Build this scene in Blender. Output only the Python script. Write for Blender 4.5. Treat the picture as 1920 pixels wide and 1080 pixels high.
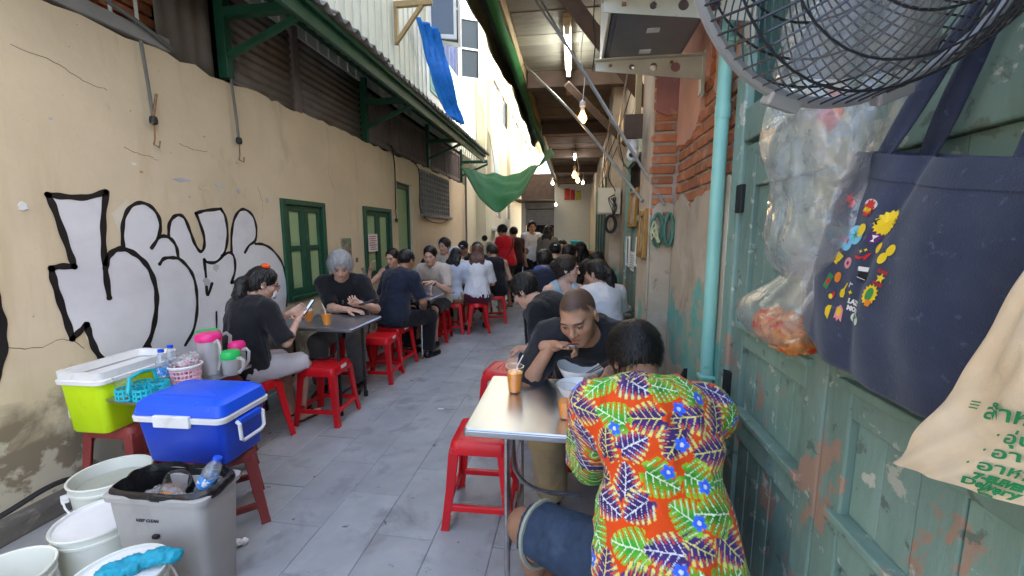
import bpy, bmesh, math, random
import numpy as np
from mathutils import Vector, Matrix
random.seed(7); np.random.seed(7)
sc = bpy.context.scene
for _o in list(bpy.data.objects): bpy.data.objects.remove(_o)
R = math.radians

# ------------------------------------------------------------------ camera, sky, sun, exposure
cam_d = bpy.data.cameras.new('camera'); cam = bpy.data.objects.new('camera', cam_d)
sc.collection.objects.link(cam); sc.camera = cam
cam_d.sensor_width = 36; cam_d.lens = 770/1920*36; cam_d.clip_start = .02; cam_d.clip_end = 500
cam.location = (0, 0, 1.5); cam.rotation_euler = (R(90-7.7), 0, R(8.42))
world = bpy.data.worlds.new('World'); sc.world = world; world.use_nodes = True
_nt = world.node_tree; _bg = _nt.nodes['Background']
_sky = _nt.nodes.new('ShaderNodeTexSky'); _sky.sky_type = 'NISHITA'; _sky.sun_disc = False
SUN_ELEV, SUN_AZ = 40.0, 80.0          # azimuth measured from +Y (down the alley) towards +X
_sky.sun_elevation = R(SUN_ELEV); _sky.sun_rotation = R(SUN_AZ)
_sky.air_density = .9; _sky.dust_density = 4.6; _sky.ozone_density = .6
_nt.links.new(_sky.outputs[0], _bg.inputs[0]); _bg.inputs[1].default_value = .15
sun_d = bpy.data.lights.new('sun', 'SUN'); sun = bpy.data.objects.new('sun', sun_d); sc.collection.objects.link(sun)
sun_d.energy = 2.2; sun_d.angle = R(.5); sun_d.color = (1, .95, .86)
_sd = Vector((math.sin(R(SUN_AZ))*math.cos(R(SUN_ELEV)), math.cos(R(SUN_AZ))*math.cos(R(SUN_ELEV)), math.sin(R(SUN_ELEV))))
sun.rotation_euler = _sd.to_track_quat('Z', 'Y').to_euler(); sun.location = _sd*40
sc.view_settings.view_transform = 'Standard'; sc.view_settings.look = 'None'
sc.view_settings.exposure = 3.05; sc.view_settings.gamma = 1.0
sc.render.engine = 'CYCLES'
sc.cycles.max_bounces = 8; sc.cycles.diffuse_bounces = 5; sc.cycles.glossy_bounces = 4
sc.cycles.transmission_bounces = 8; sc.cycles.transparent_max_bounces = 16
sc.cycles.use_denoising = True; sc.cycles.sample_clamp_indirect = 6

# ------------------------------------------------------------------ materials
MATS = {}
def srgb(r, g, b):
    f = lambda c: (c/255/12.92) if c/255 <= .04045 else ((c/255+.055)/1.055)**2.4
    return (f(r), f(g), f(b))
def M(name, col, rough=.6, metal=0., var=.12, vs=4., bump=0., bs=60., spots=(), rnd=0., vcol=False,
      trans=0., ior=1.45, alpha=1., emis=None, es=0., stretch=(1, 1, 1), spec=.5, sss=0., coat=0., sheen=0., obj=False, hue=None):
    """principled material: base colour broken up by noise, layered stains (colour, low, high, scale, detail, stretch), noise bump"""
    if name in MATS: return MATS[name]
    m = bpy.data.materials.new(name); m.use_nodes = True; nt = m.node_tree; N = nt.nodes; L = nt.links
    b = N['Principled BSDF']
    def node(t, **k):
        n = N.new(t)
        for a, v in k.items(): setattr(n, a, v)
        return n
    if obj: src = node('ShaderNodeTexCoord').outputs['Object']
    else: src = node('ShaderNodeNewGeometry').outputs['Position']
    def mapped(st):
        if tuple(st) == (1, 1, 1): return src
        mp = node('ShaderNodeMapping'); mp.inputs['Scale'].default_value = st; L.new(src, mp.inputs['Vector']); return mp.outputs[0]
    def noise(scale, detail=4., st=(1, 1, 1), rough_=.6, dist=0.):
        n = node('ShaderNodeTexNoise'); n.inputs['Scale'].default_value = scale; n.inputs['Detail'].default_value = detail
        n.inputs['Roughness'].default_value = rough_; n.inputs['Distortion'].default_value = dist; L.new(mapped(st), n.inputs['Vector']); return n.outputs['Fac']
    if vcol:
        a = node('ShaderNodeAttribute', attribute_name='Col'); cur = a.outputs['Color']
    else:
        rgb = node('ShaderNodeRGB'); rgb.outputs[0].default_value = (*col, 1); cur = rgb.outputs[0]
    if var > 0:
        nz = noise(vs, 5., stretch)
        mr = node('ShaderNodeMapRange'); mr.inputs[1].default_value = .25; mr.inputs[2].default_value = .75
        mr.inputs[3].default_value = 1-var; mr.inputs[4].default_value = 1+var; L.new(nz, mr.inputs[0])
        hs = node('ShaderNodeHueSaturation'); L.new(cur, hs.inputs['Color']); L.new(mr.outputs[0], hs.inputs['Value']); cur = hs.outputs[0]
    for sp in spots:
        c2, lo, hi, s, d = sp[:5]; st = sp[5] if len(sp) > 5 else (1, 1, 1)
        nz = noise(s, d, st, .6, .3)
        if len(sp) > 6:                                   # fades out above a height: (z0, z1)
            sep = node('ShaderNodeSeparateXYZ'); L.new(src, sep.inputs[0])
            zr = node('ShaderNodeMapRange'); zr.inputs[1].default_value = sp[6][0]; zr.inputs[2].default_value = sp[6][1]
            zr.inputs[3].default_value = .0; zr.inputs[4].default_value = -.5; L.new(sep.outputs[2], zr.inputs[0])
            ad = node('ShaderNodeMath', operation='ADD'); L.new(nz, ad.inputs[0]); L.new(zr.outputs[0], ad.inputs[1]); nz = ad.outputs[0]
        mr = node('ShaderNodeMapRange'); mr.inputs[1].default_value = lo; mr.inputs[2].default_value = hi; L.new(nz, mr.inputs[0])
        mx = node('ShaderNodeMix', data_type='RGBA'); L.new(mr.outputs[0], mx.inputs[0]); L.new(cur, mx.inputs[6]); mx.inputs[7].default_value = (*c2, 1); cur = mx.outputs[2]
    if rnd > 0:
        oi = node('ShaderNodeObjectInfo'); mr = node('ShaderNodeMapRange'); mr.inputs[3].default_value = 1-rnd; mr.inputs[4].default_value = 1+rnd
        L.new(oi.outputs['Random'], mr.inputs[0]); hs = node('ShaderNodeHueSaturation'); L.new(cur, hs.inputs['Color']); L.new(mr.outputs[0], hs.inputs['Value']); cur = hs.outputs[0]
    L.new(cur, b.inputs['Base Color'])
    b.inputs['Roughness'].default_value = rough; b.inputs['Metallic'].default_value = metal
    b.inputs['IOR'].default_value = ior; b.inputs['Specular IOR Level'].default_value = spec
    b.inputs['Transmission Weight'].default_value = trans; b.inputs['Alpha'].default_value = alpha
    if coat: b.inputs['Coat Weight'].default_value = coat
    if sheen: b.inputs['Sheen Weight'].default_value = sheen
    if sss:
        b.inputs['Subsurface Weight'].default_value = sss; b.inputs['Subsurface Radius'].default_value = (.012, .005, .003); b.inputs['Subsurface Scale'].default_value = .5
    if emis: b.inputs['Emission Color'].default_value = (*emis, 1); b.inputs['Emission Strength'].default_value = es
    if bump > 0:
        bp = node('ShaderNodeBump'); bp.inputs['Strength'].default_value = 1.; bp.inputs['Distance'].default_value = bump
        L.new(noise(bs, 6., stretch), bp.inputs['Height']); L.new(bp.outputs[0], b.inputs['Normal'])
    if rough > .15 and metal == 0 and trans == 0:
        nz = noise(vs*2.3, 3.); mr = node('ShaderNodeMapRange'); mr.inputs[1].default_value = .3; mr.inputs[2].default_value = .7
        mr.inputs[3].default_value = rough*.85; mr.inputs[4].default_value = min(1, rough*1.15); L.new(nz, mr.inputs[0]); L.new(mr.outputs[0], b.inputs['Roughness'])
    MATS[name] = m; return m
def thin(name, col, rough=.15, mixc=.25, var=.3, vs=12., bump=.004, bs=14.):
    """thin clear plastic film: transparent film with a glossy coat and a milky diffuse/translucent share"""
    if name in MATS: return MATS[name]
    m = bpy.data.materials.new(name); m.use_nodes = True; nt = m.node_tree; N = nt.nodes; L = nt.links
    for n in list(N): N.remove(n)
    out = N.new('ShaderNodeOutputMaterial'); tr = N.new('ShaderNodeBsdfTransparent'); gl = N.new('ShaderNodeBsdfGlossy'); df = N.new('ShaderNodeBsdfDiffuse'); tl = N.new('ShaderNodeBsdfTranslucent')
    gl.inputs['Roughness'].default_value = rough; df.inputs[0].default_value = (*col, 1); tl.inputs[0].default_value = (*col, 1)
    geo = N.new('ShaderNodeNewGeometry'); nz = N.new('ShaderNodeTexNoise'); nz.inputs['Scale'].default_value = vs; nz.inputs['Detail'].default_value = 5; L.new(geo.outputs['Position'], nz.inputs['Vector'])
    mr = N.new('ShaderNodeMapRange'); mr.inputs[1].default_value = .3; mr.inputs[2].default_value = .7; mr.inputs[3].default_value = max(0, mixc-var*.5); mr.inputs[4].default_value = min(1, mixc+var*.5); L.new(nz.outputs[0], mr.inputs[0])
    bp = N.new('ShaderNodeBump'); bp.inputs['Distance'].default_value = bump; n2 = N.new('ShaderNodeTexNoise'); n2.inputs['Scale'].default_value = bs; n2.inputs['Detail'].default_value = 4; L.new(geo.outputs['Position'], n2.inputs['Vector']); L.new(n2.outputs[0], bp.inputs['Height'])
    for q in (gl, df, tl): L.new(bp.outputs[0], q.inputs['Normal'])
    m1 = N.new('ShaderNodeMixShader'); m1.inputs[0].default_value = .5; L.new(df.outputs[0], m1.inputs[1]); L.new(tl.outputs[0], m1.inputs[2])
    m2 = N.new('ShaderNodeMixShader'); L.new(mr.outputs[0], m2.inputs[0]); L.new(tr.outputs[0], m2.inputs[1]); L.new(m1.outputs[0], m2.inputs[2])
    lw_ = N.new('ShaderNodeLayerWeight'); L.new(bp.outputs[0], lw_.inputs['Normal']); pw = N.new('ShaderNodeMath'); pw.operation = 'POWER'; L.new(lw_.outputs['Facing'], pw.inputs[0]); pw.inputs[1].default_value = 3.
    ml = N.new('ShaderNodeMath'); ml.operation = 'MULTIPLY_ADD'; L.new(pw.outputs[0], ml.inputs[0]); ml.inputs[1].default_value = .6; ml.inputs[2].default_value = .09
    m3 = N.new('ShaderNodeMixShader'); L.new(ml.outputs[0], m3.inputs[0]); L.new(m2.outputs[0], m3.inputs[1]); L.new(gl.outputs[0], m3.inputs[2])
    L.new(m3.outputs[0], out.inputs[0]); MATS[name] = m; return m

# ------------------------------------------------------------------ mesh helpers
COL = sc.collection
def link(o, parent=None):
    COL.objects.link(o)
    if parent is not None: o.parent = parent
    return o
def tag(o, label=None, cat=None, group=None, kind=None):
    if label: o['label'] = label
    if cat: o['category'] = cat
    if group: o['group'] = group
    if kind: o['kind'] = kind
    return o
def thing(name, label, cat, loc=(0, 0, 0), rz=0, group=None):
    o = bpy.data.objects.new(name, None); o.empty_display_size = .1; link(o); o.location = loc; o.rotation_euler = (0, 0, rz)
    return tag(o, label, cat, group)
def copy_tree(o, parent=None):
    c = o.copy(); link(c); c.parent = parent
    for ch in o.children: copy_tree(ch, c)
    return c
class MB:
    def __init__(s): s.v = []; s.f = []; s.mi = []; s.xf = None; s.cur = 0
    def add(s, vs, fs):
        n = len(s.v)
        if s.xf is not None: vs = [tuple(s.xf @ Vector(p)) for p in vs]
        s.v += [tuple(p) for p in vs]; s.f += [tuple(i+n for i in f) for f in fs]; s.mi += [s.cur]*len(fs); return s
    def box(s, x0, x1, y0, y1, z0, z1):
        return s.add([(x0,y0,z0),(x1,y0,z0),(x1,y1,z0),(x0,y1,z0),(x0,y0,z1),(x1,y0,z1),(x1,y1,z1),(x0,y1,z1)],
                     [(0,3,2,1),(4,5,6,7),(0,1,5,4),(1,2,6,5),(2,3,7,6),(3,0,4,7)])
    def loft(s, rings, cap0=True, cap1=True, closed=True):
        n = len(rings[0]); vs = [p for r in rings for p in r]; fs = []
        for i in range(len(rings)-1):
            for j in range(n if closed else n-1):
                k = (j+1) % n; fs.append((i*n+j, i*n+k, (i+1)*n+k, (i+1)*n+j))
        if cap0: fs.append(tuple(range(n-1, -1, -1)))
        if cap1: fs.append(tuple((len(rings)-1)*n+j for j in range(n)))
        return s.add(vs, fs)
    def tube(s, pts, r, n=8, caps=True, flat=None):
        pts = [Vector(p) for p in pts]; rs = r if hasattr(r, '__len__') else [r]*len(pts); rings = []; prev = None
        for i, p in enumerate(pts):
            t = (pts[min(i+1, len(pts)-1)]-pts[max(i-1, 0)])
            t = t.normalized() if t.length > 1e-9 else Vector((0, 0, 1))
            if prev is None:
                u = t.cross(Vector((0, 0, 1)));  u = t.cross(Vector((1, 0, 0))) if u.length < .05 else u
            else: u = prev - t*prev.dot(t)
            u.normalize(); prev = u; w = t.cross(u); fl = flat or 1.
            rings.append([tuple(p+(u*math.cos(a)*fl+w*math.sin(a))*rs[i]) for a in [2*math.pi*j/n for j in range(n)]])
        return s.loft(rings, caps, caps)
    def lathe(s, prof, n=24, cx=0, cy=0, cz=0, cap0=True, cap1=True, sx=1., sy=1.):
        return s.loft([[(cx+r*sx*math.cos(2*math.pi*j/n), cy+r*sy*math.sin(2*math.pi*j/n), cz+z) for j in range(n)] for r, z in prof], cap0, cap1)
    def rrect(s, prof, n=4, cx=0, cy=0):
        """loft of rounded rectangles: prof = [(half_x, half_y, corner, z)]"""
        rings = []
        for hx, hy, c, z in prof:
            c = min(c, hx*.99, hy*.99); ring = []
            for qx, qy, a0 in ((1, 1, 0), (-1, 1, 90), (-1, -1, 180), (1, -1, 270)):
                for j in range(n+1):
                    a = R(a0+90*j/n); ring.append((cx+qx*(hx-c)+c*math.cos(a), cy+qy*(hy-c)+c*math.sin(a), z))
            rings.append(ring)
        return s.loft(rings)
    def build(s, name, mat, parent=None, smooth=False, bevel=0, sub=0, loc=None, angle=40):
        me = bpy.data.meshes.new(name); me.from_pydata(s.v, [], s.f); me.update()
        ms = mat if isinstance(mat, (list, tuple)) else [mat]
        for m in ms: me.materials.append(m)
        if len(ms) > 1: me.polygons.foreach_set('material_index', s.mi)
        bm = bmesh.new(); bm.from_mesh(me); bmesh.ops.recalc_face_normals(bm, faces=bm.faces); bm.to_mesh(me); bm.free()
        o = bpy.data.objects.new(name, me); link(o, parent)
        if loc: o.location = loc
        if smooth:
            me.polygons.foreach_set('use_smooth', [True]*len(me.polygons))
            me.set_sharp_from_angle(angle=R(angle))
        if bevel:
            bv = o.modifiers.new('bevel', 'BEVEL'); bv.width = bevel; bv.segments = 2; bv.limit_method = 'ANGLE'; bv.angle_limit = R(40); bv.harden_normals = False
        if sub:
            sb = o.modifiers.new('sub', 'SUBSURF'); sb.levels = sub; sb.render_levels = sub
        return o
def boxo(name, mat, parent, x0, x1, y0, y1, z0, z1, bevel=0):
    return MB().box(x0, x1, y0, y1, z0, z1).build(name, mat, parent, bevel=bevel)
def poly_prism(mb, pts, axis, a, b):
    """extrude polygon pts (2-D) along axis 'x' | 'y' | 'z' from a to b"""
    def P(p, t): return (t, p[0], p[1]) if axis == 'x' else ((p[0], t, p[1]) if axis == 'y' else (p[0], p[1], t))
    n = len(pts); return mb.add([P(p, a) for p in pts]+[P(p, b) for p in pts],
        [tuple(range(n)), tuple(range(2*n-1, n-1, -1))]+[(i, (i+1) % n, n+(i+1) % n, n+i) for i in range(n)])
def spline(pts, n=6):
    """Catmull-Rom through points of any dimension"""
    P = [np.array(p, float) for p in pts]; P = [2*P[0]-P[1]]+P+[2*P[-1]-P[-2]]; out = []
    for i in range(1, len(P)-2):
        for k in range(n):
            t = k/n; a, b, c, d = P[i-1], P[i], P[i+1], P[i+2]
            out.append(.5*((2*b)+(c-a)*t+(2*a-5*b+4*c-d)*t*t+(3*b-a-3*c+d)*t**3))
    out.append(P[-2]); return [tuple(p) for p in out]
def text_mesh(name, s, size, mat, parent, matrix, depth=.0008, bold=0., align='CENTER'):
    cu = bpy.data.curves.new(name, 'FONT'); cu.body = s; cu.size = size; cu.extrude = depth; cu.offset = bold; cu.align_x = align; cu.align_y = 'CENTER'; cu.resolution_u = 3
    t = bpy.data.objects.new(name+'_tmp', cu); COL.objects.link(t); bpy.context.view_layer.update()
    me = bpy.data.meshes.new_from_object(t.evaluated_get(bpy.context.evaluated_depsgraph_get()))
    bpy.data.objects.remove(t); me.name = name; me.transform(matrix); me.materials.clear(); me.materials.append(mat)
    o = bpy.data.objects.new(name, me); link(o, parent); return o
# value noise on arrays of points
_H = np.random.RandomState(3).rand(64, 64, 64).astype(np.float32)
def vnoise(p, scale=1.):
    q = np.asarray(p, np.float32)*scale; i = np.floor(q).astype(int); f = q-i; f = f*f*(3-2*f); i &= 63; j = (i+1) & 63
    x, y, z = f[..., 0], f[..., 1], f[..., 2]
    g = lambda a, b, c: _H[a[..., 0], b[..., 1], c[..., 2]]
    return (((g(i,i,i)*(1-x)+g(j,i,i)*x)*(1-y)+(g(i,j,i)*(1-x)+g(j,j,i)*x)*y)*(1-z)+((g(i,i,j)*(1-x)+g(j,i,j)*x)*(1-y)+(g(i,j,j)*(1-x)+g(j,j,j)*x)*y)*z)*2-1
def grid_mesh(name, fn, nu, nv, mat, parent=None, smooth=True, close_u=False, thick=0):
    """surface fn(u, v) -> (x, y, z), u and v in 0..1"""
    mb = MB(); vs = [fn(i/nu, j/nv) for j in range(nv+1) for i in range(nu+1)]; w = nu+1
    mb.add(vs, [(j*w+i, j*w+i+1, (j+1)*w+i+1, (j+1)*w+i) for j in range(nv) for i in range(nu)])
    o = mb.build(name, mat, parent, smooth, angle=80)
    if thick:
        so = o.modifiers.new('solid', 'SOLIDIFY'); so.thickness = thick; so.offset = 0
    return o

# ------------------------------------------------------------------ setting: materials
WHITE = (1, 1, 1)
m_grout = M('grout', (.17, .175, .18), .9, bump=.002)
m_tile = M('floor_tile', (.315, .325, .325), .40, var=.2, vs=2.2, bump=.0012, bs=50, rnd=.06,
           spots=[((.41, .42, .42), .5, .78, 2.6, 7), ((.15, .155, .162), .55, .80, 4.5, 9), ((.13, .13, .128), .57, .74, 1.9, 9), ((.09, .085, .08), .66, .70, 11, 8), ((.4, .41, .42), .66, .8, 17, 6)])
m_cream = M('cream_plaster', (.66, .55, .375), .85, var=.10, vs=1.6, bump=.004, bs=9,
            spots=[((.71, .615, .45), .5, .75, .9, 5), ((.50, .39, .23), .55, .82, 3.2, 7, (1, 1, .16)), ((.42, .32, .18), .62, .85, 2.4, 7, (1, 1, .5)), ((.30, .21, .11), .70, .74, 22, 5), ((.22, .18, .12), .24, .42, 3.2, 9, (1, 1, 1), (.25, .95)), ((.48, .44, .33), .40, .46, 7, 9, (1, 1, 1), (.2, .8))])
m_grey_con = M('grey_concrete', (.25, .25, .24), .9, bump=.004, bs=30, var=.2)
m_base_con = M('base_concrete', (.13, .12, .105), .9, bump=.006, bs=25, var=.3, spots=[((.26, .24, .2), .55, .7, 9, 6)])
m_dgreen = M('dark_green_paint', (.012, .075, .04), .45, var=.2, vs=6, bump=.0008, bs=90, spots=[((.03, .1, .06), .6, .75, 12, 5)])
m_lgreen = M('pale_green_paint', (.33, .46, .24), .55, var=.08, vs=4, bump=.001, bs=60)
m_corr = M('weathered_zinc', (.17, .15, .13), .6, metal=.15, var=.3, vs=3, spots=[((.11, .07, .045), .52, .75, 2.6, 7), ((.27, .26, .25), .6, .8, 5, 6)])
m_slat = M('grey_wood_slat', (.17, .14, .125), .85, var=.25, vs=7, stretch=(1, 1, .2), bump=.002)
m_roof = M('cement_roof_sheet', (.23, .23, .215), .85, var=.3, vs=4, bump=.003, spots=[((.09, .09, .08), .52, .75, 3, 7), ((.4, .4, .37), .62, .8, 6, 6)])
m_siding = M('white_painted_siding', (.60, .64, .55), .6, var=.10, vs=2, spots=[((.40, .42, .36), .58, .82, 2.5, 7, (1, 1, .3))])
m_mint = M('mint_shutter', (.27, .5, .38), .55, var=.1)
m_wframe = M('white_window_frame', (.72, .74, .72), .45, var=.06)
m_glass = M('window_glass', (.05, .07, .09), .06, var=0, spec=.8)
m_navy = M('navy_curtain', (.015, .03, .09), .9, var=.2)
m_ywall = M('yellow_facade', (.66, .62, .46), .8, var=.08, vs=1, spots=[((.36, .36, .24), .55, .85, 1.6, 8, (1, 1, .25)), ((.2, .21, .16), .66, .86, 2.2, 8, (1, 1, .2))])
m_ltblue = M('pale_blue_panel', (.45, .58, .66), .5, var=.05)
m_plaster = M('aged_plaster', (.45, .365, .265), .9, var=.16, vs=3, bump=.006, bs=14, spots=[((.54, .46, .36), .52, .68, 3.2, 8), ((.22, .175, .13), .54, .76, 4.5, 9, (1, 1, .5)), ((.13, .11, .09), .63, .75, 8, 9), ((.42, .32, .22), .6, .72, 9, 6), ((.14, .38, .30), .53, .56, 2.1, 8, (1, 1, .6), (1.05, 1.55))])
m_pink = M('salmon_plaster', (.62, .32, .22), .85, var=.14, vs=4, bump=.004, bs=20, spots=[((.47, .31, .24), .56, .72, 5, 7), ((.25, .13, .1), .66, .78, 9, 6)])
m_brick = M('old_brick', (.42, .15, .065), .9, var=.3, vs=12, bump=.005, bs=55, rnd=.28, spots=[((.40, .30, .22), .56, .72, 14, 6), ((.17, .07, .04), .62, .8, 20, 6)])
m_mortar = M('mortar', (.36, .30, .24), .95, var=.2, vs=9, bump=.008, bs=30)
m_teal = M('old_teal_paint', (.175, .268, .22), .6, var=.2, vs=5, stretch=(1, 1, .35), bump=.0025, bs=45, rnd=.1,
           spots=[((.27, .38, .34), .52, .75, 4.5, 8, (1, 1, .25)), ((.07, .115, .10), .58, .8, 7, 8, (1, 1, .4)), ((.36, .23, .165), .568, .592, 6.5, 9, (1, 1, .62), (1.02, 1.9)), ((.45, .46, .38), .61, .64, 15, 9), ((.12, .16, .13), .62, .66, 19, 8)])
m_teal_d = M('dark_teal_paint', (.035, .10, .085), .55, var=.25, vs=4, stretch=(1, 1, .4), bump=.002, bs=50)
m_aqua = M('aqua_pipe', (.27, .57, .49), .4, var=.1, vs=4, spots=[((.33, .62, .55), .55, .75, 6, 5), ((.1, .3, .24), .66, .8, 12, 6)])
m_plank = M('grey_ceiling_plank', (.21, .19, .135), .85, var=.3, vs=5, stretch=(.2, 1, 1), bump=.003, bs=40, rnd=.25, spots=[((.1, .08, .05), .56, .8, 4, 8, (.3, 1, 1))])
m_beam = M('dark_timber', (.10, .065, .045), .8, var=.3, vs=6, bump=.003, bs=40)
m_tan = M('tan_timber', (.36, .26, .12), .7, var=.25, vs=6, bump=.002)
m_tarp = M('green_tarpaulin', (.028, .125, .034), .75, var=.15, vs=3, bump=.004, bs=8, spec=.15)
m_tarp_o = M('olive_tarpaulin', (.075, .085, .05), .5, var=.2, vs=3, bump=.004, bs=9)
m_btarp = M('blue_tarpaulin', (.015, .22, .78), .36, var=.2, vs=6, bump=.03, bs=7)
m_endwall = M('white_end_wall', (.50, .475, .43), .75, var=.06, vs=1.5)
m_shut = M('roller_shutter_metal', (.22, .21, .19), .5, metal=.2, var=.2)
m_black = M('black_paint', (.012, .012, .013), .6, var=.2)
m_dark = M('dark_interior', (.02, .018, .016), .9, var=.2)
m_paint_w = M('graffiti_fill_paint', (.72, .72, .735), .6, var=.09, vs=3.5, spots=[((.58, .57, .585), .55, .8, 2.2, 7, (1, .4, 1)), ((.40, .33, .22), .735, .75, 7, 7)])
m_paint_k = M('graffiti_line_paint', (.012, .010, .010), .5, var=.2)
m_paint_o = M('graffiti_overspray_paint', (.69, .63, .50), .8, var=.1, vs=4)

def struct(o): o['kind'] = 'structure'; return o
XL, XR = -2.76, .60

# ------------------------------------------------------------------ ground and tiles
ground = struct(MB().add([(-60, -60, -.02), (60, -60, -.02), (60, 80, -.02), (-60, 80, -.02)], [(0, 1, 2, 3)]).build('ground', m_base_con))
floor = struct(boxo('floor', m_grout, None, -2.7, .6, -1.5, 16, -.015, -.004))
TW, TL = .296, .585
def tile_mesh(w, l):
    b = MB(); c = .004; z = 0.
    b.add([(-w/2, -l/2, -.012), (w/2, -l/2, -.012), (w/2, l/2, -.012), (-w/2, l/2, -.012),
           (-w/2, -l/2, z-.002), (w/2, -l/2, z-.002), (w/2, l/2, z-.002), (-w/2, l/2, z-.002),
           (-w/2+c, -l/2+c, z), (w/2-c, -l/2+c, z), (w/2-c, l/2-c, z), (-w/2+c, l/2-c, z)],
          [(0, 1, 5, 4), (1, 2, 6, 5), (2, 3, 7, 6), (3, 0, 4, 7), (4, 5, 9, 8), (5, 6, 10, 9), (6, 7, 11, 10), (7, 4, 8, 11), (8, 9, 10, 11)])
    return b
_t0 = tile_mesh(TW+.0008, TL-.001).build('tile', m_tile, floor); _first = True
for k in range(11):
    x = -.354+.3*(k-7)-.15; off = (.02 if (k % 2) else .31) - .16
    for j in range(26):
        y = -.15+off+j*.587+TL/2
        if y < .15 or y > 15.7: continue
        if k == 10 and y < 1.2: continue
        o = _t0 if _first else _t0.copy()
        if not _first: link(o, floor)
        _first = False; o.location = (x, y, random.uniform(-.0012, .0012)); o.rotation_euler = (random.uniform(-.002, .002), random.uniform(-.002, .002), random.uniform(-.002, .002))

# ------------------------------------------------------------------ left building: cream wall
def jag(n, a): return [random.uniform(-a, a) for _ in range(n)]
def wall_open(name, mat, x, y0, y1, z0, z1, holes, depth, parent=None, face=1, topjag=0., step=.12):
    """wall slab at plane x (facing +x if face=1) with rectangular holes (ya, yb, za, zb), reveals of the given depth"""
    ys = sorted({y0, y1, *[h[0] for h in holes], *[h[1] for h in holes], *[y0+i*step for i in range(1, int((y1-y0)/step))]})
    zs = sorted({z0, z1, *[h[2] for h in holes], *[h[3] for h in holes]})
    b = MB(); idx = {}
    top = {y: z1+(random.uniform(-topjag, topjag) if topjag else 0) for y in ys}
    def V(y, z, d=0):
        k = (y, z, d)
        if k not in idx:
            idx[k] = len(b.v); b.v.append((x-face*d, y, top[y] if z == z1 else z))
        return idx[k]
    inh = lambda y, z: any(h[0] < y < h[1] and h[2] < z < h[3] for h in holes)
    for i in range(len(ys)-1):
        for j in range(len(zs)-1):
            if inh((ys[i]+ys[i+1])/2, (zs[j]+zs[j+1])/2): continue
            b.f.append((V(ys[i], zs[j]), V(ys[i+1], zs[j]), V(ys[i+1], zs[j+1]), V(ys[i], zs[j+1]))); b.mi.append(0)
        b.f.append((V(ys[i], z1), V(ys[i+1], z1), V(ys[i+1], z1, depth), V(ys[i], z1, depth))); b.mi.append(0)
    for ya, yb, za, zb in holes:
        for p, q in (((ya, za), (ya, zb)), ((yb, za), (yb, zb)), ((ya, za), (yb, za)), ((ya, zb), (yb, zb))):
            b.f.append((V(*p), V(*q), V(*q, depth), V(*p, depth))); b.mi.append(0)
    o = b.build(name, mat, parent); return o
holes = [(3.60, 4.30, .82, 1.825), (5.16, 6.0, .85, 1.85), (6.27, 6.92, .03, 2.30), (7.25, 9.05, 1.84, 2.64)]
lw = wall_open('plaster_wall', m_cream, XL, -1.5, 10.4, 0., 2.70, holes, .18, topjag=.022)
tag(lw, 'cream plastered wall with bubble graffiti and green shutters on the left side', 'wall')
boxo('wall_footing', m_base_con, lw, -2.79, -2.68, -1.5, 3.0, -.01, .10, .02)
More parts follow.
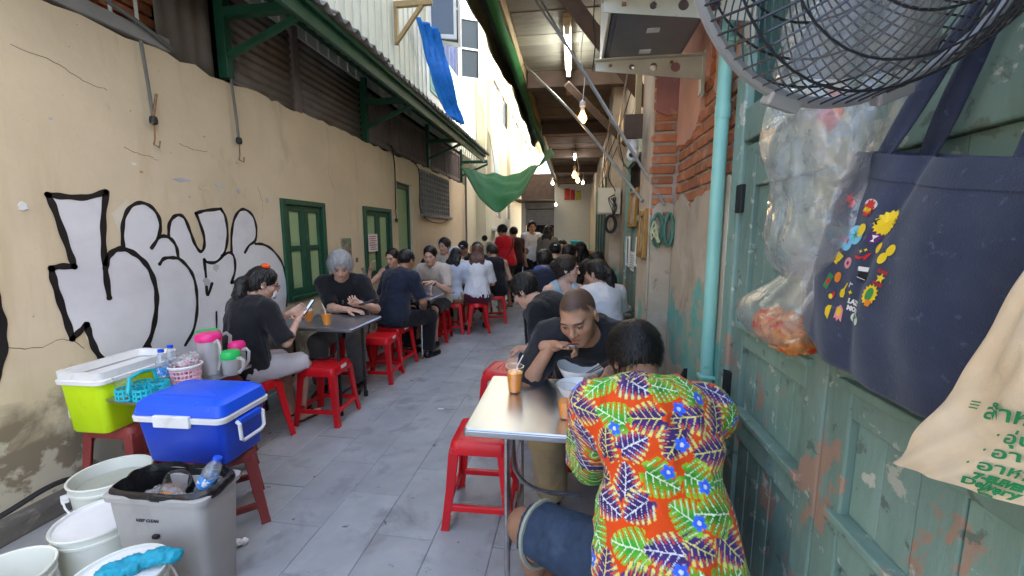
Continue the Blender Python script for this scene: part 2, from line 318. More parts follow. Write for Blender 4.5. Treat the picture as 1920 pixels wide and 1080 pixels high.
# graffiti (traced on the wall plane, metres)
GR = {'strokes':[{'w':0.04,'p':[(1.837,1.698),(1.91,1.695),(2.01,1.699),(2.115,1.738)]},{'w':0.04,'p':[(1.837,1.698),(1.855,1.63),(1.878,1.498),(1.899,1.371),(1.908,1.311)]},{'w':0.04,'p':[(1.908,1.311),(1.848,1.317),(1.805,1.309)]},{'w':0.04,'p':[(1.805,1.309),(1.808,1.242),(1.82,1.143),(1.837,1.022),(1.852,0.912)]},{'w':0.04,'p':[(1.852,0.912),(1.895,0.948),(1.928,0.976)]},{'w':0.04,'p':[(1.928,0.976),(1.935,0.917),(1.951,0.828),(1.979,0.754),(2.018,0.675)]},{'w':0.04,'p':[(2.12,1.739),(2.091,1.612),(2.074,1.487),(2.064,1.361),(2.06,1.234),(2.061,1.11)]},{'w':0.04,'p':[(2.061,1.287),(2.083,1.35),(2.122,1.39),(2.173,1.399),(2.232,1.369),(2.291,1.308),(2.328,1.229),(2.345,1.12),(2.336,1.013),(2.307,0.897),(2.266,0.798),(2.2,0.721)]},{'w':0.029,'p':[(2.174,1.405),(2.18,1.497),(2.2,1.585),(2.245,1.658),(2.314,1.69),(2.379,1.666),(2.419,1.604),(2.423,1.533),(2.397,1.462),(2.348,1.398)]},{'w':0.029,'p':[(2.397,1.462),(2.441,1.476),(2.489,1.454),(2.521,1.398),(2.526,1.323)]},{'w':0.029,'p':[(2.389,1.289),(2.423,1.323),(2.48,1.326),(2.538,1.31),(2.599,1.241),(2.632,1.159),(2.64,1.039),(2.625,0.908),(2.581,0.783),(2.508,0.695)]},{'w':0.029,'p':[(2.473,1.479),(2.488,1.558),(2.526,1.608),(2.574,1.622),(2.611,1.592),(2.642,1.497),(2.668,1.413),(2.706,1.359),(2.74,1.39),(2.749,1.47),(2.723,1.576),(2.701,1.64)]},{'w':0.029,'p':[(2.701,1.64),(2.779,1.663),(2.924,1.685)]},{'w':0.029,'p':[(2.924,1.685),(2.96,1.624),(2.968,1.497),(2.941,1.383),(2.899,1.315),(2.828,1.27),(2.757,1.275),(2.729,1.297)]},{'w':0.029,'p':[(2.729,1.297),(2.732,1.189),(2.729,1.026),(2.778,1.109)]},{'w':0.029,'p':[(2.891,1.315),(2.971,1.339),(3.011,1.294),(3.008,1.191),(2.961,1.093)]},{'w':0.029,'p':[(2.961,1.093),(3.072,1.103),(3.156,1.07)]},{'w':0.029,'p':[(2.99,1.346),(3.005,1.482),(3.045,1.605),(3.109,1.68),(3.176,1.691),(3.25,1.642),(3.279,1.543),(3.257,1.435),(3.182,1.39),(3.127,1.332)]},{'w':0.029,'p':[(3.253,1.401),(3.347,1.393),(3.453,1.341),(3.559,1.227),(3.605,1.085),(3.614,0.927),(3.586,0.791)]},{'w':0.02,'p':[(2.792,0.882),(2.778,0.75),(2.74,0.631)]},{'w':0.02,'p':[(2.778,0.75),(2.789,0.56)]},{'w':0.029,'p':[(2.256,0.759),(2.285,0.659)]},{'w':0.029,'p':[(2.957,0.571),(2.872,0.46),(2.794,0.382)]},{'w':0.06,'p':[(1.566,1.201),(1.574,1.095),(1.57,0.99),(1.552,0.888),(1.516,0.793)]}],'fill':[(1.839,1.696),(1.909,1.692),(2.01,1.697),(2.119,1.737),(2.091,1.613),(2.074,1.487),(2.063,1.34),(2.084,1.355),(2.123,1.396),(2.172,1.404),(2.18,1.497),(2.2,1.585),(2.245,1.658),(2.314,1.692),(2.379,1.668),(2.419,1.604),(2.426,1.533),(2.423,1.476),(2.472,1.475),(2.488,1.558),(2.526,1.61),(2.574,1.624),(2.611,1.594),(2.642,1.497),(2.668,1.413),(2.706,1.356),(2.74,1.39),(2.749,1.47),(2.723,1.576),(2.701,1.636),(2.779,1.666),(2.925,1.687),(2.96,1.624),(2.968,1.497),(2.946,1.348),(2.986,1.346),(3.005,1.482),(3.046,1.608),(3.109,1.683),(3.177,1.694),(3.25,1.645),(3.279,1.543),(3.264,1.4),(3.347,1.393),(3.453,1.341),(3.559,1.227),(3.605,1.085),(3.614,0.927),(3.558,0.761),(3.09,0.566),(2.89,0.455),(2.713,0.396),(2.284,0.548),(2.034,0.647),(1.979,0.754),(1.951,0.828),(1.935,0.917),(1.928,0.973),(1.895,0.948),(1.852,0.912),(1.837,1.022),(1.82,1.143),(1.808,1.242),(1.806,1.307),(1.848,1.315),(1.906,1.311),(1.899,1.371),(1.878,1.498),(1.855,1.63)]}
def on_wall(p, d): return (XL+d, p[0], p[1])
_b = MB(); _n = len(GR['fill']); _b.add([on_wall(p, .002) for p in GR['fill']], [tuple(range(_n))])
_f = _b.build('graffiti_fill', m_paint_w, lw)
_bm = bmesh.new(); _bm.from_mesh(_f.data); bmesh.ops.triangulate(_bm, faces=_bm.faces); _bm.to_mesh(_f.data); _bm.free()
for _op in ([(1.86, 1.30), (1.90, 1.10), (1.93, .90), (1.98, .72), (2.05, .62), (2.10, .64), (2.06, .80), (2.0, 1.05), (1.95, 1.32)], [(2.13, 1.60), (2.2, 1.66), (2.24, 1.70), (2.25, 1.5), (2.24, 1.3), (2.2, 1.4)], [(3.52, 1.18), (3.57, 1.05), (3.585, .86), (3.57, .70), (3.53, .72), (3.5, 1.0)]):
    poly_prism(MB(), [(a+random.uniform(-.012, .012), b_+random.uniform(-.012, .012)) for a, b_ in _op], 'x', XL+.0004, XL+.0012).build('overspray', m_paint_o, lw)
for s in GR['strokes']:
    pts = spline([p[:2] for p in s['p']], 7); n = len(pts); b = MB(); rr = []
    w0 = s['w']*.80
    for i, p in enumerate(pts):
        a, c = np.array(pts[max(i-1, 0)]), np.array(pts[min(i+1, n-1)]); t = (c-a)/(np.linalg.norm(c-a)+1e-9); nn = np.array([-t[1], t[0]])
        w = w0*(.5+.08*math.sin(i*.7+p[0]*9)); p = np.array(p)
        if i == 0: p = p-t*w0*.25
        if i == n-1: p = p+t*w0*.25
        rr.append([on_wall(p+nn*w, .004), on_wall(p-nn*w, .004)])
    b.loft(rr, False, False, closed=False)
    for e in (pts[0], pts[-1]):
        b.add([on_wall((e[0]+math.cos(k*math.pi/6)*w0*.52, e[1]+math.sin(k*math.pi/6)*w0*.52), .0045) for k in range(12)], [tuple(range(12))])
    b.build('graffiti_line', m_paint_k, lw)
m_crack = M('crack_line', (.13, .10, .065), .95)  # dark brown for the thin plaster cracks
for _cp in ([(1.78, 2.42), (1.95, 2.40), (2.08, 2.35), (2.20, 2.34)], [(2.25, 2.02), (2.33, 2.00), (2.43, 1.99)], [(3.34, 1.90), (3.38, 1.75), (3.36, 1.62)], [(4.45, 2.65), (4.47, 2.40), (4.43, 2.2), (4.5, 2.02)], [(1.55, .95), (1.7, .90), (1.82, .92), (1.9, .84)], [(5.0, 2.6), (5.06, 2.3), (5.02, 2.1)], [(8.05, 1.7), (8.12, 1.4), (8.05, 1.15)], [(2.62, 2.12), (2.74, 2.10), (2.86, 2.11)]):
    _ps = [(p[0]+random.uniform(-.006, .006), p[1]+random.uniform(-.006, .006)) for p in spline(_cp, 6)]; _b = MB()
    _b.loft([[on_wall((p[0]-.0016*random.uniform(.3, 1), p[1]-.0016), .0014), on_wall((p[0]+.0016*random.uniform(.3, 1), p[1]+.0016), .0014)] for p in _ps], False, False, False); _b.build('crack', m_crack, lw)
# peeled plaster patches with a pale undercoat, each a shallow flake on the wall
m_flake = M('pale_undercoat', (.50, .50, .52), .9, var=.15, vs=9)
m_flake_y = M('loose_cream_flake', (.66, .55, .34), .9, var=.12)
for (y, z, w, h, mm) in ((2.62, 1.87, .16, .03, 0), (2.80, 1.83, .10, .03, 1), (2.93, 1.865, .10, .025, 0), (3.12, 1.84, .05, .04, 0), (3.2, 1.80, .05, .03, 1), (2.73, 1.13, .07, .09, 0), (2.83, 1.23, .06, .07, 0), (1.73, 1.63, .05, .05, 2),
                         (3.44, 1.79, .04, .06, 0), (8.2, 1.25, .12, .3, 0), (4.72, 1.10, .02, .1, 2), (2.3, 1.93, .03, .02, 2), (1.9, 2.1, .02, .015, 0), (2.45, 1.98, .05, .012, 0)):
    n = 11; pts = [(y+w/2*math.cos(a)*random.uniform(.55, 1.1), z+h/2*math.sin(a)*random.uniform(.55, 1.1)) for a in [2*math.pi*i/n for i in range(n)]]
    poly_prism(MB(), pts, 'x', XL+.0006, XL+.0052).build('paint_flake', [m_flake, m_flake_y, m_wframe][mm], lw)

def shutter(y0, y1, z0, z1, leaves, panels, label, x=XL-.05, name='window_shutter'):
    t = thing(name, label, 'shutter', (x, (y0+y1)/2, z0)); fw = .055
    L_ = lambda a, b, c, d, e, f: (a-x, b-x, c-(y0+y1)/2, d-(y0+y1)/2, e-z0, f-z0)
    def bx(n, m, xa, xb, ya, yb, za, zb, bv=.004): return boxo(n, m, t, *L_(xa, xb, ya, yb, za, zb), bevel=bv)
    bx('frame_post', m_dgreen, x, x+.075, y0+.002, y0+fw, z0+.002, z1-.002); bx('frame_post', m_dgreen, x, x+.075, y1-fw, y1-.002, z0+.002, z1-.002)
    bx('frame_head', m_dgreen, x, x+.078, y0+fw, y1-fw, z1-fw, z1-.002); bx('frame_sill', m_dgreen, x, x+.085, y0+fw, y1-fw, z0+.002, z0+fw*.8)
    ly = (y1-y0-2*fw)/leaves
    for i in range(leaves):
        a, b = y0+fw+i*ly+.003, y0+fw+(i+1)*ly-.003; st = .062
        for q0, q1 in ((a, a+st), (b-st, b)): bx('stile', m_dgreen, x+.012, x+.052, q0, q1, z0+fw*.8, z1-fw)
        zz = [z0+fw*.8]+[z0+fw*.8+(z1-fw-z0-fw*.8)*q for q in panels]+[z1-fw]
        for k in range(len(zz)-1):
            h = .05 if k else .075
            bx('rail', m_dgreen, x+.0135, x+.0505, a+st, b-st, zz[k], zz[k]+h)
            top = zz[k+1]-(0 if k < len(zz)-2 else .06)
            p = bx('panel', m_lgreen, x+.018, x+.03, a+st, b-st, zz[k]+h, top, .003)
            pb = MB(); yy0, yy1, q0, q1 = a+st+.02, b-st-.02, zz[k]+h+.025, top-.025
            if yy1-yy0 > .03: pb.box(*L_(x+.028, x+.036, yy0, yy1, q0, q1)).build('panel_field', m_lgreen, p, bevel=.004)
        bx('rail', m_dgreen, x+.0135, x+.0505, a+st, b-st, z1-fw-.06, z1-fw)
    return t
shutter(3.60, 4.30, .82, 1.825, 2, [.5], 'green four panel window shutter behind the grey haired man')
shutter(5.16, 6.0, .85, 1.85, 2, [], 'green double window shutter with a printed notice pinned to it')
dd = thing('door', 'tall green door set deep in the cream wall beside the grille window', 'door', (XL-.14, 6.6, 0))
for a, b in ((6.275, 6.34), (6.85, 6.915)): boxo('frame_post', m_dgreen, dd, 0, .08, a-6.6, b-6.6, .03, 2.295, .004)
boxo('frame_head', m_dgreen, dd, 0, .082, 6.34-6.6, 6.85-6.6, 2.22, 2.295, .004)
boxo('door_leaf', m_lgreen, dd, .012, .05, 6.34-6.6, 6.85-6.6, .04, 2.22, .003)
boxo('rail', m_dgreen, dd, .03, .06, 6.36-6.6, 6.83-6.6, 1.0, 1.1, .003)
MB().lathe([(.0, 0), (.02, .005), (.022, .02), (.0, .03)], 10).build('door_knob', m_wframe, dd, True, loc=(.07, -.2, 1.05)).rotation_euler = (0, R(90), 0)
# concrete grille window
gw = thing('ventilation_grille', 'grey pierced concrete block window grille high on the cream wall', 'grille', (XL-.06, 8.15, 1.84))
for i in range(13): boxo('grille_bar', m_grey_con, gw, 0, .07, -.9+.005+i*.147, -.9+.03+i*.147, .002, .798)
for i in range(9): boxo('grille_bar', m_grey_con, gw, .012, .058, -.895, .895, .01+i*.093, .035+i*.093)
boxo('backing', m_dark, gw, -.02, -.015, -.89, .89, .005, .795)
boxo('sill', m_grey_con, gw, .03, .13, -.93, .93, -.05, -.003, .006)

# ------------------------------------------------------------------ left building: zone above the cream wall
ub = thing('upper_storey', 'timber upper storey with white vertical siding and zinc panels above the cream wall', 'building', (0, 0, 0))
boxo('ledge', m_grey_con, ub, -2.90, -2.735, -1.5, 2.62, 2.715, 2.80, .01)
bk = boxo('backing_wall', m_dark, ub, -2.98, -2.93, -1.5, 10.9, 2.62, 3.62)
# bricks with iron bars behind
for r in range(8):
    for c in range(7):
        y = 1.0+c*.235+(.115 if r % 2 else 0); o = boxo('brick', m_brick, ub, -2.925, -2.86+random.uniform(-.008, .006), y, y+.21, 2.80+r*.075, 2.80+r*.075+.06, .004)
for i in range(9): MB().tube([(-2.82, 1.2+i*.16, 2.80), (-2.82, 1.2+i*.16, 3.4)], .011, 6).build('iron_bar', m_wframe, ub)
def corrugated(name, mat, x, y0, y1, z0, z1, parent, vertical=True, pitch=.075, amp=.011):
    b = MB()
    if vertical:
        n = int((y1-y0)/pitch*6); b.loft([[(x+amp*math.sin(i/6*2*math.pi), y0+(y1-y0)*i/n, z) for i in range(n+1)] for z in (z0, z1)], False, False, False)
    else:
        n = int((z1-z0)/pitch*6); b.loft([[(x+amp*math.sin(i/6*2*math.pi), y, z0+(z1-z0)*i/n) for i in range(n+1)] for y in (y0, y1)], False, False, False)
    o = b.build(name, mat, parent, True, angle=80); so = o.modifiers.new('s', 'SOLIDIFY'); so.thickness = .002; return o
corrugated('zinc_panel', m_corr, -2.80, 2.58, 3.03, 2.70, 3.5, ub, True, .12, .006)
corrugated('zinc_panel', m_corr, -2.79, 3.16, 3.94, 2.71, 3.5, ub, False)
corrugated('zinc_panel', m_corr, -2.795, 4.02, 5.28, 2.71, 3.5, ub, False)
boxo('timber_stud', m_slat, ub, -2.80, -2.755, 3.935, 4.03, 2.70, 3.52, .004)
def green_bracket(y, x1=-2.08):
    boxo('post', m_dgreen, ub, -2.80, -2.715, y-.032, y+.032, 2.715, 3.5, .005)
    b = MB(); b.xf = Matrix.Translation((0, y, 0)); b.add([(-2.72, -.02, 2.86), (-2.72, .02, 2.86), (-2.72, .02, 2.905), (-2.72, -.02, 2.905), (x1, -.02, 3.115), (x1, .02, 3.115), (x1, .02, 3.16), (x1, -.02, 3.16)],
        [(0, 1, 2, 3), (4, 7, 6, 5), (0, 4, 5, 1), (1, 5, 6, 2), (2, 6, 7, 3), (3, 7, 4, 0)]); b.build('brace', m_dgreen, ub)
    boxo('tie_beam', m_dgreen, ub, -2.72, x1-.005, y-.033, y+.033, 3.162, 3.23, .004)
for y in (3.10, 5.33, 7.70, 10.05): green_bracket(y)
for y0, y1, n in ((5.45, 6.2, 9), (6.3, 7.6, 15), (7.82, 8.8, 11), (8.9, 9.95, 11)):
    boxo('slat_frame', m_slat, ub, -2.80, -2.75, y0-.03, y1+.03, 2.715, 2.79, .003); boxo('slat_frame', m_slat, ub, -2.80, -2.75, y0-.03, y1+.03, 3.30, 3.36, .003)
    for q in (y0-.03, y1-.03): boxo('slat_frame', m_slat, ub, -2.802, -2.752, q, q+.06, 2.79, 3.30, .003)
    for i in range(n):
        y = y0+.06+(y1-y0-.12)*(i+.5)/n; boxo('slat', m_slat, ub, -2.79, -2.765, y-.022, y+.022, 2.79, 3.30)
# roof: fascia, gutter board, corrugated cement sheet
boxo('fascia', m_dgreen, ub, -2.035, -2.0, .6, 9.3, 3.06, 3.20, .006)
boxo('fascia_lip', m_dgreen, ub, -1.998, -1.96, .6, 9.3, 3.17, 3.215, .005)
for x in (-2.35, -2.66): boxo('purlin', m_dgreen, ub, x-.03, x+.03, .6, 9.3, 3.24+(-2.05-x)*.42, 3.30+(-2.05-x)*.42, .004)
def roof_sheet(y0, y1, k):
    pitch, amp = .15, .026; n = int((y1-y0)/pitch*8); b = MB(); j = random.uniform(-.012, .012)
    b.loft([[(x, y0+(y1-y0)*i/n, z+amp*math.sin(i/8*2*math.pi)+(.004 if k % 2 else 0)) for i in range(n+1)] for x, z in ((-1.91+j, 3.235), (-2.4, 3.435), (-2.83, 3.61))], False, False, False)
    o = b.build('roof_sheet', m_roof, ub, True, angle=80); so = o.modifiers.new('s', 'SOLIDIFY'); so.thickness = .009; return o
_y = .6; _k = 0
while _y < 9.3: roof_sheet(_y, min(_y+.98, 9.42), _k); _y += .9; _k += 1
# white board siding above the roof
_y = 1.6; _k = 0
while _y < 11.4:
    w = .20
    if not (7.95 < _y+w/2 < 10.0):
        boxo('siding_board', m_siding, ub, -2.80, -2.775, _y, _y+w-.004, 3.45, 8.4)
        boxo('batten', m_siding, ub, -2.776, -2.758, _y-.018, _y+.016, 3.45, 8.4)
    else:
        boxo('siding_board', m_siding, ub, -2.80, -2.775, _y, _y+w-.004, 3.45, 4.2); boxo('siding_board', m_siding, ub, -2.80, -2.775, _y, _y+w-.004, 6.7, 8.4)
    _y += w; _k += 1
boxo('upper_wall_core', m_siding, ub, -6, -2.83, .9, 11.5, 3.62, 8.4)
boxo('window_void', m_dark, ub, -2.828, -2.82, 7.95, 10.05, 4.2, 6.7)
# upper window: mint lower panels, curtain, white casements standing open
for i in range(2):
    y0 = 8.0+i*1.0
    p = boxo('lower_panel', m_mint, ub, -2.79, -2.755, y0, y0+.98, 4.2, 5.12, .004)
    for q in range(2):
        for r_ in range(2): boxo('panel_field', m_mint, p, -2.757, -2.745, y0+.06+q*.45, y0+.45+q*.45, 4.26+r_*.43, 4.63+r_*.43, .006)
grid_mesh('curtain', lambda u, v: (-2.80+.03*math.sin(u*40), 8.1+u*1.85, 5.13+v*1.5), 60, 4, m_navy, ub)
def casement(y, ang, z0, z1, w=.52):
    b = MB(); g = MB()
    for a, c, d, e in ((0, .055, 0, z1-z0), (w-.055, w, 0, z1-z0), (.055, w-.055, 0, .07), (.055, w-.055, z1-z0-.06, z1-z0), (.055, w-.055, (z1-z0)*.5-.02, (z1-z0)*.5+.02)): b.box(-.018, .018, a, c, d, e)
    g.box(-.003, .003, .05, w-.05, .06, z1-z0-.05)
    for bb, mm, nn in ((b, m_wframe, 'casement'), (g, m_glass, 'pane')):
        o = bb.build(nn, mm, ub, loc=(-2.74, y, z0)); o.rotation_euler = (0, 0, ang)
casement(8.25, R(-60), 5.15, 6.55); casement(10.02, R(-62), 5.1, 6.5); casement(7.9, R(-75), 5.1, 6.5)
# timber bracket and stub roof post on the siding
bq = thing('timber_bracket', 'raw timber triangular bracket fixed to the white siding', 'bracket', (-2.755, 6.4, 4.35))
MB().box(0, .6, -.03, .03, .52, .60).build('arm', m_tan, bq, bevel=.004); MB().box(0, .05, -.03, .03, 0, .52).build('wall_piece', m_tan, bq, bevel=.004)
MB().add([(.05, -.025, .02), (.05, .025, .02), (.05, .025, .1), (.05, -.025, .1), (.47, -.025, .518), (.47, .025, .518), (.40, .025, .518), (.40, -.025, .518)], [(0, 1, 2, 3), (4, 7, 6, 5), (0, 4, 5, 1), (1, 5, 6, 2), (2, 6, 7, 3), (3, 7, 4, 0)]).build('strut', m_tan, bq)
boxo('corner_post', m_siding, ub, -2.80, -2.72, 11.42, 11.52, 3.3, 8.4, .01)
# ------------------------------------------------------------------ far left: pale yellow building in the sun
fb = thing('sunlit_building', 'pale yellow building in full sun beyond the corrugated roof', 'building')
XF = -2.45
wall_open('wall', m_ywall, XF, 11.55, 30, 0, 8.6, [(12.6+i*1.62, 13.95+i*1.62, 5.15, 6.1) for i in range(9)] + [(13.2, 14.0, 1.95, 2.7), (15.2, 16.0, 1.95, 2.7)], .12, fb, step=5)
boxo('core', m_ywall, fb, -7, XF-.16, 11.56, 29.9, 0, 8.5)
boxo('near_corner', m_ywall, fb, -3.4, XF-.002, 11.53, 11.66, 0, 8.6)
boxo('link_wall', m_ywall, fb, -3.4, -2.72, 10.42, 11.525, 0, 3.1)
for i in range(9):
    w = boxo('window', m_wframe, fb, XF-.10, XF-.06, 12.6+i*1.62, 13.95+i*1.62, 5.15, 6.1)
    for q in range(3): boxo('pane', m_glass, w, XF-.062, XF-.05, 12.65+i*1.62+q*.43, 13.03+i*1.62+q*.43, 5.2, 6.05)
for i in range(2):
    w = boxo('window', m_wframe, fb, XF-.10, XF-.06, 13.2+i*2, 14.0+i*2, 1.95, 2.7); boxo('pane', m_glass, w, XF-.062, XF-.05, 13.26+i*2, 13.94+i*2, 2.0, 2.65)
boxo('cornice', m_ywall, fb, XF-.1, XF+.35, 11.5, 30, 7.0, 7.2, .02)
for y in (11.9, 15.5, 19.5, 24): boxo('pilaster', m_ywall, fb, XF-.01, XF+.12, y-.15, y+.15, 2.9, 6.995)
boxo('string_course', m_ywall, fb, XF-.01, XF+.16, 11.6, 30, 2.92, 3.05, .01)
sh = boxo('sun_blind', m_ltblue, None, XF+.02, XF+.06, 12.05, 13.3, 3.3, 5.1); tag(sh, 'pale blue sun blind on the sunlit yellow facade', 'blind')
for y, z in ((12.6, 2.25), (14.3, 2.2)):
    ac = thing('wall_shelf', 'small white ledge on the %s yellow wall under the green sling' % ('nearer part of the' if y < 13 else 'farther part of the'), 'ledge', (XF, y, z-.7)); MB().box(.002, .28, -.3, .3, 0, .08).build('slab', m_wframe, ac, bevel=.01)

# ------------------------------------------------------------------ right building
rb = thing('old_right_building', 'old plaster and exposed brick building on the right with timber eave', 'building')
# masonry core; unseen blocks added above the eave to shade the alley
boxo('wall_core', m_mortar, rb, .612, 1.2, 1.66, 9.0, 0, 3.5)
boxo('wall_core', m_mortar, rb, .68, 1.2, -1.5, 1.66, 0, 3.5)
boxo('unseen_shading_block', m_plaster, rb, .62, 7, .6, 9.5, 3.5, 10.3); boxo('unseen_shading_block', m_plaster, rb, .62, 7, 9.5, 32, 3.5, 6.9)
boxo('wall_core', m_plaster, rb, .66, 1.2, 9.0, 16, 0, 3.5)
boxo('lower_mass', m_plaster, rb, 1.2, 7, -1.5, 18, 0, 3.5)
# near green doors: frame, stiles, rails and separate planks
nd = thing('weathered_plank_door', 'weathered teal plank double door with peeling paint behind the hanging bags', 'door', (0, 0, 0))
def dbx(n, x0, x1, y0, y1, z0, z1, bv=.004, m=None): return boxo(n, m or m_teal, nd, x0, x1, y0, y1, z0, z1, bv)
dbx('frame_post', .585, .68, 1.615, 1.70, 0, 2.6, .008); dbx('frame_head', .588, .68, -1.0, 1.613, 1.815, 1.93, .006)
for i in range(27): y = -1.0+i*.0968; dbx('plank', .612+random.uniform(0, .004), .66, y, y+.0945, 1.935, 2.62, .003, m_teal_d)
for y0, y1 in ((1.03, 1.605), (.43, 1.024), (-.17, .424), (-.77, -.176)):
    for a, b_ in ((y0, y0+.085), (y1-.085, y1)): dbx('stile', .598, .65, a, b_, .01, 1.80, .005)
    for z0, z1 in ((.01, .17), (.765, .86), (1.10, 1.17), (1.655, 1.80)): dbx('rail', .5995, .648, y0+.086, y1-.086, z0, z1, .005)
    for z in (.855, 1.165): dbx('ledge', .580, .640, y0+.06, y1-.06, z+.001, z+.022, .004)
    n = 5; w = (y1-y0-.172)/n
    for z0, z1 in ((.171, .764), (.8785, 1.099), (1.189, 1.654)):
        for k in range(n): dbx('plank', .612+random.uniform(0, .005), .645, y0+.086+k*w+.001, y0+.086+(k+1)*w-.001, z0, z1, .003)
for z in (1.62, .93, .38): dbx('hinge', .583, .60, 1.585, 1.635, z-.05, z+.05, .004, m_black)
# plaster, bricks, pilaster
def brick_row(xf, y0, y1, z, off, depth=.03, axis='y', keep=None):
    y = y0-off
    while y < y1:
        a, b_ = max(y, y0), min(y+random.uniform(.15, .17), y1)
        if b_-a > .04 and (keep is None or keep((a+b_)/2, z+.03)):
            e = random.uniform(-.005, .004)
            if axis == 'y': boxo('brick', m_brick, rb, xf+e, .62, a, b_, z+random.uniform(-.003, .003), z+.046+random.uniform(-.004, .003), .006)
            else: boxo('brick', m_brick, rb, a, b_, xf+e, xf+.05, z+random.uniform(-.003, .003), z+.06+random.uniform(-.003, .002), .005)
        y += .183
for r in range(18):
    brick_row(.598, 1.72, 2.61, 1.545+r*.0605, .09*(r % 2)+.01*(r % 3))
for r in range(16):
    boxo('brick', m_brick, rb, .452+random.uniform(-.006, .012), .594+random.uniform(-.03, 0), 2.595+random.uniform(-.006, .006), 2.65, 1.60+r*.0605+random.uniform(-.003, .003), 1.646+r*.0605+random.uniform(-.004, .004), .007)
boxo('pilaster_core', m_mortar, rb, .462, .616, 2.606, 3.0, 0, 3.3)
boxo('pilaster_side_plaster', m_plaster, rb, .448, .461, 2.602, 3.0, 0, 3.28, .003)
def plaster(pts, m, x0=.585, x1=.62):
    b = MB(); poly_prism(b, pts, 'x', x0, x1); return b.build('plaster_coat', m, rb, bevel=.003)
def rough_line(pts, n=5, a=.012): 
    out = []
    for (p, q) in zip(pts[:-1], pts[1:]):
        for k in range(n): out.append((p[0]+(q[0]-p[0])*k/n+random.uniform(-a, a), p[1]+(q[1]-p[1])*k/n+random.uniform(-a, a)))
    return out+[pts[-1]]
plaster([(1.70, 0), (2.604, 0)]+rough_line([(2.604, 1.66), (2.44, 1.71), (2.26, 1.62), (2.14, 1.67), (1.96, 1.69), (1.83, 1.71), (1.70, 1.71)]), m_plaster)
plaster(rough_line([(2.604, 2.0), (2.36, 1.975), (2.21, 2.015), (2.17, 2.065), (2.14, 2.17), (2.06, 2.3)])+[(2.05, 3.28), (2.604, 3.28)], m_pink)
plaster(rough_line([(1.98, 2.45), (1.985, 2.12), (1.90, 2.00), (1.83, 2.08), (1.70, 2.10)])+[(1.70, 3.28), (1.97, 3.28)], m_pink, .589)
b = MB(); poly_prism(b, [(.464, 0), (.584, 0)]+rough_line([(.584, 1.66), (.53, 1.69), (.464, 1.64)], 4, .006), 'y', 2.593, 2.65); b.build('plaster_coat', m_plaster, rb, bevel=.003)
b = MB(); poly_prism(b, rough_line([(.464, 2.2), (.53, 2.16), (.584, 2.19)], 4, .006)+[(.584, 3.28), (.464, 3.28)], 'y', 2.591, 2.65); b.build('plaster_coat', M('faded_red_plaster', (.30, .13, .10), .85, var=.2, vs=5, bump=.004, bs=20, spots=[((.42, .3, .22), .55, .7, 7, 6)]), rb, bevel=.003)
# remains of turquoise paint on the lower plaster
m_tq = M('turquoise_paint_remains', (.16, .40, .33), .8, var=.2, vs=7, bump=.004, bs=16, spots=[((.34, .36, .28), .50, .64, 6, 9), ((.45, .365, .265), .56, .60, 8, 9)])
for pts in ([(2.59, .98), (2.57, 1.06), (2.52, 1.18), (2.44, 1.08), (2.30, 1.05), (2.20, 1.12), (2.10, 1.20), (2.02, 1.30), (1.93, 1.24), (1.86, 1.27), (1.79, 1.30), (1.75, 1.15), (1.72, .95), (1.76, .80), (1.95, .74), (2.1, .72), (2.25, .8), (2.40, .74), (2.5, .79)],):
    poly_prism(MB(), rough_line(pts+[pts[0]], 6, .016)[:-1], 'x', .5835, .60).build('paint_remains', m_tq, rb)
# wall beyond the pilaster: recessed teal door leaf, plaster piers
fd = thing('teal_plank_door', 'teal plank door hung with framed pictures beyond the brick pilaster', 'door')
boxo('frame_post', m_teal, fd, .57, .66, 3.25, 3.36, 0, 2.35, .006); boxo('frame_post', m_teal, fd, .57, .66, 4.78, 4.88, 0, 2.35, .006); boxo('frame_head', m_teal, fd, .572, .66, 3.36, 4.78, 2.2, 2.35, .006)
for k in range(10): boxo('plank', m_teal, fd, .598+random.uniform(0, .004), .64, 3.362+k*.1416, 3.362+(k+1)*.1416-.003, .02, 1.60, .003); boxo('plank', m_teal, fd, .612, .64, 3.362+k*.1416, 3.362+(k+1)*.1416-.003, 1.66, 2.2, .003)
boxo('rail', m_teal, fd, .585, .64, 3.362, 4.778, 1.603, 1.658, .004)
boxo('plaster_coat', m_plaster, rb, .575, .63, 3.002, 3.248, 0, 3.28)
boxo('plaster_coat', m_plaster, rb, .575, .63, 4.882, 5.25, 0, 3.28)
pr_ = boxo('plaster_pier', m_plaster, rb, .44, .63, 5.25, 5.9, 0, 3.28, .01)
boxo('plaster_coat', m_plaster, rb, .575, .63, 3.25, 4.88, 2.352, 3.28)
fd2 = thing('dark_teal_door', 'dark teal folding door at the far end of the right wall', 'door')
for k in range(9): boxo('leaf', m_teal_d, fd2, .50-(k % 2)*.06, .56-(k % 2)*.06, 5.92+k*.34, 5.92+(k+1)*.34-.01, .02, 2.3, .006)
boxo('frame_head', m_beam, fd2, .48, .62, 5.905, 9.0, 2.305, 2.42, .006)
boxo('plaster_coat', m_plaster, rb, .58, .63, 5.91, 9.0, 2.42, 3.28)
for k in range(6): boxo('far_wall_panel', m_plaster, rb, .60, .64, 9.0+k*1.15, 10.14+k*1.15, 0, 3.28)
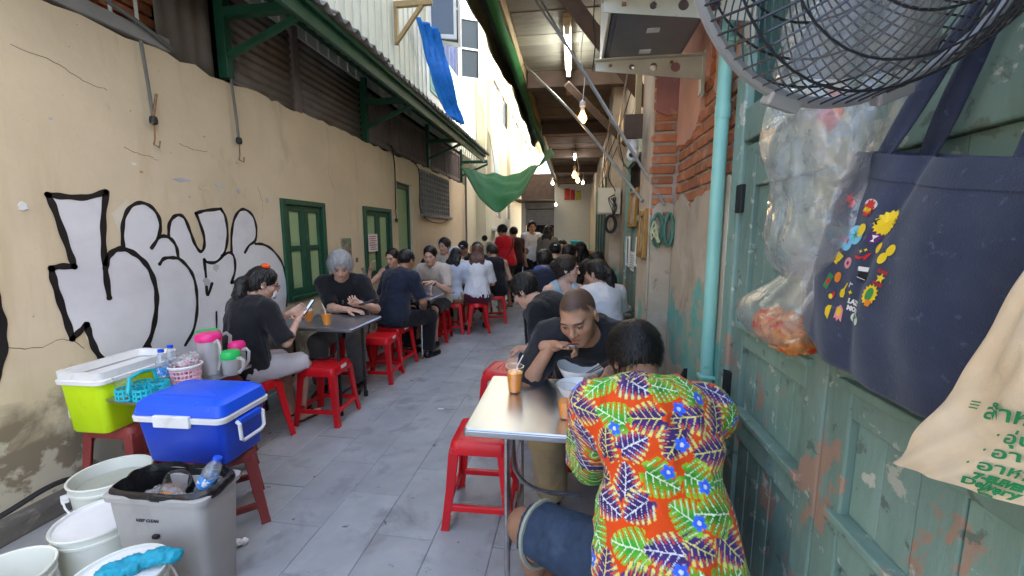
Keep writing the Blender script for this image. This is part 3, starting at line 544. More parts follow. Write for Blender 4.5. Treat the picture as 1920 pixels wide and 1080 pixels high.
# aqua drain pipe with joint collars
pp = thing('drain_pipe', 'aqua painted drain pipe running up the wall beside the plank door', 'pipe', (.556, 1.745, 0))
MB().tube([(0, 0, 0), (.004, .004, .8), (-.002, -.002, 1.7), (0, .003, 2.5), (0, 0, 3.28)], .0255, 14).build('pipe', m_aqua, pp, True)
for z in (.55, 1.93): MB().lathe([(.0275, 0), (.0285, .005), (.0285, .05), (.0275, .055)], 14).build('collar', m_aqua, pp, True, loc=(0, 0, z))
for z in (.9, 2.2): boxo('strap', m_aqua, pp, -.029, .03, -.030, .030, z, z+.014, .003)

# ceiling boards of the eave
for i in range(66):
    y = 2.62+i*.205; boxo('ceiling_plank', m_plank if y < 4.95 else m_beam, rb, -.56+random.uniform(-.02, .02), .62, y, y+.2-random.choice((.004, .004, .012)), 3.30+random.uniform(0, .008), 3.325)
for y in (4.95, 7.2, 9.4, 11.7, 14.0): boxo('cross_beam', m_beam, rb, -.55, .6, y-.06, y+.06, 3.12, 3.298, .008)
boxo('eave_board', m_tan, rb, -.60, -.565, 2.6, 16.1, 3.20, 3.36, .006)
boxo('eave_roof', m_corr, rb, -.75, .65, 2.55, 16.1, 3.37, 3.40)
# big slanting brace under the eave
b = MB(); b.tube([(-.22, 2.95, 3.22), (.62, 3.75, 2.55)], .075, 4); b.build('diagonal_brace', m_beam, rb)
b = MB(); b.tube([(-.1, 4.6, 3.05), (.58, 5.0, 2.5)], .045, 4); b.build('diagonal_brace', m_beam, rb)
# end of the alley
eb = thing('end_building', 'white walled shop with roller shutter closing the far end of the alley', 'building')
boxo('white_wall', m_endwall, eb, -.74, .62, 15.98, 16.3, 0, 3.6); boxo('wall', m_endwall, eb, -2.0, -1.84, 15.98, 16.3, 0, 3.0)
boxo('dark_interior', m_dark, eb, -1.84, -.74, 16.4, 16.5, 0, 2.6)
for i in range(7): boxo('shutter_slat', m_shut, eb, -1.84, -.745, 16.02, 16.05+.012*(i % 2), 1.78+i*.085, 1.78+i*.085+.08, .01)
for i in range(9): boxo('window_bar', m_black, eb, -1.8+i*.125, -1.78+i*.125, 16.1, 16.12, 0, 1.75)
boxo('window_rail', m_black, eb, -1.84, -.745, 16.09, 16.13, 1.1, 1.14)
boxo('gable_board', m_beam, eb, -2.0, -.742, 15.97, 16.1, 2.625, 3.7); boxo('awning', m_beam, eb, -2.1, -.70, 14.9, 15.94, 2.62, 2.68, .01); boxo('lintel', m_shut, eb, -1.86, -.742, 15.95, 16.2, 2.4, 2.62, .02)
for i, (x0, x1, mm) in enumerate(((-.36, -.16, (.42, .05, .03)), (-.13, .03, (.45, .03, .03)), (.06, .26, (.45, .38, .05)))):
    o = grid_mesh('banner', lambda u, v, x0=x0, x1=x1: (x0+(x1-x0)*u, 15.955+.012*math.sin(u*7+v*3), 2.72+v*(.42-.05*i)), 6, 4, M('banner_%d' % i, mm, .8), thick=.003)
    tag(o, ('red cloth banner nearest the shutter on the far white wall', 'small crimson cloth banner between the red and the yellow ones', 'faded yellow cloth banner on the far white wall')[i], 'banner')

# ------------------------------------------------------------------ signed distance fields -> meshes (smooth blended bodies, cloth, bags)
def V3(*a): return np.array(a, float)
def unit(v): v = np.asarray(v, float); return v/(np.linalg.norm(v)+1e-12)
def RC(a, b, r1, r2, k=.03, op='u'): return ('rc', np.array(a, float), np.array(b, float), r1, r2, k, op)
def EL(c, rad, rot=None, k=.03, op='u'): return ('el', np.array(c, float), np.array(rad, float), np.eye(3) if rot is None else np.array(rot, float), k, op)
def CUT(o, n, k=.004): return ('cut', np.array(o, float), unit(n), k)      # removes the side the normal points to
def chain(pts, rs, k=.03): return [RC(pts[i], pts[i+1], rs[i], rs[i+1], k) for i in range(len(pts)-1)]
def prim_box(p):
    if p[0] == 'rc': r = max(p[3], p[4]); return np.minimum(p[1], p[2])-r, np.maximum(p[1], p[2])+r
    e = np.sqrt(((p[3]*p[2][None, :])**2).sum(1)); return p[1]-e, p[1]+e
def field(prims, h, lo=None, hi=None, pad=None):
    bx = [prim_box(p) for p in prims if p[0] != 'cut' and p[-1] == 'u']; pad = pad or 4*h
    if lo is None: lo = np.min([b[0] for b in bx], 0)-pad; hi = np.max([b[1] for b in bx], 0)+pad
    n = np.ceil((hi-lo)/h).astype(int)+1; D = np.full(n, .5, np.float32)
    ax = [lo[i]+h*np.arange(n[i]) for i in range(3)]
    for p in prims:
        if p[0] == 'cut':
            d = (ax[0][:, None, None]-p[1][0])*p[2][0]+(ax[1][None, :, None]-p[1][1])*p[2][1]+(ax[2][None, None, :]-p[1][2])*p[2][2]
            D = np.maximum(D, d.astype(np.float32)); continue
        b0, b1 = prim_box(p); k = p[-2]; m = k+3*h
        i0 = np.clip(np.floor((b0-m-lo)/h).astype(int), 0, n); i1 = np.clip(np.ceil((b1+m-lo)/h).astype(int)+1, 0, n)
        if (i1 <= i0).any(): continue
        sl = tuple(slice(a, b) for a, b in zip(i0, i1))
        P = np.stack(np.meshgrid(*[ax[i][sl[i]] for i in range(3)], indexing='ij'), -1)
        if p[0] == 'rc':
            ba = p[2]-p[1]; t = np.clip(((P-p[1])@ba)/(ba@ba+1e-12), 0, 1); d = np.linalg.norm(P-p[1]-t[..., None]*ba, axis=-1)-(p[3]+(p[4]-p[3])*t)
        else:
            q = (P-p[1])@p[3]; k0 = np.linalg.norm(q/p[2], axis=-1); k1 = np.linalg.norm(q/p[2]**2, axis=-1); d = k0*(k0-1)/(k1+1e-9)
            d = np.where(k0 < 1e-3, -p[2].min(), d)
        s = D[sl]
        if p[-1] == 'u': hh = np.maximum(k-np.abs(s-d), 0)/max(k, 1e-6); D[sl] = np.minimum(s, d)-hh*hh*k*.25
        else: d = -d; hh = np.maximum(k-np.abs(s-d), 0)/max(k, 1e-6); D[sl] = np.maximum(s, d)+hh*hh*k*.25
    D[0], D[-1] = np.maximum(D[0], h), np.maximum(D[-1], h)
    D[:, 0], D[:, -1] = np.maximum(D[:, 0], h), np.maximum(D[:, -1], h); D[:, :, 0], D[:, :, -1] = np.maximum(D[:, :, 0], h), np.maximum(D[:, :, -1], h)
    return D, lo
def nets(D, lo, h):
    S = D < 0; nx, ny, nz = D.shape
    c = S[:-1, :-1, :-1].astype(np.int8)
    cs = sum(S[i:nx-1+i, j:ny-1+j, k:nz-1+k].astype(np.int8) for i in (0, 1) for j in (0, 1) for k in (0, 1))
    act = (cs > 0) & (cs < 8); I = np.argwhere(act); idx = np.full(act.shape, -1, np.int64); idx[act] = np.arange(len(I))
    if not len(I): return np.zeros((0, 3)), np.zeros((0, 4), int)
    co = np.array([(i, j, k) for i in (0, 1) for j in (0, 1) for k in (0, 1)])
    val = np.stack([D[I[:, 0]+o[0], I[:, 1]+o[1], I[:, 2]+o[2]] for o in co], 1)
    acc = np.zeros((len(I), 3)); cnt = np.zeros(len(I))
    for a in range(8):
        for b in range(a+1, 8):
            if abs(co[a]-co[b]).sum() != 1: continue
            va, vb = val[:, a], val[:, b]; m = (va < 0) != (vb < 0); t = np.where(m, va/(va-vb+1e-12), 0)
            acc += np.where(m[:, None], co[a]+t[:, None]*(co[b]-co[a]), 0); cnt += m
    V = lo+h*(I+acc/cnt[:, None]); F = []
    for ax in range(3):
        o = [0, 0, 0]; o[ax] = 1
        A = S[:nx-o[0], :ny-o[1], :nz-o[2]]; B = S[o[0]:, o[1]:, o[2]:]; e = np.argwhere(A != B)
        u, w = (ax+1) % 3, (ax+2) % 3
        e = e[(e[:, u] > 0) & (e[:, w] > 0) & (e[:, u] < D.shape[u]-1) & (e[:, w] < D.shape[w]-1)]
        def ci(du, dw): q = e.copy(); q[:, u] -= du; q[:, w] -= dw; return idx[q[:, 0], q[:, 1], q[:, 2]]
        q = np.stack([ci(0, 0), ci(1, 0), ci(1, 1), ci(0, 1)], 1); fl = ~A[e[:, 0], e[:, 1], e[:, 2]]; q[fl] = q[fl][:, ::-1]; F.append(q)
    return V, np.concatenate(F)
def vnormals(V, F):
    a, b, c, d = (V[F[:, i]] for i in range(4)); n = np.cross(c-a, d-b); N = np.zeros_like(V)
    for i in range(4): np.add.at(N, F[:, i], n)
    return N/(np.linalg.norm(N, axis=1)[:, None]+1e-12)
def relax(V, F, it=2, lam=.5):
    for _ in range(it):
        A = np.zeros_like(V); C = np.zeros(len(V))
        for i in range(4):
            j = (i+1) % 4; np.add.at(A, F[:, i], V[F[:, j]]); np.add.at(A, F[:, j], V[F[:, i]]); np.add.at(C, F[:, i], 1); np.add.at(C, F[:, j], 1)
        V = V+lam*(A/np.maximum(C, 1)[:, None]-V)
    return V
def np_mesh(name, V, F, mat, parent=None, col=None, smooth=True, ngon=4):
    me = bpy.data.meshes.new(name); V = np.asarray(V, np.float32); F = np.asarray(F, np.int32)
    me.vertices.add(len(V)); me.vertices.foreach_set('co', V.ravel()); me.loops.add(F.size); me.loops.foreach_set('vertex_index', F.ravel())
    me.polygons.add(len(F)); me.polygons.foreach_set('loop_start', np.arange(0, F.size, ngon, dtype=np.int32))
    try: me.polygons.foreach_set('loop_total', np.full(len(F), ngon, np.int32))
    except Exception: pass
    me.update(calc_edges=True); me.validate()
    if smooth: me.polygons.foreach_set('use_smooth', np.ones(len(me.polygons), bool))
    for m in (mat if isinstance(mat, (list, tuple)) else [mat]): me.materials.append(m)
    if col is not None:
        a = me.color_attributes.new('Col', 'FLOAT_COLOR', 'POINT'); c = np.ones((len(V), 4), np.float32); c[:, :3] = col; a.data.foreach_set('color', c.ravel())
    o = bpy.data.objects.new(name, me); return link(o, parent)
def wrinkle(V, N, amp, sc_=(9, 9, 9), seed=0., ridge=.6):
    q = V*np.array(sc_)+seed; n = vnoise(q)+.5*vnoise(q*2.1+7); r = 1-2*np.abs(vnoise(q*1.3+19))
    r2 = 1-2*np.abs(vnoise(q*2.7+41)); return V+N*((1-ridge)*n+ridge*r*.9+.38*r2)[:, None]*amp
def sdf_mesh(name, prims, h, mat, parent=None, wr=0., wsc=(9, 9, 9), seed=0., rl=1, colfn=None, ridge=.6):
    V, F = nets(*((lambda D, lo: (D, lo, h))(*field(prims, h))))
    if rl: V = relax(V, F, rl)
    if wr: V = wrinkle(V, vnormals(V, F), wr, wsc, seed, ridge)
    return np_mesh(name, V, F, mat, parent, None if colfn is None else colfn(V))

# ------------------------------------------------------------------ people
m_skin = M('skin', (.5, .3, .2), .48, var=.12, vs=26, vcol=True, bump=.0010, bs=180, spec=.42, sss=.12)
def cloth(name, col, rough=.85, fine=260., bump=.0012, var=.08):
    return M(name, col, rough, var=var, vs=8, bump=bump, bs=fine, sheen=.15, spec=.25)
m_hair = {}
def hair_mat(name, col, rough=.42):
    if name not in m_hair: m_hair[name] = M('hair_'+name, col, rough, var=.35, vs=70, bump=.0035, bs=130, stretch=(1, 1, .12), spec=.5)
    return m_hair[name]
def rotz(a): c, s = math.cos(a), math.sin(a); return np.array([[c, -s, 0], [s, c, 0], [0, 0, 1]])
def ik(a, t, l1, l2, pole):
    d = t-a; L_ = np.linalg.norm(d); mx = (l1+l2)*.995
    if L_ > mx: t = a+d/L_*mx; d = t-a; L_ = mx
    L_ = max(L_, abs(l1-l2)+.02); u = d/np.linalg.norm(d); x = (l1*l1-l2*l2+L_*L_)/(2*L_); hgt = math.sqrt(max(l1*l1-x*x, 0))
    p = np.array(pole, float); p = p-u*(p@u); p = unit(p); return a+u*x+p*hgt, t
SKIN = dict(light=(.62, .37, .26), mid=(.50, .285, .185), tan=(.42, .22, .13), dark=(.30, .15, .085), pale=(.70, .45, .34))
def hand_prims(W, d, n, side, s, curl=.5, spread=1.):
    d = unit(d); n = unit(n-d*(n@d)); t = np.cross(d, n)*side
    P = [RC(W-d*.03*s, W+d*.02*s, .027*s, .026*s, .02), EL(W+d*.055*s, (.040*s, .015*s, .050*s), np.stack([t, n, d], 1), .015)]
    for off, ln, b in ((.030, .072, .0), (.011, .080, .05), (-.009, .074, .1), (-.027, .058, .18)):
        p = W+d*.092*s+t*off*s; dd = unit(d+t*off*2.*spread); r = .0088*s; a = curl*(.7+b); q = [p-d*.02*s]; rr = [r]
        for i, f in enumerate((.42, .32, .26)):
            ca, sa = math.cos(a*(i+.6)), math.sin(a*(i+.6)); e = unit(dd*ca+n*sa); p = p+e*ln*f*s; q.append(p); rr.append(r*(1-.1*(i+1)))
        P += chain(q, rr, .005)
    p = W+d*.025*s+t*.030*s; e1 = unit(d*.75+t*.65+n*.35); e2 = unit(d*.95+t*.25+n*.35); q = [p, p+e1*.04*s, p+e1*.04*s+e2*.032*s, p+e1*.04*s+e2*.055*s]
    return P+chain(q, [.013*s, .011*s, .0095*s, .0078*s], .008)
class Pose: pass
def person(label, pos, yaw, seat=.46, s=1., fem=False, lean=8, hunch=12, side=0, twist=0, neck=10, head=(0, 10, 0), lh=None, rh=None, lf=None, rf=None,
           lpole=None, rpole=None, hands=(None, None), curl=(.55, .55), skin='mid', fat=1., shirt=None, pants=None, shoes=None, hair=None, res=.012, hres=.006, group=None, sh_fwd=0., stand=False, glasses=False,
           lkp=None, rkp=None, face=None, name='person'):
    """one seated or standing figure. local frame: x right, y forward, z up; origin under the pelvis on the ground"""
    o = Pose(); RZ = rotz(R(yaw)); base = np.array([pos[0], pos[1], 0.])
    def loc(p):
        if p is None: return None
        return RZ.T@(np.array(p[1:], float)-base) if p[0] == 'w' else np.array(p, float)
    hz = (.915*s if stand else seat+.095*s)
    def dr(a): return unit(V3(math.sin(R(side)), math.sin(R(a)), math.cos(R(a))))
    p0 = V3(0, 0, hz); p1 = p0+dr(lean*.5)*.17*s; p2 = p1+dr(lean)*.165*s; ud = dr(lean+hunch); p3 = p2+ud*.165*s
    TW_ = rotz(R(twist)); hw = (.150 if fem else .172)*s
    lat = TW_@V3(1, 0, 0); fw = TW_@unit(np.cross(ud, V3(1, 0, 0)))*1.
    fw = np.cross(ud, lat); fw = unit(fw)
    sh = {q: p3-ud*.05*s+lat*q*hw+fw*(sh_fwd+.01)*s for q in (1, -1)}
    nt = p3+unit(ud+dr(lean+hunch+neck))*.075*s
    hy, hp, hr = [R(a) for a in head]
    Hm = rotz(hy)@np.array(Matrix.Rotation(-hp, 3, 'X'))@np.array(Matrix.Rotation(hr, 3, 'Y'))     # columns: right, forward, up of the head
    hc = nt+Hm@V3(0, .025, .075)*s
    lh = loc(lh); rh = loc(rh); lf = loc(lf); rf = loc(rf)
    if lh is None: lh = V3(-.2, .12, hz-.1) if stand else V3(-.12, .33, hz+.12)
    if rh is None: rh = V3(.2, .12, hz-.1) if stand else V3(.12, .33, hz+.12)
    if lf is None: lf = V3(-.11, 0, 0) if stand else V3(-.13, .40, 0)
    if rf is None: rf = V3(.11, .03, 0) if stand else V3(.13, .40, 0)
    J = {}
    for q, t, pl in ((-1, lh, lpole), (1, rh, rpole)):
        e, w = ik(sh[q], t, .285*s, .25*s, lat*q*.6+V3(0, -.35, -1) if pl is None else np.array(pl, float)); J['e', q] = e; J['w', q] = w
    for q, t, kp in ((-1, lf, lkp), (1, rf, rkp)):
        hip = p0+V3(q*.088*s, .0, -.02*s); an = t+V3(0, -.03*s, .075*s)
        k_, a_ = ik(hip, an, .43*s, .415*s, V3(q*.15, 1, .6) if kp is None else np.array(kp, float)); J['h', q] = hip; J['k', q] = k_; J['a', q] = a_; J['t', q] = a_-an+t
    spr = lambda u: np.stack([unit(np.cross(np.cross(u, V3(1, 0, 0)), u)), unit(np.cross(u, V3(1, 0, 0))), u], 1)
    A0, A1, A2 = spr(dr(lean*.3)), spr(dr(lean)), np.stack([lat, fw, ud], 1); fz = fat
    def torso(e=0., k=.05):
        T = [EL(p0+V3(0, 0, .03*s), V3(.155*s, .112*s*fz, .12*s)+e, A0, k), EL(p1, V3((.125 if fem else .138)*s*fz, .098*s*fz, .13*s)+e, A1, k),
             EL(p2+ud*.02*s, V3((.135 if fem else .158)*s*fz**.5, .108*s*fz**.5, .15*s)+e, A2, k), EL(p3-ud*.07*s-fw*.012*s, V3((.13 if fem else .155)*s, .088*s, .095*s)+e, A2, k)]
        for q in (1, -1):
            T.append(RC(p3-ud*.025*s+lat*q*.05*s, sh[q], .05*s+e, .054*s+e, k))
            T.append(EL(p0+V3(q*.078*s, -.045*s, -.01*s), V3(.098, .095, .095)*s+e, None, k))
            if fem: T.append(EL(p2+ud*.01*s+fw*.078*s+lat*q*.062*s, V3(.058, .052, .058)*s+e, A2, .04))
        return T
    AR = (.040, .035, .034, .023) if fem else (.047, .040, .040, .027)
    LR = (.088, .058, .052, .034) if not fem else (.088, .056, .050, .032)
    # ---- body skin
    B = torso()+[RC(p3-ud*.03*s, nt+Hm@V3(0, 0, .03)*s, .058*s*(.9 if fem else 1), .050*s*(.88 if fem else 1), .03)]
    for q in (1, -1):
        B += [RC(sh[q], J['e', q], AR[0]*s, AR[1]*s, .03), RC(J['e', q], J['w', q], AR[2]*s, AR[3]*s, .02), EL(J['e', q]*.72+J['w', q]*.28, V3(.042, .042, .06)*s*(.85 if fem else 1), np.stack([unit(np.cross(J['w', q]-J['e', q], V3(.3, .5, .8))), unit(np.cross(J['w', q]-J['e', q], np.cross(J['w', q]-J['e', q], V3(.3, .5, .8)))), unit(J['w', q]-J['e', q])], 1), .02)]
        B += [RC(J['h', q], J['k', q], LR[0]*s, LR[1]*s, .04), RC(J['k', q], J['a', q], LR[2]*s, LR[3]*s, .03), EL(J['k', q]*.68+J['a', q]*.32+V3(0, -.022*s, 0), V3(.05, .052, .10)*s, None, .03)]
        ft = J['t', q]; B += [RC(J['a', q], ft+V3(0, -.045*s, .03*s), .034*s, .033*s, .02), RC(ft+V3(0, -.045*s, .03*s), ft+V3(q*.015, .13*s, .02*s), .033*s, .024*s, .02), RC(ft+V3(q*-.012, .1*s, .02*s), ft+V3(q*.03, .11*s, .018*s), .02*s, .018*s, .02)]
    meshes = []
    D, lo = field(B, res); V, F = nets(D, lo, res); V = relax(V, F, 1); meshes.append((V, F, None))
    # ---- head at a finer grid, in head space
    def hp_(x, y, z): return hc+Hm@V3(x, y, z)*s
    fs = .95 if fem else 1.
    H = [EL(hp_(0, -.014, .034), V3(.076, .097, .088)*s, Hm, .02), EL(hp_(0, .024, -.040), V3(.061*fs, .066, .078)*s, Hm, .035), EL(hp_(0, .062, -.097), V3(.024, .022, .019)*s*fs, Hm, .03),
         EL(hp_(.043, .052, -.022), V3(.024, .026, .024)*s, Hm, .03), EL(hp_(-.043, .052, -.022), V3(.024, .026, .024)*s, Hm, .03), EL(hp_(0, .078, .022), V3(.05, .017, .013)*s, Hm, .025),
         RC(hp_(0, .086, .008), hp_(0, .104, -.030), .008*s, .0125*s, .012), EL(hp_(.012, .094, -.034), V3(.009, .010, .008)*s, Hm, .008), EL(hp_(-.012, .094, -.034), V3(.009, .010, .008)*s, Hm, .008)]
    for q in (1, -1): H += [EL(hp_(q*.032, .096, .002), V3(.017, .013, .0105)*s, Hm, .012, 's'), EL(hp_(q*.032, .077, .001), V3(.014, .0125, .0115)*s, Hm, .002)]
    H += [EL(hp_(0, .083, -.0575), V3(.022, .011, .0062)*s, Hm, .006), EL(hp_(0, .081, -.0685), V3(.019, .011, .007)*s, Hm, .006)]
    for q in (1, -1): H += [EL(hp_(q*.078, -.012, -.006), V3(.009, .019, .031)*s, Hm@np.array(Matrix.Rotation(q*R(-18), 3, 'Z')), .006), EL(hp_(q*.085, -.006, -.004), V3(.006, .010, .017)*s, Hm, .004, 's')]
    H.append(RC(nt-ud*.02*s, hp_(0, -.02, -.04), .0515*s*(.88 if fem else 1), .05*s*(.88 if fem else 1), .03))
    D, lo = field(H, hres); V, F = nets(D, lo, hres); V = relax(V, F, 1, .3); meshes.append((V, F, 'head'))
    for i, q in enumerate((-1, 1)):
        w = J['w', q]; d = unit(w-J['e', q]); n = -lat*q*.5+V3(0, 0, -.8)
        if hands[i] is not None: d = np.array(hands[i][0], float); n = np.array(hands[i][1], float)
        HP = hand_prims(w, d, np.array(n, float), -q, s*(.92 if fem else 1), curl[i]); D, lo = field(HP, min(hres, .0065)); V, F = nets(D, lo, min(hres, .0065)); V = relax(V, F, 1, .3); meshes.append((V, F, 'hand'))
    sk = np.array(SKIN[skin]); VV, FF, CC = [], [], []; nv = 0
    hb = np.array(hair['col']) if hair else np.array((.01, .01, .01))
    for V, F, kind in meshes:
        c = np.tile(sk, (len(V), 1))
        if kind == 'head':
            L_ = ((V-hc)@Hm)/s; x, y, z = np.abs(L_[:, 0]), L_[:, 1], L_[:, 2]; fr = y > .04
            def mixc(mask, col): nonlocal c; c = c*(1-mask[:, None])+np.array(col)*mask[:, None]
            sm = lambda v: np.clip(v, 0, 1)
            mixc(sm(1.3-np.hypot((x-.046)/.028, (z+.028)/.022))*.25*fr, sk*np.array((1.15, .8, .75)))
            mixc(sm(2.2-2*np.hypot(x/.023, (z+.062)/.0115))*(y > .06)*.8, sk*np.array((.85, .45, .45)))
            mixc(sm(2.2-2*np.hypot(x/.022, (z+.0627)/.0022))*(y > .06)*.7, sk*.25)
            mixc(sm(2.5-2*np.hypot((x-.035)/.022, (z-.0225)/.0048))*fr*.85, np.minimum(hb, .05))
            mixc(sm(2.2-2*np.hypot((x-.032)/.0165, (z-.0005)/.0075))*fr, (.04, .025, .02))
            mixc(sm(2.2-2*np.hypot((x-.032)/.0125, (z+.0015)/.0042))*fr, (.55, .52, .5))
            mixc(sm(2.4-2*np.hypot((x-.032)/.0062, (z-.000)/.0062))*fr, (.012, .008, .006))
            mixc(sm(2.-2*np.hypot((x-.010)/.006, (z+.040)/.004))*(y > .08)*.7, sk*.3)
            if hair and hair.get('stubble'): nb_ = .25*vnoise(L_*90)+.15*vnoise(L_*240); hl = np.maximum(np.where(y > .02, .062-np.maximum(0, x-.045)*1.2, .062-(.02-y)*1.25), -.05); mixc(sm((z-hl)/.018+nb_)*(.92-.12*sm((z-hl)/.05))*(x < .083), hb*1.2)
        elif kind is None:
            tz = V[:, 2]; c = c*(1-.06*vnoise(V*9)[:, None])
        VV.append(V); FF.append(F+nv); CC.append(c); nv += len(V)
    T4 = lambda V: (V@RZ.T)+base
    body = np_mesh(name, T4(np.concatenate(VV))-base, np.concatenate(FF), m_skin, None, np.concatenate(CC)); body.location = base
    tag(body, label, 'person', group)
    def child(name, prims, h, mat, wr=0., wsc=(9, 9, 9), rl=1, colfn=None, ridge=.6):
        D, lo = field(prims, h); V, F = nets(D, lo, h)
        if not len(F): return None
        if rl: V = relax(V, F, rl)
        if wr: V = wrinkle(V, vnormals(V, F), wr, wsc, pos[0]*13, ridge)
        col = None if colfn is None else colfn(V)
        return np_mesh(name, T4(V)-base, F, mat, body, col)
    # ---- shirt
    if shirt:
        e = shirt.get('ease', .014)*s; slv = shirt.get('sleeve', .62); h = shirt.get('res', res*.8); S = torso(e, .05); cuts = []
        hem = shirt.get('hem', -.05)
        if shirt.get('loose', 0): 
            lo_ = shirt['loose']; S += [EL(p0*.35+p1*.65-fw*.005, V3(.158*s*fz**.5, .125*s*fz, .20*s)+lo_, A1, .06), EL(p0+V3(0, .0, .02*s), V3(.175, .14*fz, .13)*s+lo_*.8, A0, .06)]
        for q in (1, -1):
            if slv > 0:
                if slv <= 1: tgt = sh[q]+(J['e', q]-sh[q])*slv
                else: tgt = J['e', q]
                r1 = shirt.get('cuff', .062)*s
                sl = [RC(sh[q], tgt, AR[0]*s+e+.012*s, r1, .04)]
                if slv > 1:
                    t2 = J['e', q]+(J['w', q]-J['e', q])*(slv-1); sl.append(RC(J['e', q], t2, r1, r1*.8, .03)); cuts.append((t2, unit(J['w', q]-J['e', q]), r1))
                else: cuts.append((tgt, unit(J['e', q]-sh[q]), r1))
                S += sl
        for c_, n_, r_ in cuts: S.append(EL(c_+n_*(r_*1.3), V3(r_*1.75, r_*1.75, r_*1.3), np.stack([unit(np.cross(n_, V3(.2, .4, .9))), unit(np.cross(n_, np.cross(n_, V3(.2, .4, .9)))), n_], 1), .004, 's'))
        nc = shirt.get('neck', .072)*s
        S.append(RC(p3+ud*.035*s+fw*shirt.get('nfwd', .02)*s, p3+ud*.16*s+fw*.02*s, nc, nc*1.25, .012, 's'))
        if shirt.get('tank'):
            for q in (1, -1): S.append(EL(sh[q]+lat*q*.022*s, V3(.062, .10, .115)*s, A2, .012, 's'))
            S.append(RC(p3+fw*.06*s-ud*.01*s, p3+ud*.1*s, .062*s, .08*s, .012, 's'))
        S.append(CUT(p0+V3(0, 0, hem*s), V3(0, -.15, -1)))
        if shirt.get('collar'):
            for j in range(9):
                a0, a1 = R(-160+j*35.5), R(-160+(j+1)*35.5); cp = lambda a: p3+ud*(.028+.012*math.cos(a))*s+(lat*math.sin(a)*-.066+fw*(-math.cos(a)*.062+.014))*s
                S.append(RC(cp(a0), cp(a1), .013*s, .013*s, .008))
        child(shirt.get('name', 'shirt'), S, h, shirt['mat'], shirt.get('wr', .0085)*s, shirt.get('wsc', (11, 11, 7)), 2, (lambda V: shirt['colfn'](V, dict(p0=p0, p1=p1, p2=p2, p3=p3, lat=lat, fw=fw, ud=ud, sh=sh, J=J))) if shirt.get('colfn') else None)
    # ---- trousers, shorts, skirt
    if pants:
        e = pants.get('ease', .012)*s; ln = pants.get('len', 2.); P = [EL(p0+V3(0, 0, .02*s), V3(.158, .118*fz, .12)*s+e, A0, .05)]; cuts = []
        for q in (1, -1):
            P += [EL(p0+V3(q*.078*s, -.045*s, -.01*s), V3(.098, .095, .095)*s+e, None, .05)]
            fl = pants.get('flare', .012)*s; h_, k_, a_ = J['h', q], J['k', q], J['a', q]
            if ln <= 1: t = h_+(k_-h_)*ln; P.append(RC(h_, t, LR[0]*s+e, LR[1]*s+e+fl+(1-ln)*.03, .05)); cuts.append((t, unit(k_-h_), LR[1]*s+e+fl+.03))
            else:
                P.append(RC(h_, k_, LR[0]*s+e, LR[1]*s+e+fl, .05)); t = k_+(a_-k_)*(ln-1); P.append(RC(k_, t, LR[1]*s+e+fl*.8, (LR[3]+.012)*s+e+fl+(2-ln)*.02, .03)); cuts.append((t, unit(a_-k_), .08))
        if pants.get('skirt'):
            kk = (J['k', 1]+J['k', -1])/2; P += [RC(p0, kk*.9+p0*.1, .15*s, .12*s, .06)]
        for c_, n_, r_ in cuts: P.append(EL(c_+n_*(r_*1.2), V3(r_*1.9, r_*1.9, r_*1.2), np.stack([unit(np.cross(n_, V3(.9, .1, .2))), unit(np.cross(n_, np.cross(n_, V3(.9, .1, .2)))), n_], 1), .004, 's'))
        P.append(CUT(p0+dr(lean*.3)*.11*s, dr(lean*.3)))
        if not stand: P.append(CUT(V3(0, 0, seat-.004), V3(0, 0, -1))) if ln <= 1 else None
        child(pants.get('name', 'shorts' if ln <= 1.2 else 'trousers'), P, pants.get('res', res), pants['mat'], .005*s, (12, 12, 12), 2)
    # ---- shoes
    if shoes:
        for q in (1, -1):
            ft = J['t', q]
            if shoes.get('kind') == 'sandal':
                S = [RC(ft+V3(0, -.05*s, .006), ft+V3(q*.012, .125*s, .006), .043*s, .047*s, .01), CUT(V3(0, 0, .016), V3(0, 0, 1)), CUT(V3(0, 0, .001), V3(0, 0, -1))]
                S = S[:1]+S[1:]
                child('sandal', S, .006, shoes['mat'])
                child('sandal_strap', [RC(ft+V3(-.03*s, .05*s, .03*s), ft+V3(.0, .08*s, .052*s), .008, .008, .01), RC(ft+V3(.0, .08*s, .052*s), ft+V3(.035*s, .05*s, .03*s), .008, .008, .01)], .005, shoes['mat'])
            else:
                S = [RC(ft+V3(0, -.05*s, .036*s), ft+V3(q*.012, .13*s, .026*s), .043*s, .036*s, .02), RC(J['a', q]+V3(0, 0, -.01), ft+V3(0, -.04*s, .035*s), .047*s, .044*s, .02), EL(ft+V3(0, .045*s, .01), V3(.048, .13, .016)*s, None, .006), CUT(V3(0, 0, .001), V3(0, 0, -1)), CUT(J['a', q]+V3(0, 0, .012), V3(0, 0, 1))]
                child('shoe', S, max(.006, res*.7), shoes['mat'])
    # ---- hair
    if hair and hair['style'] != 'buzz':
        v = hair.get('vol', .012); st = hair['style']; mat = hair['mat']; h = hair.get('res', hres*1.2)
        G = [EL(hp_(0, -.016, .036), (V3(.076, .097, .088)+v)*s, Hm, .02)]
        if hair.get('top'): G.append(EL(hp_(0, hair.get('topf', -.005), .085), V3(.068, .085, hair['top'])*s, Hm, .03))
        fl = hair.get('line', .062)+.012
        G += [EL(hp_(0, .115, fl-.105), V3(.079, .085, .107)*s, Hm, .012, 's'), EL(hp_(0, .05, -.12), V3(.1, .11, .10)*s, Hm, .012, 's')]
        if hair.get('part'): G.append(EL(hp_(.01, .105, fl+.01), V3(.018, .03, .03)*s, Hm, .02, 's'))
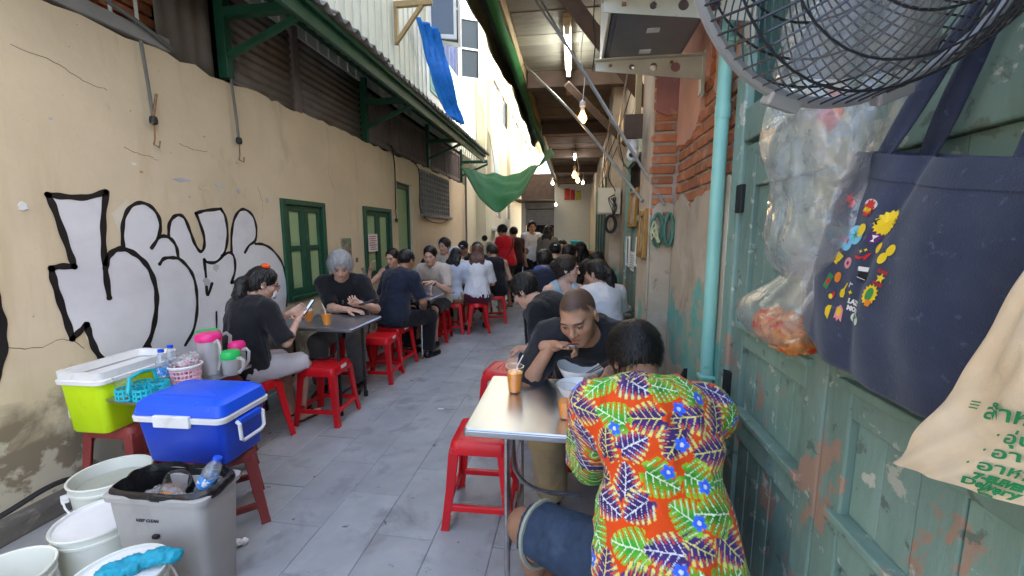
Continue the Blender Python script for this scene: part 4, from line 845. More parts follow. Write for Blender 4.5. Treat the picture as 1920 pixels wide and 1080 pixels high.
        if st in ('short', 'buzz'): G.append(CUT(hp_(0, -.05, -.055), Hm@V3(0, .5, -1)))
        elif st == 'long':
            L_ = hair.get('len', .38); G += [EL(hp_(0, -.05, -.05), V3(.085, .062, .10)*s, Hm, .03)]
            bk = -(fw)*.5-ud*0; dn = unit(V3(0, 0, -1)*.85-ud*.5); a = hp_(0, -.075, -.03); b2 = p3-fw*.085*s+ud*.02*s; c2 = b2+dn*max(L_-.17, .05)-fw*.02
            for off in (-.055, 0, .055): G += chain([a+Hm@V3(off, 0, 0)*s, b2+lat*off*1.25*s, c2+lat*off*1.35*s], [.042*s, .040*s, .030*s], .03)
            if hair.get('front'):
                for q in (1, -1): G += chain([hp_(q*.07, .0, .0), hp_(q*.078, .01, -.09), sh[q]*.45+p3*.55+fw*.06*s-ud*.04*s], [.022*s, .024*s, .018*s], .02)
        elif st in ('pony', 'bun'):
            G.append(EL(hp_(0, -.055, -.02), V3(.062, .06, .065)*s, Hm, .03))
            if st == 'bun': bp = hair.get('at', (0, -.10, .075)); G.append(EL(hp_(*bp), V3(.045, .045, .042)*s, Hm, .012))
            else:
                a = hp_(*hair.get('at', (0, -.105, .03))); G += chain([a]+[a+np.array(q)*s for q in hair.get('tail', [(0, -.05, -.06), (0, -.06, -.2), (0, -.03, -.34)])], hair.get('tr', [.022, .032, .03, .012]), .015)
        strand = hair.get('wr', .004)
        D, lo = field(G, h); V, F = nets(D, lo, h); V = relax(V, F, 1); N = vnormals(V, F); Lc = (V-hc)@Hm
        az = np.arctan2(Lc[:, 0], -Lc[:, 1]+.02); q = np.stack([az*9, Lc[:, 2]*14+pos[0], Lc[:, 1]*14], 1); V = V+N*((vnoise(q*2.2)+.6*vnoise(q*4.5+3))*strand)[:, None]
        ho = np_mesh('hair', T4(V)-base, F, mat, body)
        if hair.get('strands', 350 if res <= .0145 else 0):
            n = hair.get('strands', 350); ii = np.random.RandomState(5).choice(len(V), n); mb = MB()
            for i in ii:
                p = V[i]; nn = N[i]; l3 = Lc[i]
                if st == 'short' and l3[2] < -.015 and random.random() < .7: continue
                if st in ('short',): fl_ = Hm@V3(l3[0]*4, hair.get('flow', .6), -.55-(.25 if l3[2] < .03 else 0))
                else: fl_ = V3(0, 0, -1)+nn*.3
                fl_ = np.array(fl_)+np.random.randn(3)*hair.get('frizz', .18); fl_ = unit(fl_-nn*(fl_@nn)*.8); ln = hair.get('slen', .035)*random.uniform(.5, 1.2)*s; wd = .0016
                sd = unit(np.cross(fl_, nn)); rise = random.uniform(.002, .008)
                pts = [p-nn*.004, p+fl_*ln*.5+nn*rise, p+fl_*ln+nn*(rise*.4+random.uniform(-.004, .006))]; nb = len(mb.v)
                for t, q_ in enumerate(pts): w_ = wd*(1, .8, .12)[t]; mb.v += [tuple((RZ@(q_+sd*w_))), tuple((RZ@(q_-sd*w_)))]
                mb.f += [(nb, nb+1, nb+3, nb+2), (nb+2, nb+3, nb+5, nb+4)]; mb.mi += [0, 0]
            so = mb.build('hair_strands', mat, body, True); so['kind'] = 'stuff'
    if hair and hair.get('cap'):
        child('cap', [EL(hp_(0, -.014, .045), V3(.092, .112, .092)*s, Hm, .01), CUT(hp_(0, 0, .038), Hm@V3(0, .12, -1)), EL(hp_(0, .13, .043), V3(.075, .07, .008)*s, Hm, .01)], hres, hair['cap'], .001)
    if glasses:
        g = MB()
        for q in (1, -1):
            g.tube([T4((hp_(q*.032+.021*math.cos(a), .105, .000+.016*math.sin(a)))[None])[0]-base for a in [2*math.pi*i/14 for i in range(15)]], .0018*s, 5)
            g.tube([T4(hp_(q*.053, .103, .004)[None])[0]-base, T4(hp_(q*.079, .0, .008)[None])[0]-base], .0016*s, 5)
        g.tube([T4(hp_(.011, .106, .003)[None])[0]-base, T4(hp_(-.011, .106, .003)[None])[0]-base], .0016*s, 5)
        g.build('spectacles', m_black, body, True)
    o.body = body; o.hc = T4(hc[None])[0]; o.H = RZ@Hm; o.s = s; o.child = child; o.hp = hp_; o.T4 = T4; o.base = base; o.J = {k: T4(v[None])[0] for k, v in J.items()}; o.p3 = T4(p3[None])[0]; o.fw = RZ@fw; o.ud = RZ@ud; o.lat = RZ@lat; o.p2 = T4(p2[None])[0]; o.hw = lambda x, y, z: T4(hp_(x, y, z)[None])[0]
    return o

# ------------------------------------------------------------------ furniture and vessels
m_red = M('red_plastic', (.56, .008, .014), .32, var=.12, vs=5, bump=.0006, bs=40, rnd=.18, spec=.45, spots=[((.36, .03, .03), .60, .82, 9, 7), ((.62, .16, .15), .69, .73, 26, 6)])
m_red_old = M('faded_red_plastic', (.22, .035, .03), .5, var=.2, vs=6, bump=.0008, bs=50, rnd=.12)
m_steel = M('brushed_steel', (.60, .61, .62), .30, metal=1., var=.10, vs=6, stretch=(1, .15, 1), bump=.0004, bs=120)
m_steel_d = M('worn_dark_tabletop', (.33, .36, .40), .28, metal=.8, var=.2, vs=7, bump=.0005, bs=90)
m_chrome = M('chrome_tube', (.55, .55, .56), .25, metal=1., var=.2, vs=20)
m_blackmetal = M('black_tube', (.015, .015, .016), .4, var=.2)
m_rust = M('rusty_cap', (.25, .13, .06), .7, var=.4, vs=30)
m_blue = M('blue_plastic', (.010, .055, .50), .38, var=.1, vs=4, bump=.0008, bs=70, spots=[((.02, .05, .24), .60, .82, 7, 7), ((.12, .20, .55), .68, .72, 30, 6, (1, 1, .3))])
m_blue_l = M('bright_blue_lid', (.008, .09, .72), .38, var=.1, vs=4, bump=.0008, bs=70, spots=[((.02, .08, .40), .60, .82, 8, 7), ((.16, .28, .72), .67, .71, 34, 6)])
m_white = M('white_plastic', (.74, .74, .72), .4, var=.08, vs=6, spots=[((.50, .47, .40), .60, .82, 9, 7)])
m_offw = M('bucket_plastic', (.66, .68, .60), .45, var=.08, vs=4, spots=[((.50, .50, .40), .6, .85, 5, 6)])
m_lime = M('lime_plastic', (.52, .74, .005), .4, var=.08, vs=4, spots=[((.34, .46, .02), .60, .84, 6, 7), ((.62, .74, .25), .68, .72, 28, 6)])
m_grey_pl = M('grey_bin_plastic', (.37, .355, .335), .5, var=.08, vs=4, spots=[((.24, .22, .2), .6, .8, 4, 7, (1, 1, .4))])
m_bagk = M('black_bin_liner', (.010, .010, .011), .28, var=.2, bump=.004, bs=25)
m_tqp = M('turquoise_plastic', (.02, .46, .55), .4, var=.06)
m_pinkp = M('pink_plastic', (.80, .03, .22), .4, var=.05); m_greenp = M('green_plastic', (.02, .48, .10), .4, var=.05)
m_tea = M('thai_tea_orange', (.88, .30, .012), .12, var=.05, trans=.0)
m_cup = thin('clear_cup_plastic', (.85, .86, .87), .06, .05, .04, 20, .001, 30)
m_milky = thin('milky_plastic', (.78, .76, .74), .25, .72, .1, 9, .001, 20)
m_bottle = thin('bottle_plastic', (.62, .75, .85), .08, .25, .2, 20, .003, 30)
m_straw = M('straw', (.85, .78, .74), .4, var=.05)
m_ceram = M('white_melamine', (.80, .80, .78), .22, var=.03)

def make_stool(mat, round_seat=False, hgt=.46):
    t = bpy.data.objects.new('plastic_stool', None); t.empty_display_size = .1; link(t); k = hgt/.46
    b = MB()
    if round_seat: b.lathe([(.0, .455*k), (.10, .456*k), (.140, .46*k), (.152, .452*k), (.158, .43*k), (.160, .40*k), (.150, .40*k), (.145, .43*k), (.0, .435*k)], 28, cap0=False, cap1=False)
    else: b.rrect([(.128, .128, .03, .418*k), (.152, .152, .035, .395*k), (.153, .153, .035, .40*k), (.146, .146, .035, .44*k), (.140, .140, .03, .455*k), (.132, .132, .03, .460*k), (.10, .10, .02, .458*k)], 4)
    st = b.build('seat', mat, t, True, angle=35)
    if not round_seat:
        g = MB()
        for q in (-.05, -.025, 0, .025, .05): g.rrect([(.004, .075, .003, .4581*k), (.003, .073, .002, .4615*k)], 2, cx=q)
        g.build('seat_ribs', mat, st)
    lr, fr = (.125, .185) if round_seat else (.124, .168)
    for sx in (1, -1):
        for sy in (1, -1):
            b = MB(); cs = math.cos(R(45)) if round_seat else 1
            rings = []
            for z, c, w in ((.425*k, lr*.98, .031), (.40*k, lr*1.03, .031), (.2*k, (lr+fr)/2, .026), (.02, fr, .023), (0., fr+.002, .026)):
                c *= (.86 if round_seat else 1.)
                rings.append([(sx*(c+q[0]*w), sy*(c+q[1]*w), z) for q in ((.75, .75), (-1, .75), (-1, .35), (.1, .1), (.35, -1), (.75, -1))])
            b.loft(rings); b.build('leg', mat, t, bevel=.004)
    for z, i in ((.115*k, 0),):
        c = fr-(fr-lr)*.25; c *= (.86 if round_seat else 1.)
        for sx, sy in ((1, 0), (-1, 0), (0, 1), (0, -1)):
            if round_seat: continue
            if sx: boxo('stretcher', mat, t, sx*(c+.004)-.011, sx*(c+.004)+.011, -c+.02, c-.02, z-.016, z+.016, .004)
            else: boxo('stretcher', mat, t, -c+.02, c-.02, sy*(c+.004)-.011, sy*(c+.004)+.011, z-.016, z+.016, .004)
    # arched skirts under the seat between the legs
    for a in range(4):
        b = MB(); pts = []; n = 8; hw = lr*.98*(.8 if round_seat else 1)
        for i in range(n+1): u = -1+2*i/n; pts.append((u*hw, .345*k+.055*k*math.sqrt(max(0, 1-u**4))))
        rr = [[(p[0], lr*1.07, p[1]), (p[0], lr*1.07, .415*k)] for p in pts]; b.loft(rr, False, False, False); o = b.build('apron', mat, t); o.rotation_euler = (0, 0, R(90*a)); so = o.modifiers.new('s', 'SOLIDIFY'); so.thickness = .005
    return t
_protos = {}
def stool(x, y, rz, label, kind='red', z=0., tilt=None):
    if kind not in _protos:
        mat = m_red_old if kind.startswith('old') else m_red
        o = make_stool(mat, kind.endswith('round'), .40 if 'low' in kind else .46); _protos[kind] = o
    else: o = copy_tree(_protos[kind])
    o.location = (x, y, z); o.rotation_euler = (0, 0, R(rz)); tag(o, label, 'stool', 'plastic stools in the alley'); return o
stool(-1.955, 2.945, 3, 'red square stool with white price sticker by the near left table')
boxo('price_sticker', m_white, bpy.data.objects['plastic_stool'], .1435, .149, -.03, .05, .425, .45)
stool(-1.94, 3.86, 4, 'empty red square stool behind the near left table')
stool(-2.25, 2.52, -14, 'shiny round red stool under the woman with the face mask', 'redround')
stool(-1.98, 4.30, -8, 'red stool under the man in the navy polo')
stool(-2.23, 3.80, 12, 'red stool under the grey haired man')
stool(-1.87, 5.45, 5, 'red stool under the man in the beige polo')
stool(-2.40, 5.25, 0, 'red stool under the woman in the grey tank top')
stool(-1.42, 6.0, 20, 'round red stool under the woman in the maroon skirt', 'redround')
stool(-1.78, 5.93, 8, 'red stool under the woman with long black hair')
stool(-1.27, 6.72, 12, 'red stool under the man in the black vest')
stool(-.455, 2.02, 2, 'glossy red stool tucked under the near steel table')
stool(.26, 1.10, 8, 'red stool under the man in the leaf print shirt')
stool(.09, 2.44, -4, 'red stool under the man eating with a spoon')
stool(.03, 3.08, 10, 'red stool under the hunched man in the black tee')
stool(-.50, 3.05, -8, 'red stool standing beside the knee of the hunched man')
stool(.28, 3.52, 0, 'red stool under the woman in the white tee with a ponytail')
stool(-.08, 3.72, 14, 'red stool under the woman in the pale blue vest')

def table(name, x0, x1, y0, y1, label, top, leg, z=.75, style='folding'):
    t = thing(name, label, 'table', ((x0+x1)/2, (y0+y1)/2, 0)); hx, hy = (x1-x0)/2, (y1-y0)/2
    MB().rrect([(hx-.012, hy-.012, .01, z-.034), (hx, hy, .014, z-.030), (hx, hy, .014, z-.004), (hx-.004, hy-.004, .012, z)], 3).build('tabletop', top, t, True, angle=30)
    MB().rrect([(hx-.0005, hy-.0005, .014, z-.029), (hx+.002, hy+.002, .014, z-.026), (hx+.002, hy+.002, .014, z-.010), (hx-.0005, hy-.0005, .014, z-.008)], 3).build('edge_band', m_steel, t, True, angle=30)
    for sx in (1, -1):
        b = MB(); xx = sx*(hx-.16)
        b.tube([(xx, -hy+.07, z-.035), (xx, -hy+.06, .05), (xx, -hy+.055, .012)], .0125, 8); b.build('leg', leg, t, True)
        b = MB(); b.tube([(xx, hy-.07, z-.035), (xx, hy-.06, .05), (xx, hy-.055, .012)], .0125, 8); b.build('leg', leg, t, True)
        b = MB(); b.tube([(xx, -hy+.07, .18), (xx, hy-.07, .18)], .010, 8); b.build('crossbar', leg, t, True)
        b = MB(); q = [(xx-sx*.02, -hy+.075, z-.04), (xx-sx*.03, -hy+.08, z-.2), (xx-sx*.12, -hy+.08, z-.28), (xx-sx*.3, -hy+.08, z-.29)]; b.tube(spline(q, 5), .009, 8); b.build('brace', leg, t, True)
        for sy in (1, -1): MB().lathe([(.017, 0), (.019, .01), (.018, .05), (.013, .055)], 10).build('foot_cap', m_rust if leg is m_chrome else m_black, t, True, loc=(xx, sy*(hy-.055), 0))
    return t
table('steel_table', -.405, .565, 1.455, 2.055, 'bright stainless steel folding table where two men are eating', m_steel, m_chrome)
table('dark_table', -2.715, -1.71, 2.93, 3.455, 'dark topped folding table between the masked woman and the grey haired man', m_steel_d, m_blackmetal)
table('dark_table', -2.60, -1.60, 4.50, 4.96, 'dark folding table in front of the man in the navy polo', m_steel_d, m_chrome)
table('dark_table', -2.45, -1.50, 6.25, 6.75, 'far left folding table beside the woman with long brown hair', m_steel_d, m_chrome)
table('steel_table', -.02, .55, 3.85, 4.40, 'small steel table between the woman in the pale blue vest and the teal door', m_steel, m_chrome)
table('steel_table', -.15, .55, 5.2, 5.8, 'steel table far along the right wall among the dark haired diners', m_steel, m_chrome)

def tea_cup(x, y, z, label, full=.75, straw=True, sc_=1., rz=0., bend=.03):
    t = thing('tea_cup', label, 'cup', (x, y, z), rz, 'iced tea cups'); hh = .125*sc_; r0, r1 = .029*sc_, .041*sc_
    prof = [(.0, .002), (r0*.9, .002), (r0, .004)]+[(r0+(r1-r0)*k/8+(.0006 if k % 2 else 0), .004+(hh-.004)*k/8) for k in range(1, 9)]+[(r1+.003, hh), (r1+.003, hh+.003), (r1-.001, hh+.003)]
    MB().lathe(prof, 22, cap0=False, cap1=False).build('cup', m_cup, t, True, angle=60)
    lv = .004+(hh-.004)*full; rl = r0+(r1-r0)*full
    MB().lathe([(r0*.92, .006), (rl*.955, lv-.002), (rl*.95, lv), (0., lv+.0005)], 20, cap1=False).build('tea', m_tea, t, True, angle=50)
    if straw: MB().tube([(.005, 0, .02), (.012, .004, hh), (.012+bend, .012, hh+.05*sc_)], .0032, 7).build('straw', m_straw, t, True)
    return t
tea_cup(-.26, 1.846, .7505, 'iced tea with straw standing near the left edge of the steel table', .78, rz=.3)
tea_cup(-.013, 1.61, .7505, 'half full clear cup of iced tea in front of the leaf print shirt', .52, False, 1.05)
tea_cup(-1.972, 3.02, .7505, 'yellow iced tea with straw at the near edge of the dark table', .72, rz=2.5)
tea_cup(-2.20, 3.12, .7505, 'glass of iced tea with a straw beside the masked woman phone', .7, rz=.8)
tea_cup(-2.13, 4.53, .7505, 'cup of iced tea next to the condiments on the second dark table', .6, rz=1.)
tea_cup(-1.66, 4.62, .7505, 'clear cup of ice water with a straw on the second dark table corner', .15, True, .95, .4)

def bowl(x, y, z, r, label, square=False, fill=None):
    t = thing('noodle_bowl', label, 'bowl', (x, y, z), .25, 'white bowls'); n = 36; b = MB(); rings = []
    for f, h in ((.42, 0), (.46, .004), (.62, .014), (.82, .042), (.95, .066), (1.0, .078), (.985, .0785), (.93, .066), (.80, .045), (.58, .017), (.30, .010), (.02, .009)):
        ring = []
        for j in range(n):
            a = 2*math.pi*j/n; rr = r*f
            if square: c, s_ = abs(math.cos(a)), abs(math.sin(a)); p = 3.6; q = (c**p+s_**p)**(-1/p); rr *= .86*(1+(q-1)*min(1, max(0, (f-.4)*2))); h2 = h*(1+.035*math.cos(4*a-math.pi)*f)
            else: h2 = h
            ring.append((rr*math.cos(a), rr*math.sin(a), h2*r/.105))
        rings.append(ring)
    b.loft(rings, True, True); b.build('bowl', m_ceram, t, True, angle=60)
    if fill: MB().lathe([(.0, .022), (r*.5, .023), (r*.60, .0235), (r*.60, .021)], 20, cap0=False, cap1=False).build('soup', fill, t, True)
    return t
m_soup = M('pale_soup', (.62, .55, .43), .25, var=.3, vs=40)
bowl(.045, 2.00, .7505, .125, 'square white bowl of noodles in front of the eating man', True, m_soup)
bowl(.035, 1.795, .7505, .098, 'round white bowl between the two eating men', False, m_soup)

def jar(parent, name, mat, lid, x, y, r, h, lidh=.018):
    o = MB().lathe([(r*.9, 0), (r, .004), (r, h*.82), (r*.8, h*.95), (r*.8, h)], 16).build(name, mat, parent, True, loc=(x, y, 0)); MB().lathe([(r*.86, h), (r*.88, h+.002), (r*.86, h+lidh), (0, h+lidh)], 16, cap1=False).build('lid', lid, o, True)
m_fish = M('fish_sauce', (.22, .07, .02), .12, var=.05); m_paperw = M('white_paper', (.72, .71, .69), .8, var=.05)
def condiments(x, y, z, label, rz=0):
    t = thing('condiment_set', label, 'condiments', (x, y, z), rz, 'condiment sets')
    MB().rrect([(.11, .075, .01, 0), (.115, .08, .012, .004), (.115, .08, .012, .022), (.112, .077, .011, .022), (.108, .073, .01, .005)], 3).build('tray', m_steel, t, True)
    jar(t, 'sauce_bottle', m_fish, m_white, -.02, .03, .027, .10); jar(t, 'sugar_jar', m_white, M('blue_lid', (.02, .28, .62), .4), .05, .03, .026, .085)
    jar(t, 'chilli_jar', M('chilli_red', (.3, .04, .02), .3), m_steel, -.07, .02, .024, .06); jar(t, 'glass_jar', m_cup, m_steel, -.06, -.03, .022, .055)
    MB().box(-.01, .09, -.06, -.005, .005, .055).build('napkin_box', m_paperw, t, bevel=.004); return t
condiments(-2.36, 3.26, .7505, 'sauce bottles and jars on the near dark table against the wall', .3)
condiments(-2.28, 4.72, .7505, 'blue and white lidded jars with napkins on the second dark table', .1)
condiments(.46, 4.0, .7505, 'steel condiment pots on the small table beside the teal door', .2)
condiments(.40, 2.80, .62, 'tray of condiment pots behind the eating man by the wall', .2)
cr = thing('condiment_stand', 'small brown crate holding the condiment tray by the wall', 'stand', (.40, 2.80, 0))
for q in (-.1, .1):
    for w in (-.07, .07): boxo('leg', m_beam, cr, q-.012, q+.012, w-.012, w+.012, 0, .59)
boxo('top', m_beam, cr, -.125, .125, -.095, .095, .592, .618, .003); boxo('side_panel', m_beam, cr, -.12, .12, -.088, -.084, .45, .59)
# items on the second table
bb = grid_mesh('folded_cloth', lambda u, v: (-1.80+.17*(u-.5)+.02*math.sin(v*5), 4.66+.13*(v-.5), .756+.045*math.sin(math.pi*u)**.6*math.sin(math.pi*v)**.5*(1+.35*math.sin(u*11+v*7))), 20, 16, M('blue_cloth', (.03, .10, .42), .85, var=.2, bump=.002)); tag(bb, 'crumpled blue cloth lying on the second dark table', 'cloth')
pt = thing('ice_bucket', 'pale pink plastic tub on the second dark table', 'tub', (-1.90, 4.75, .7505)); MB().lathe([(.06, 0), (.065, .004), (.082, .11), (.086, .115), (.082, .118), (.078, .11), (.06, .01), (0, .008)], 24, cap1=False).build('tub', M('pale_pink_plastic', (.72, .42, .60), .45), pt, True)

# ------------------------------------------------------------------ blue cooler on its low stool
stool(-1.80, 1.765, 44, 'faded low red stool under the blue cooler', 'old_low')
bc = thing('cooler_box', 'blue cooler with lighter blue lid and white rim on a low stool', 'cooler', (-1.815, 1.715, .4005), R(3))
MB().rrect([(.195, .115, .03, 0), (.205, .125, .035, .01), (.222, .15, .035, .22)], 5).build('body', m_blue, bc, True)
MB().rrect([(.224, .152, .036, .2205), (.236, .164, .038, .223), (.238, .166, .038, .245), (.228, .156, .036, .25)], 5).build('rim', m_white, bc, True)
MB().rrect([(.230, .158, .036, .2505), (.234, .162, .04, .258), (.222, .150, .04, .305), (.196, .124, .035, .325), (.186, .114, .03, .327)], 5).build('lid', m_blue_l, bc, True, angle=25)
MB().rrect([(.16, .09, .01, .3273), (.156, .086, .01, .330)], 4).build('lid_panel', m_blue_l, bc, True)
boxo('latch', m_white, bc, -.10, .08, -.178, -.160, .205, .262, .004)
for sx in (1, -1):
    b = MB(); b.tube([(sx*.232, -.075, .20), (sx*.25, -.08, .19), (sx*.252, -.078, .115), (sx*.25, -.06, .10), (sx*.25, .06, .10), (sx*.252, .078, .115), (sx*.25, .08, .19), (sx*.232, .075, .20)], .009, 8); b.build('handle', m_white, bc, True)
    boxo('handle_bracket', m_blue_l, bc, min(sx*.222, sx*.252), max(sx*.222, sx*.252), -.07, .07, .185, .212, .004)
# ------------------------------------------------------------------ lime cooler, open, on stools by the wall
stool(-2.48, 1.90, 2, 'faded red stool under the lime green cooler', 'old')
lc = thing('cooler_box', 'lime green open cooler with white rim beside the graffiti wall', 'cooler', (-2.488, 1.88, .4605), R(2))
def hollow(b, prof, t=.012, n=5):
    inner = [(hx-t, hy-t, max(c-t*.5, .004), z) for hx, hy, c, z in prof[::-1]]; inner[-1] = (inner[-1][0], inner[-1][1], inner[-1][2], prof[0][3]+t); return b.rrect(prof+inner, n)
hollow(MB(), [(.105, .195, .03, 0), (.112, .202, .035, .012), (.126, .218, .035, .27)]).build('body', m_lime, lc, True)
hollow(MB(), [(.128, .220, .036, .268), (.138, .232, .04, .271), (.139, .233, .04, .29), (.131, .225, .036, .295), (.133, .227, .036, .335)], .02).build('rim', m_white, lc, True)
b = MB(); b.rrect([(.012, .09, .01, 0), (.014, .095, .012, .004), (.014, .095, .012, .03)], 3); o = b.build('handle', m_white, lc, True, loc=(-.118, -.14, .15)); o.rotation_euler = (0, R(-90), 0); o.rotation_euler = (R(90), 0, R(90)); o.location = (-.150, -.16, .15)
of = MB().lathe([(.0, 0), (.03, .006), (.036, .03), (.028, .055), (.0, .062)], 14).build('orange_fruit', M('orange_skin', (.8, .36, .02), .5, bump=.001, bs=200), None, True, loc=(-2.44, 2.0, .70)); tag(of, 'orange fruit showing inside the lime cooler', 'fruit')
# ------------------------------------------------------------------ tray on stacked stools with jugs, baskets and bottles
for i in range(3): stool(-2.18, 2.05, 4, ('faded red stool at the bottom of the stack under the tray', 'middle faded red stool of the stack under the tray', 'topmost faded red stool of the stack under the tray')[i], 'old', i*.0915)
tr = thing('serving_tray', 'steel serving tray holding jugs and baskets behind the blue cooler', 'tray', (-2.185, 1.975, .6435), R(-3))
MB().rrect([(.132, .30, .02, 0), (.147, .315, .025, .002), (.15, .318, .025, .014), (.146, .314, .024, .014), (.129, .298, .02, .004)], 4).build('tray', m_steel, tr, True)
TZ = .6480
def jug(x, y, lidm, label, rz, h=.21, r=.066):
    t = thing('water_jug', label, 'jug', (x, y, TZ), rz, 'plastic water jugs')
    MB().lathe([(r*.86, 0), (r*.9, .004), (r*.98, h*.6), (r, h), (r*.97, h), (r*.95, h*.6), (r*.85, .008), (0, .007)], 24, cap1=False).build('body', m_milky, t, True)
    MB().lathe([(r*.8, .009), (r*.9, h*.45), (0, h*.45)], 20, cap1=False).build('water', M('weak_tea', (.42, .30, .22), .15, trans=.3), t, True)
    MB().lathe([(r*1.03, h-.006), (r*1.06, h), (r*1.06, h+.025), (r*.9, h+.04), (0, h+.045)], 24, cap1=False).build('lid', lidm, t, True)
    MB().tube([(r*.98, 0, h*.95), (r+.035, 0, h*1.02), (r+.055, 0, h*.9), (r+.045, 0, h*.45), (r+.01, 0, h*.15)], .011, 8, flat=.6).build('handle', m_milky, t, True); return t
jug(-2.175, 2.13, m_pinkp, 'tall jug with pink lid behind the blue cooler', R(-20)); jug(-2.275, 2.225, m_greenp, 'tall jug with green lid against the graffiti', R(60), .2)
jug(-2.035, 2.13, m_greenp, 'small jug with green lid behind the blue cooler handle', R(-10), .105, .05); jug(-2.085, 2.235, m_pinkp, 'small jug with pink lid beside the masked woman', R(-10), .13, .045)
def basket(x, y, mat, label, r=.075, h=.105):
    t = thing('plastic_basket', label, 'basket', (x, y, TZ)); n = 22
    b = MB()
    for j in range(n):
        a = 2*math.pi*j/n; b2 = MB(); b2.tube([(r*.8*math.cos(a), r*.8*math.sin(a), .004), (r*math.cos(a), r*math.sin(a), h)], .0045, 4); b.add(b2.v, b2.f)
    for z, f in ((.004, .8), (.03, .86), (.055, .91), (.08, .96)): b2 = MB(); b2.lathe([(r*f, z), (r*f+.004, z+.001), (r*f+.004, z+.009), (r*f, z+.010)], 24, cap0=False, cap1=False); b.add(b2.v, b2.f)
    o = b.build('weave', mat, t, True); o['kind'] = 'stuff'
    MB().lathe([(r*1.0, h-.012), (r*1.08, h-.010), (r*1.12, h), (r*1.06, h+.006), (r*.98, h)], 26, cap0=False, cap1=False).build('rim', m_white, t, True)
    MB().lathe([(0, .004), (r*.8, .004), (r*.8, .009), (0, .01)], 20, cap0=False, cap1=False).build('base', mat, t); return t
bs = basket(-2.175, 1.965, M('pale_pink_basket', (.78, .45, .50), .45), 'white and pink basket of straws in front of the pink lidded jug')
for i in range(26):
    a, rr = random.uniform(0, 6.28), random.uniform(0, .05); MB().tube([(rr*math.cos(a), rr*math.sin(a), .02), (rr*1.25*math.cos(a+.3), rr*1.25*math.sin(a+.3), random.uniform(.10, .135))], .0045, 5).build('straw_bundle', m_paperw if i % 3 else m_pinkp, bs)
sp = sdf_mesh('plastic_wrap', [EL((-2.175, 1.965, TZ+.125), (.06, .055, .03), None, .02), EL((-2.15, 1.985, TZ+.15), (.03, .03, .02), None, .02)], .006, thin('film_wrap', (.85, .84, .84), .12, .35, .4, 30, .006, 40), wr=.012, wsc=(40, 40, 40)); tag(sp, 'crumpled clear plastic wrap on the pink basket', 'plastic wrap')
# turquoise cup carrier with clear cups
tc = thing('cup_carrier', 'turquoise plastic cup carrier with handle on the tray', 'carrier', (-2.215, 1.76, TZ), R(8))
for i, (cx, cy) in enumerate(((-.045, -.05), (.045, -.05), (-.045, .045), (.045, .045))):
    b = MB()
    for z in (.002, .028, .052): b2 = MB(); b2.lathe([(.038, z), (.043, z), (.043, z+.012), (.038, z+.012)], 18, cx, cy, cap0=False, cap1=False); b.add(b2.v, b2.f)
    for j in range(12): a = 2*math.pi*j/12; b.box(cx+.040*math.cos(a)-.004, cx+.040*math.cos(a)+.004, cy+.040*math.sin(a)-.004, cy+.040*math.sin(a)+.004, .004, .06)
    b.build('cup_ring', m_tqp, tc)
MB().tube([(-.0, -.085, .05), (0, -.07, .12), (0, 0, .135), (0, .07, .12), (0, .085, .05)], .009, 8).build('handle', m_tqp, tc, True)
tea_cup(-2.27, 1.71, TZ+.002, 'empty clear cup standing in the turquoise carrier', .04, False, .95)
def wbottle(x, y, z, label, h=.20, tilt=(0, 0, 0), r=.030):
    t = thing('water_bottle', label, 'bottle', (x, y, z), 0, 'small water bottles'); t.rotation_euler = tilt
    MB().lathe([(r*.8, 0), (r, .01), (r*.96, h*.2), (r, h*.25), (r*.97, h*.45), (r, h*.5), (r, h*.66), (r*.75, h*.80), (r*.42, h*.9), (r*.42, h*.93)], 20, cap1=False).build('bottle', m_bottle, t, True)
    MB().lathe([(r*1.01, h*.28), (r*1.015, h*.29), (r*1.015, h*.52), (r*1.0, h*.53)], 20, cap0=False, cap1=False).build('label_band', M('blue_label', (.05, .25, .62), .4, var=.5, vs=60, spots=[((.75, .78, .8), .55, .6, 50, 3), ((.6, .03, .03), .66, .7, 45, 3)]), t, True)
    MB().lathe([(r*.48, h*.925), (r*.5, h*.93), (r*.48, h), (0, h)], 14, cap1=False).build('cap', m_blue_l, t, True); return t
wbottle(-2.25, 1.90, TZ, 'water bottle with blue cap nearer the turquoise carrier', .21); wbottle(-2.285, 1.985, TZ, 'water bottle with blue cap nearer the jugs', .21)

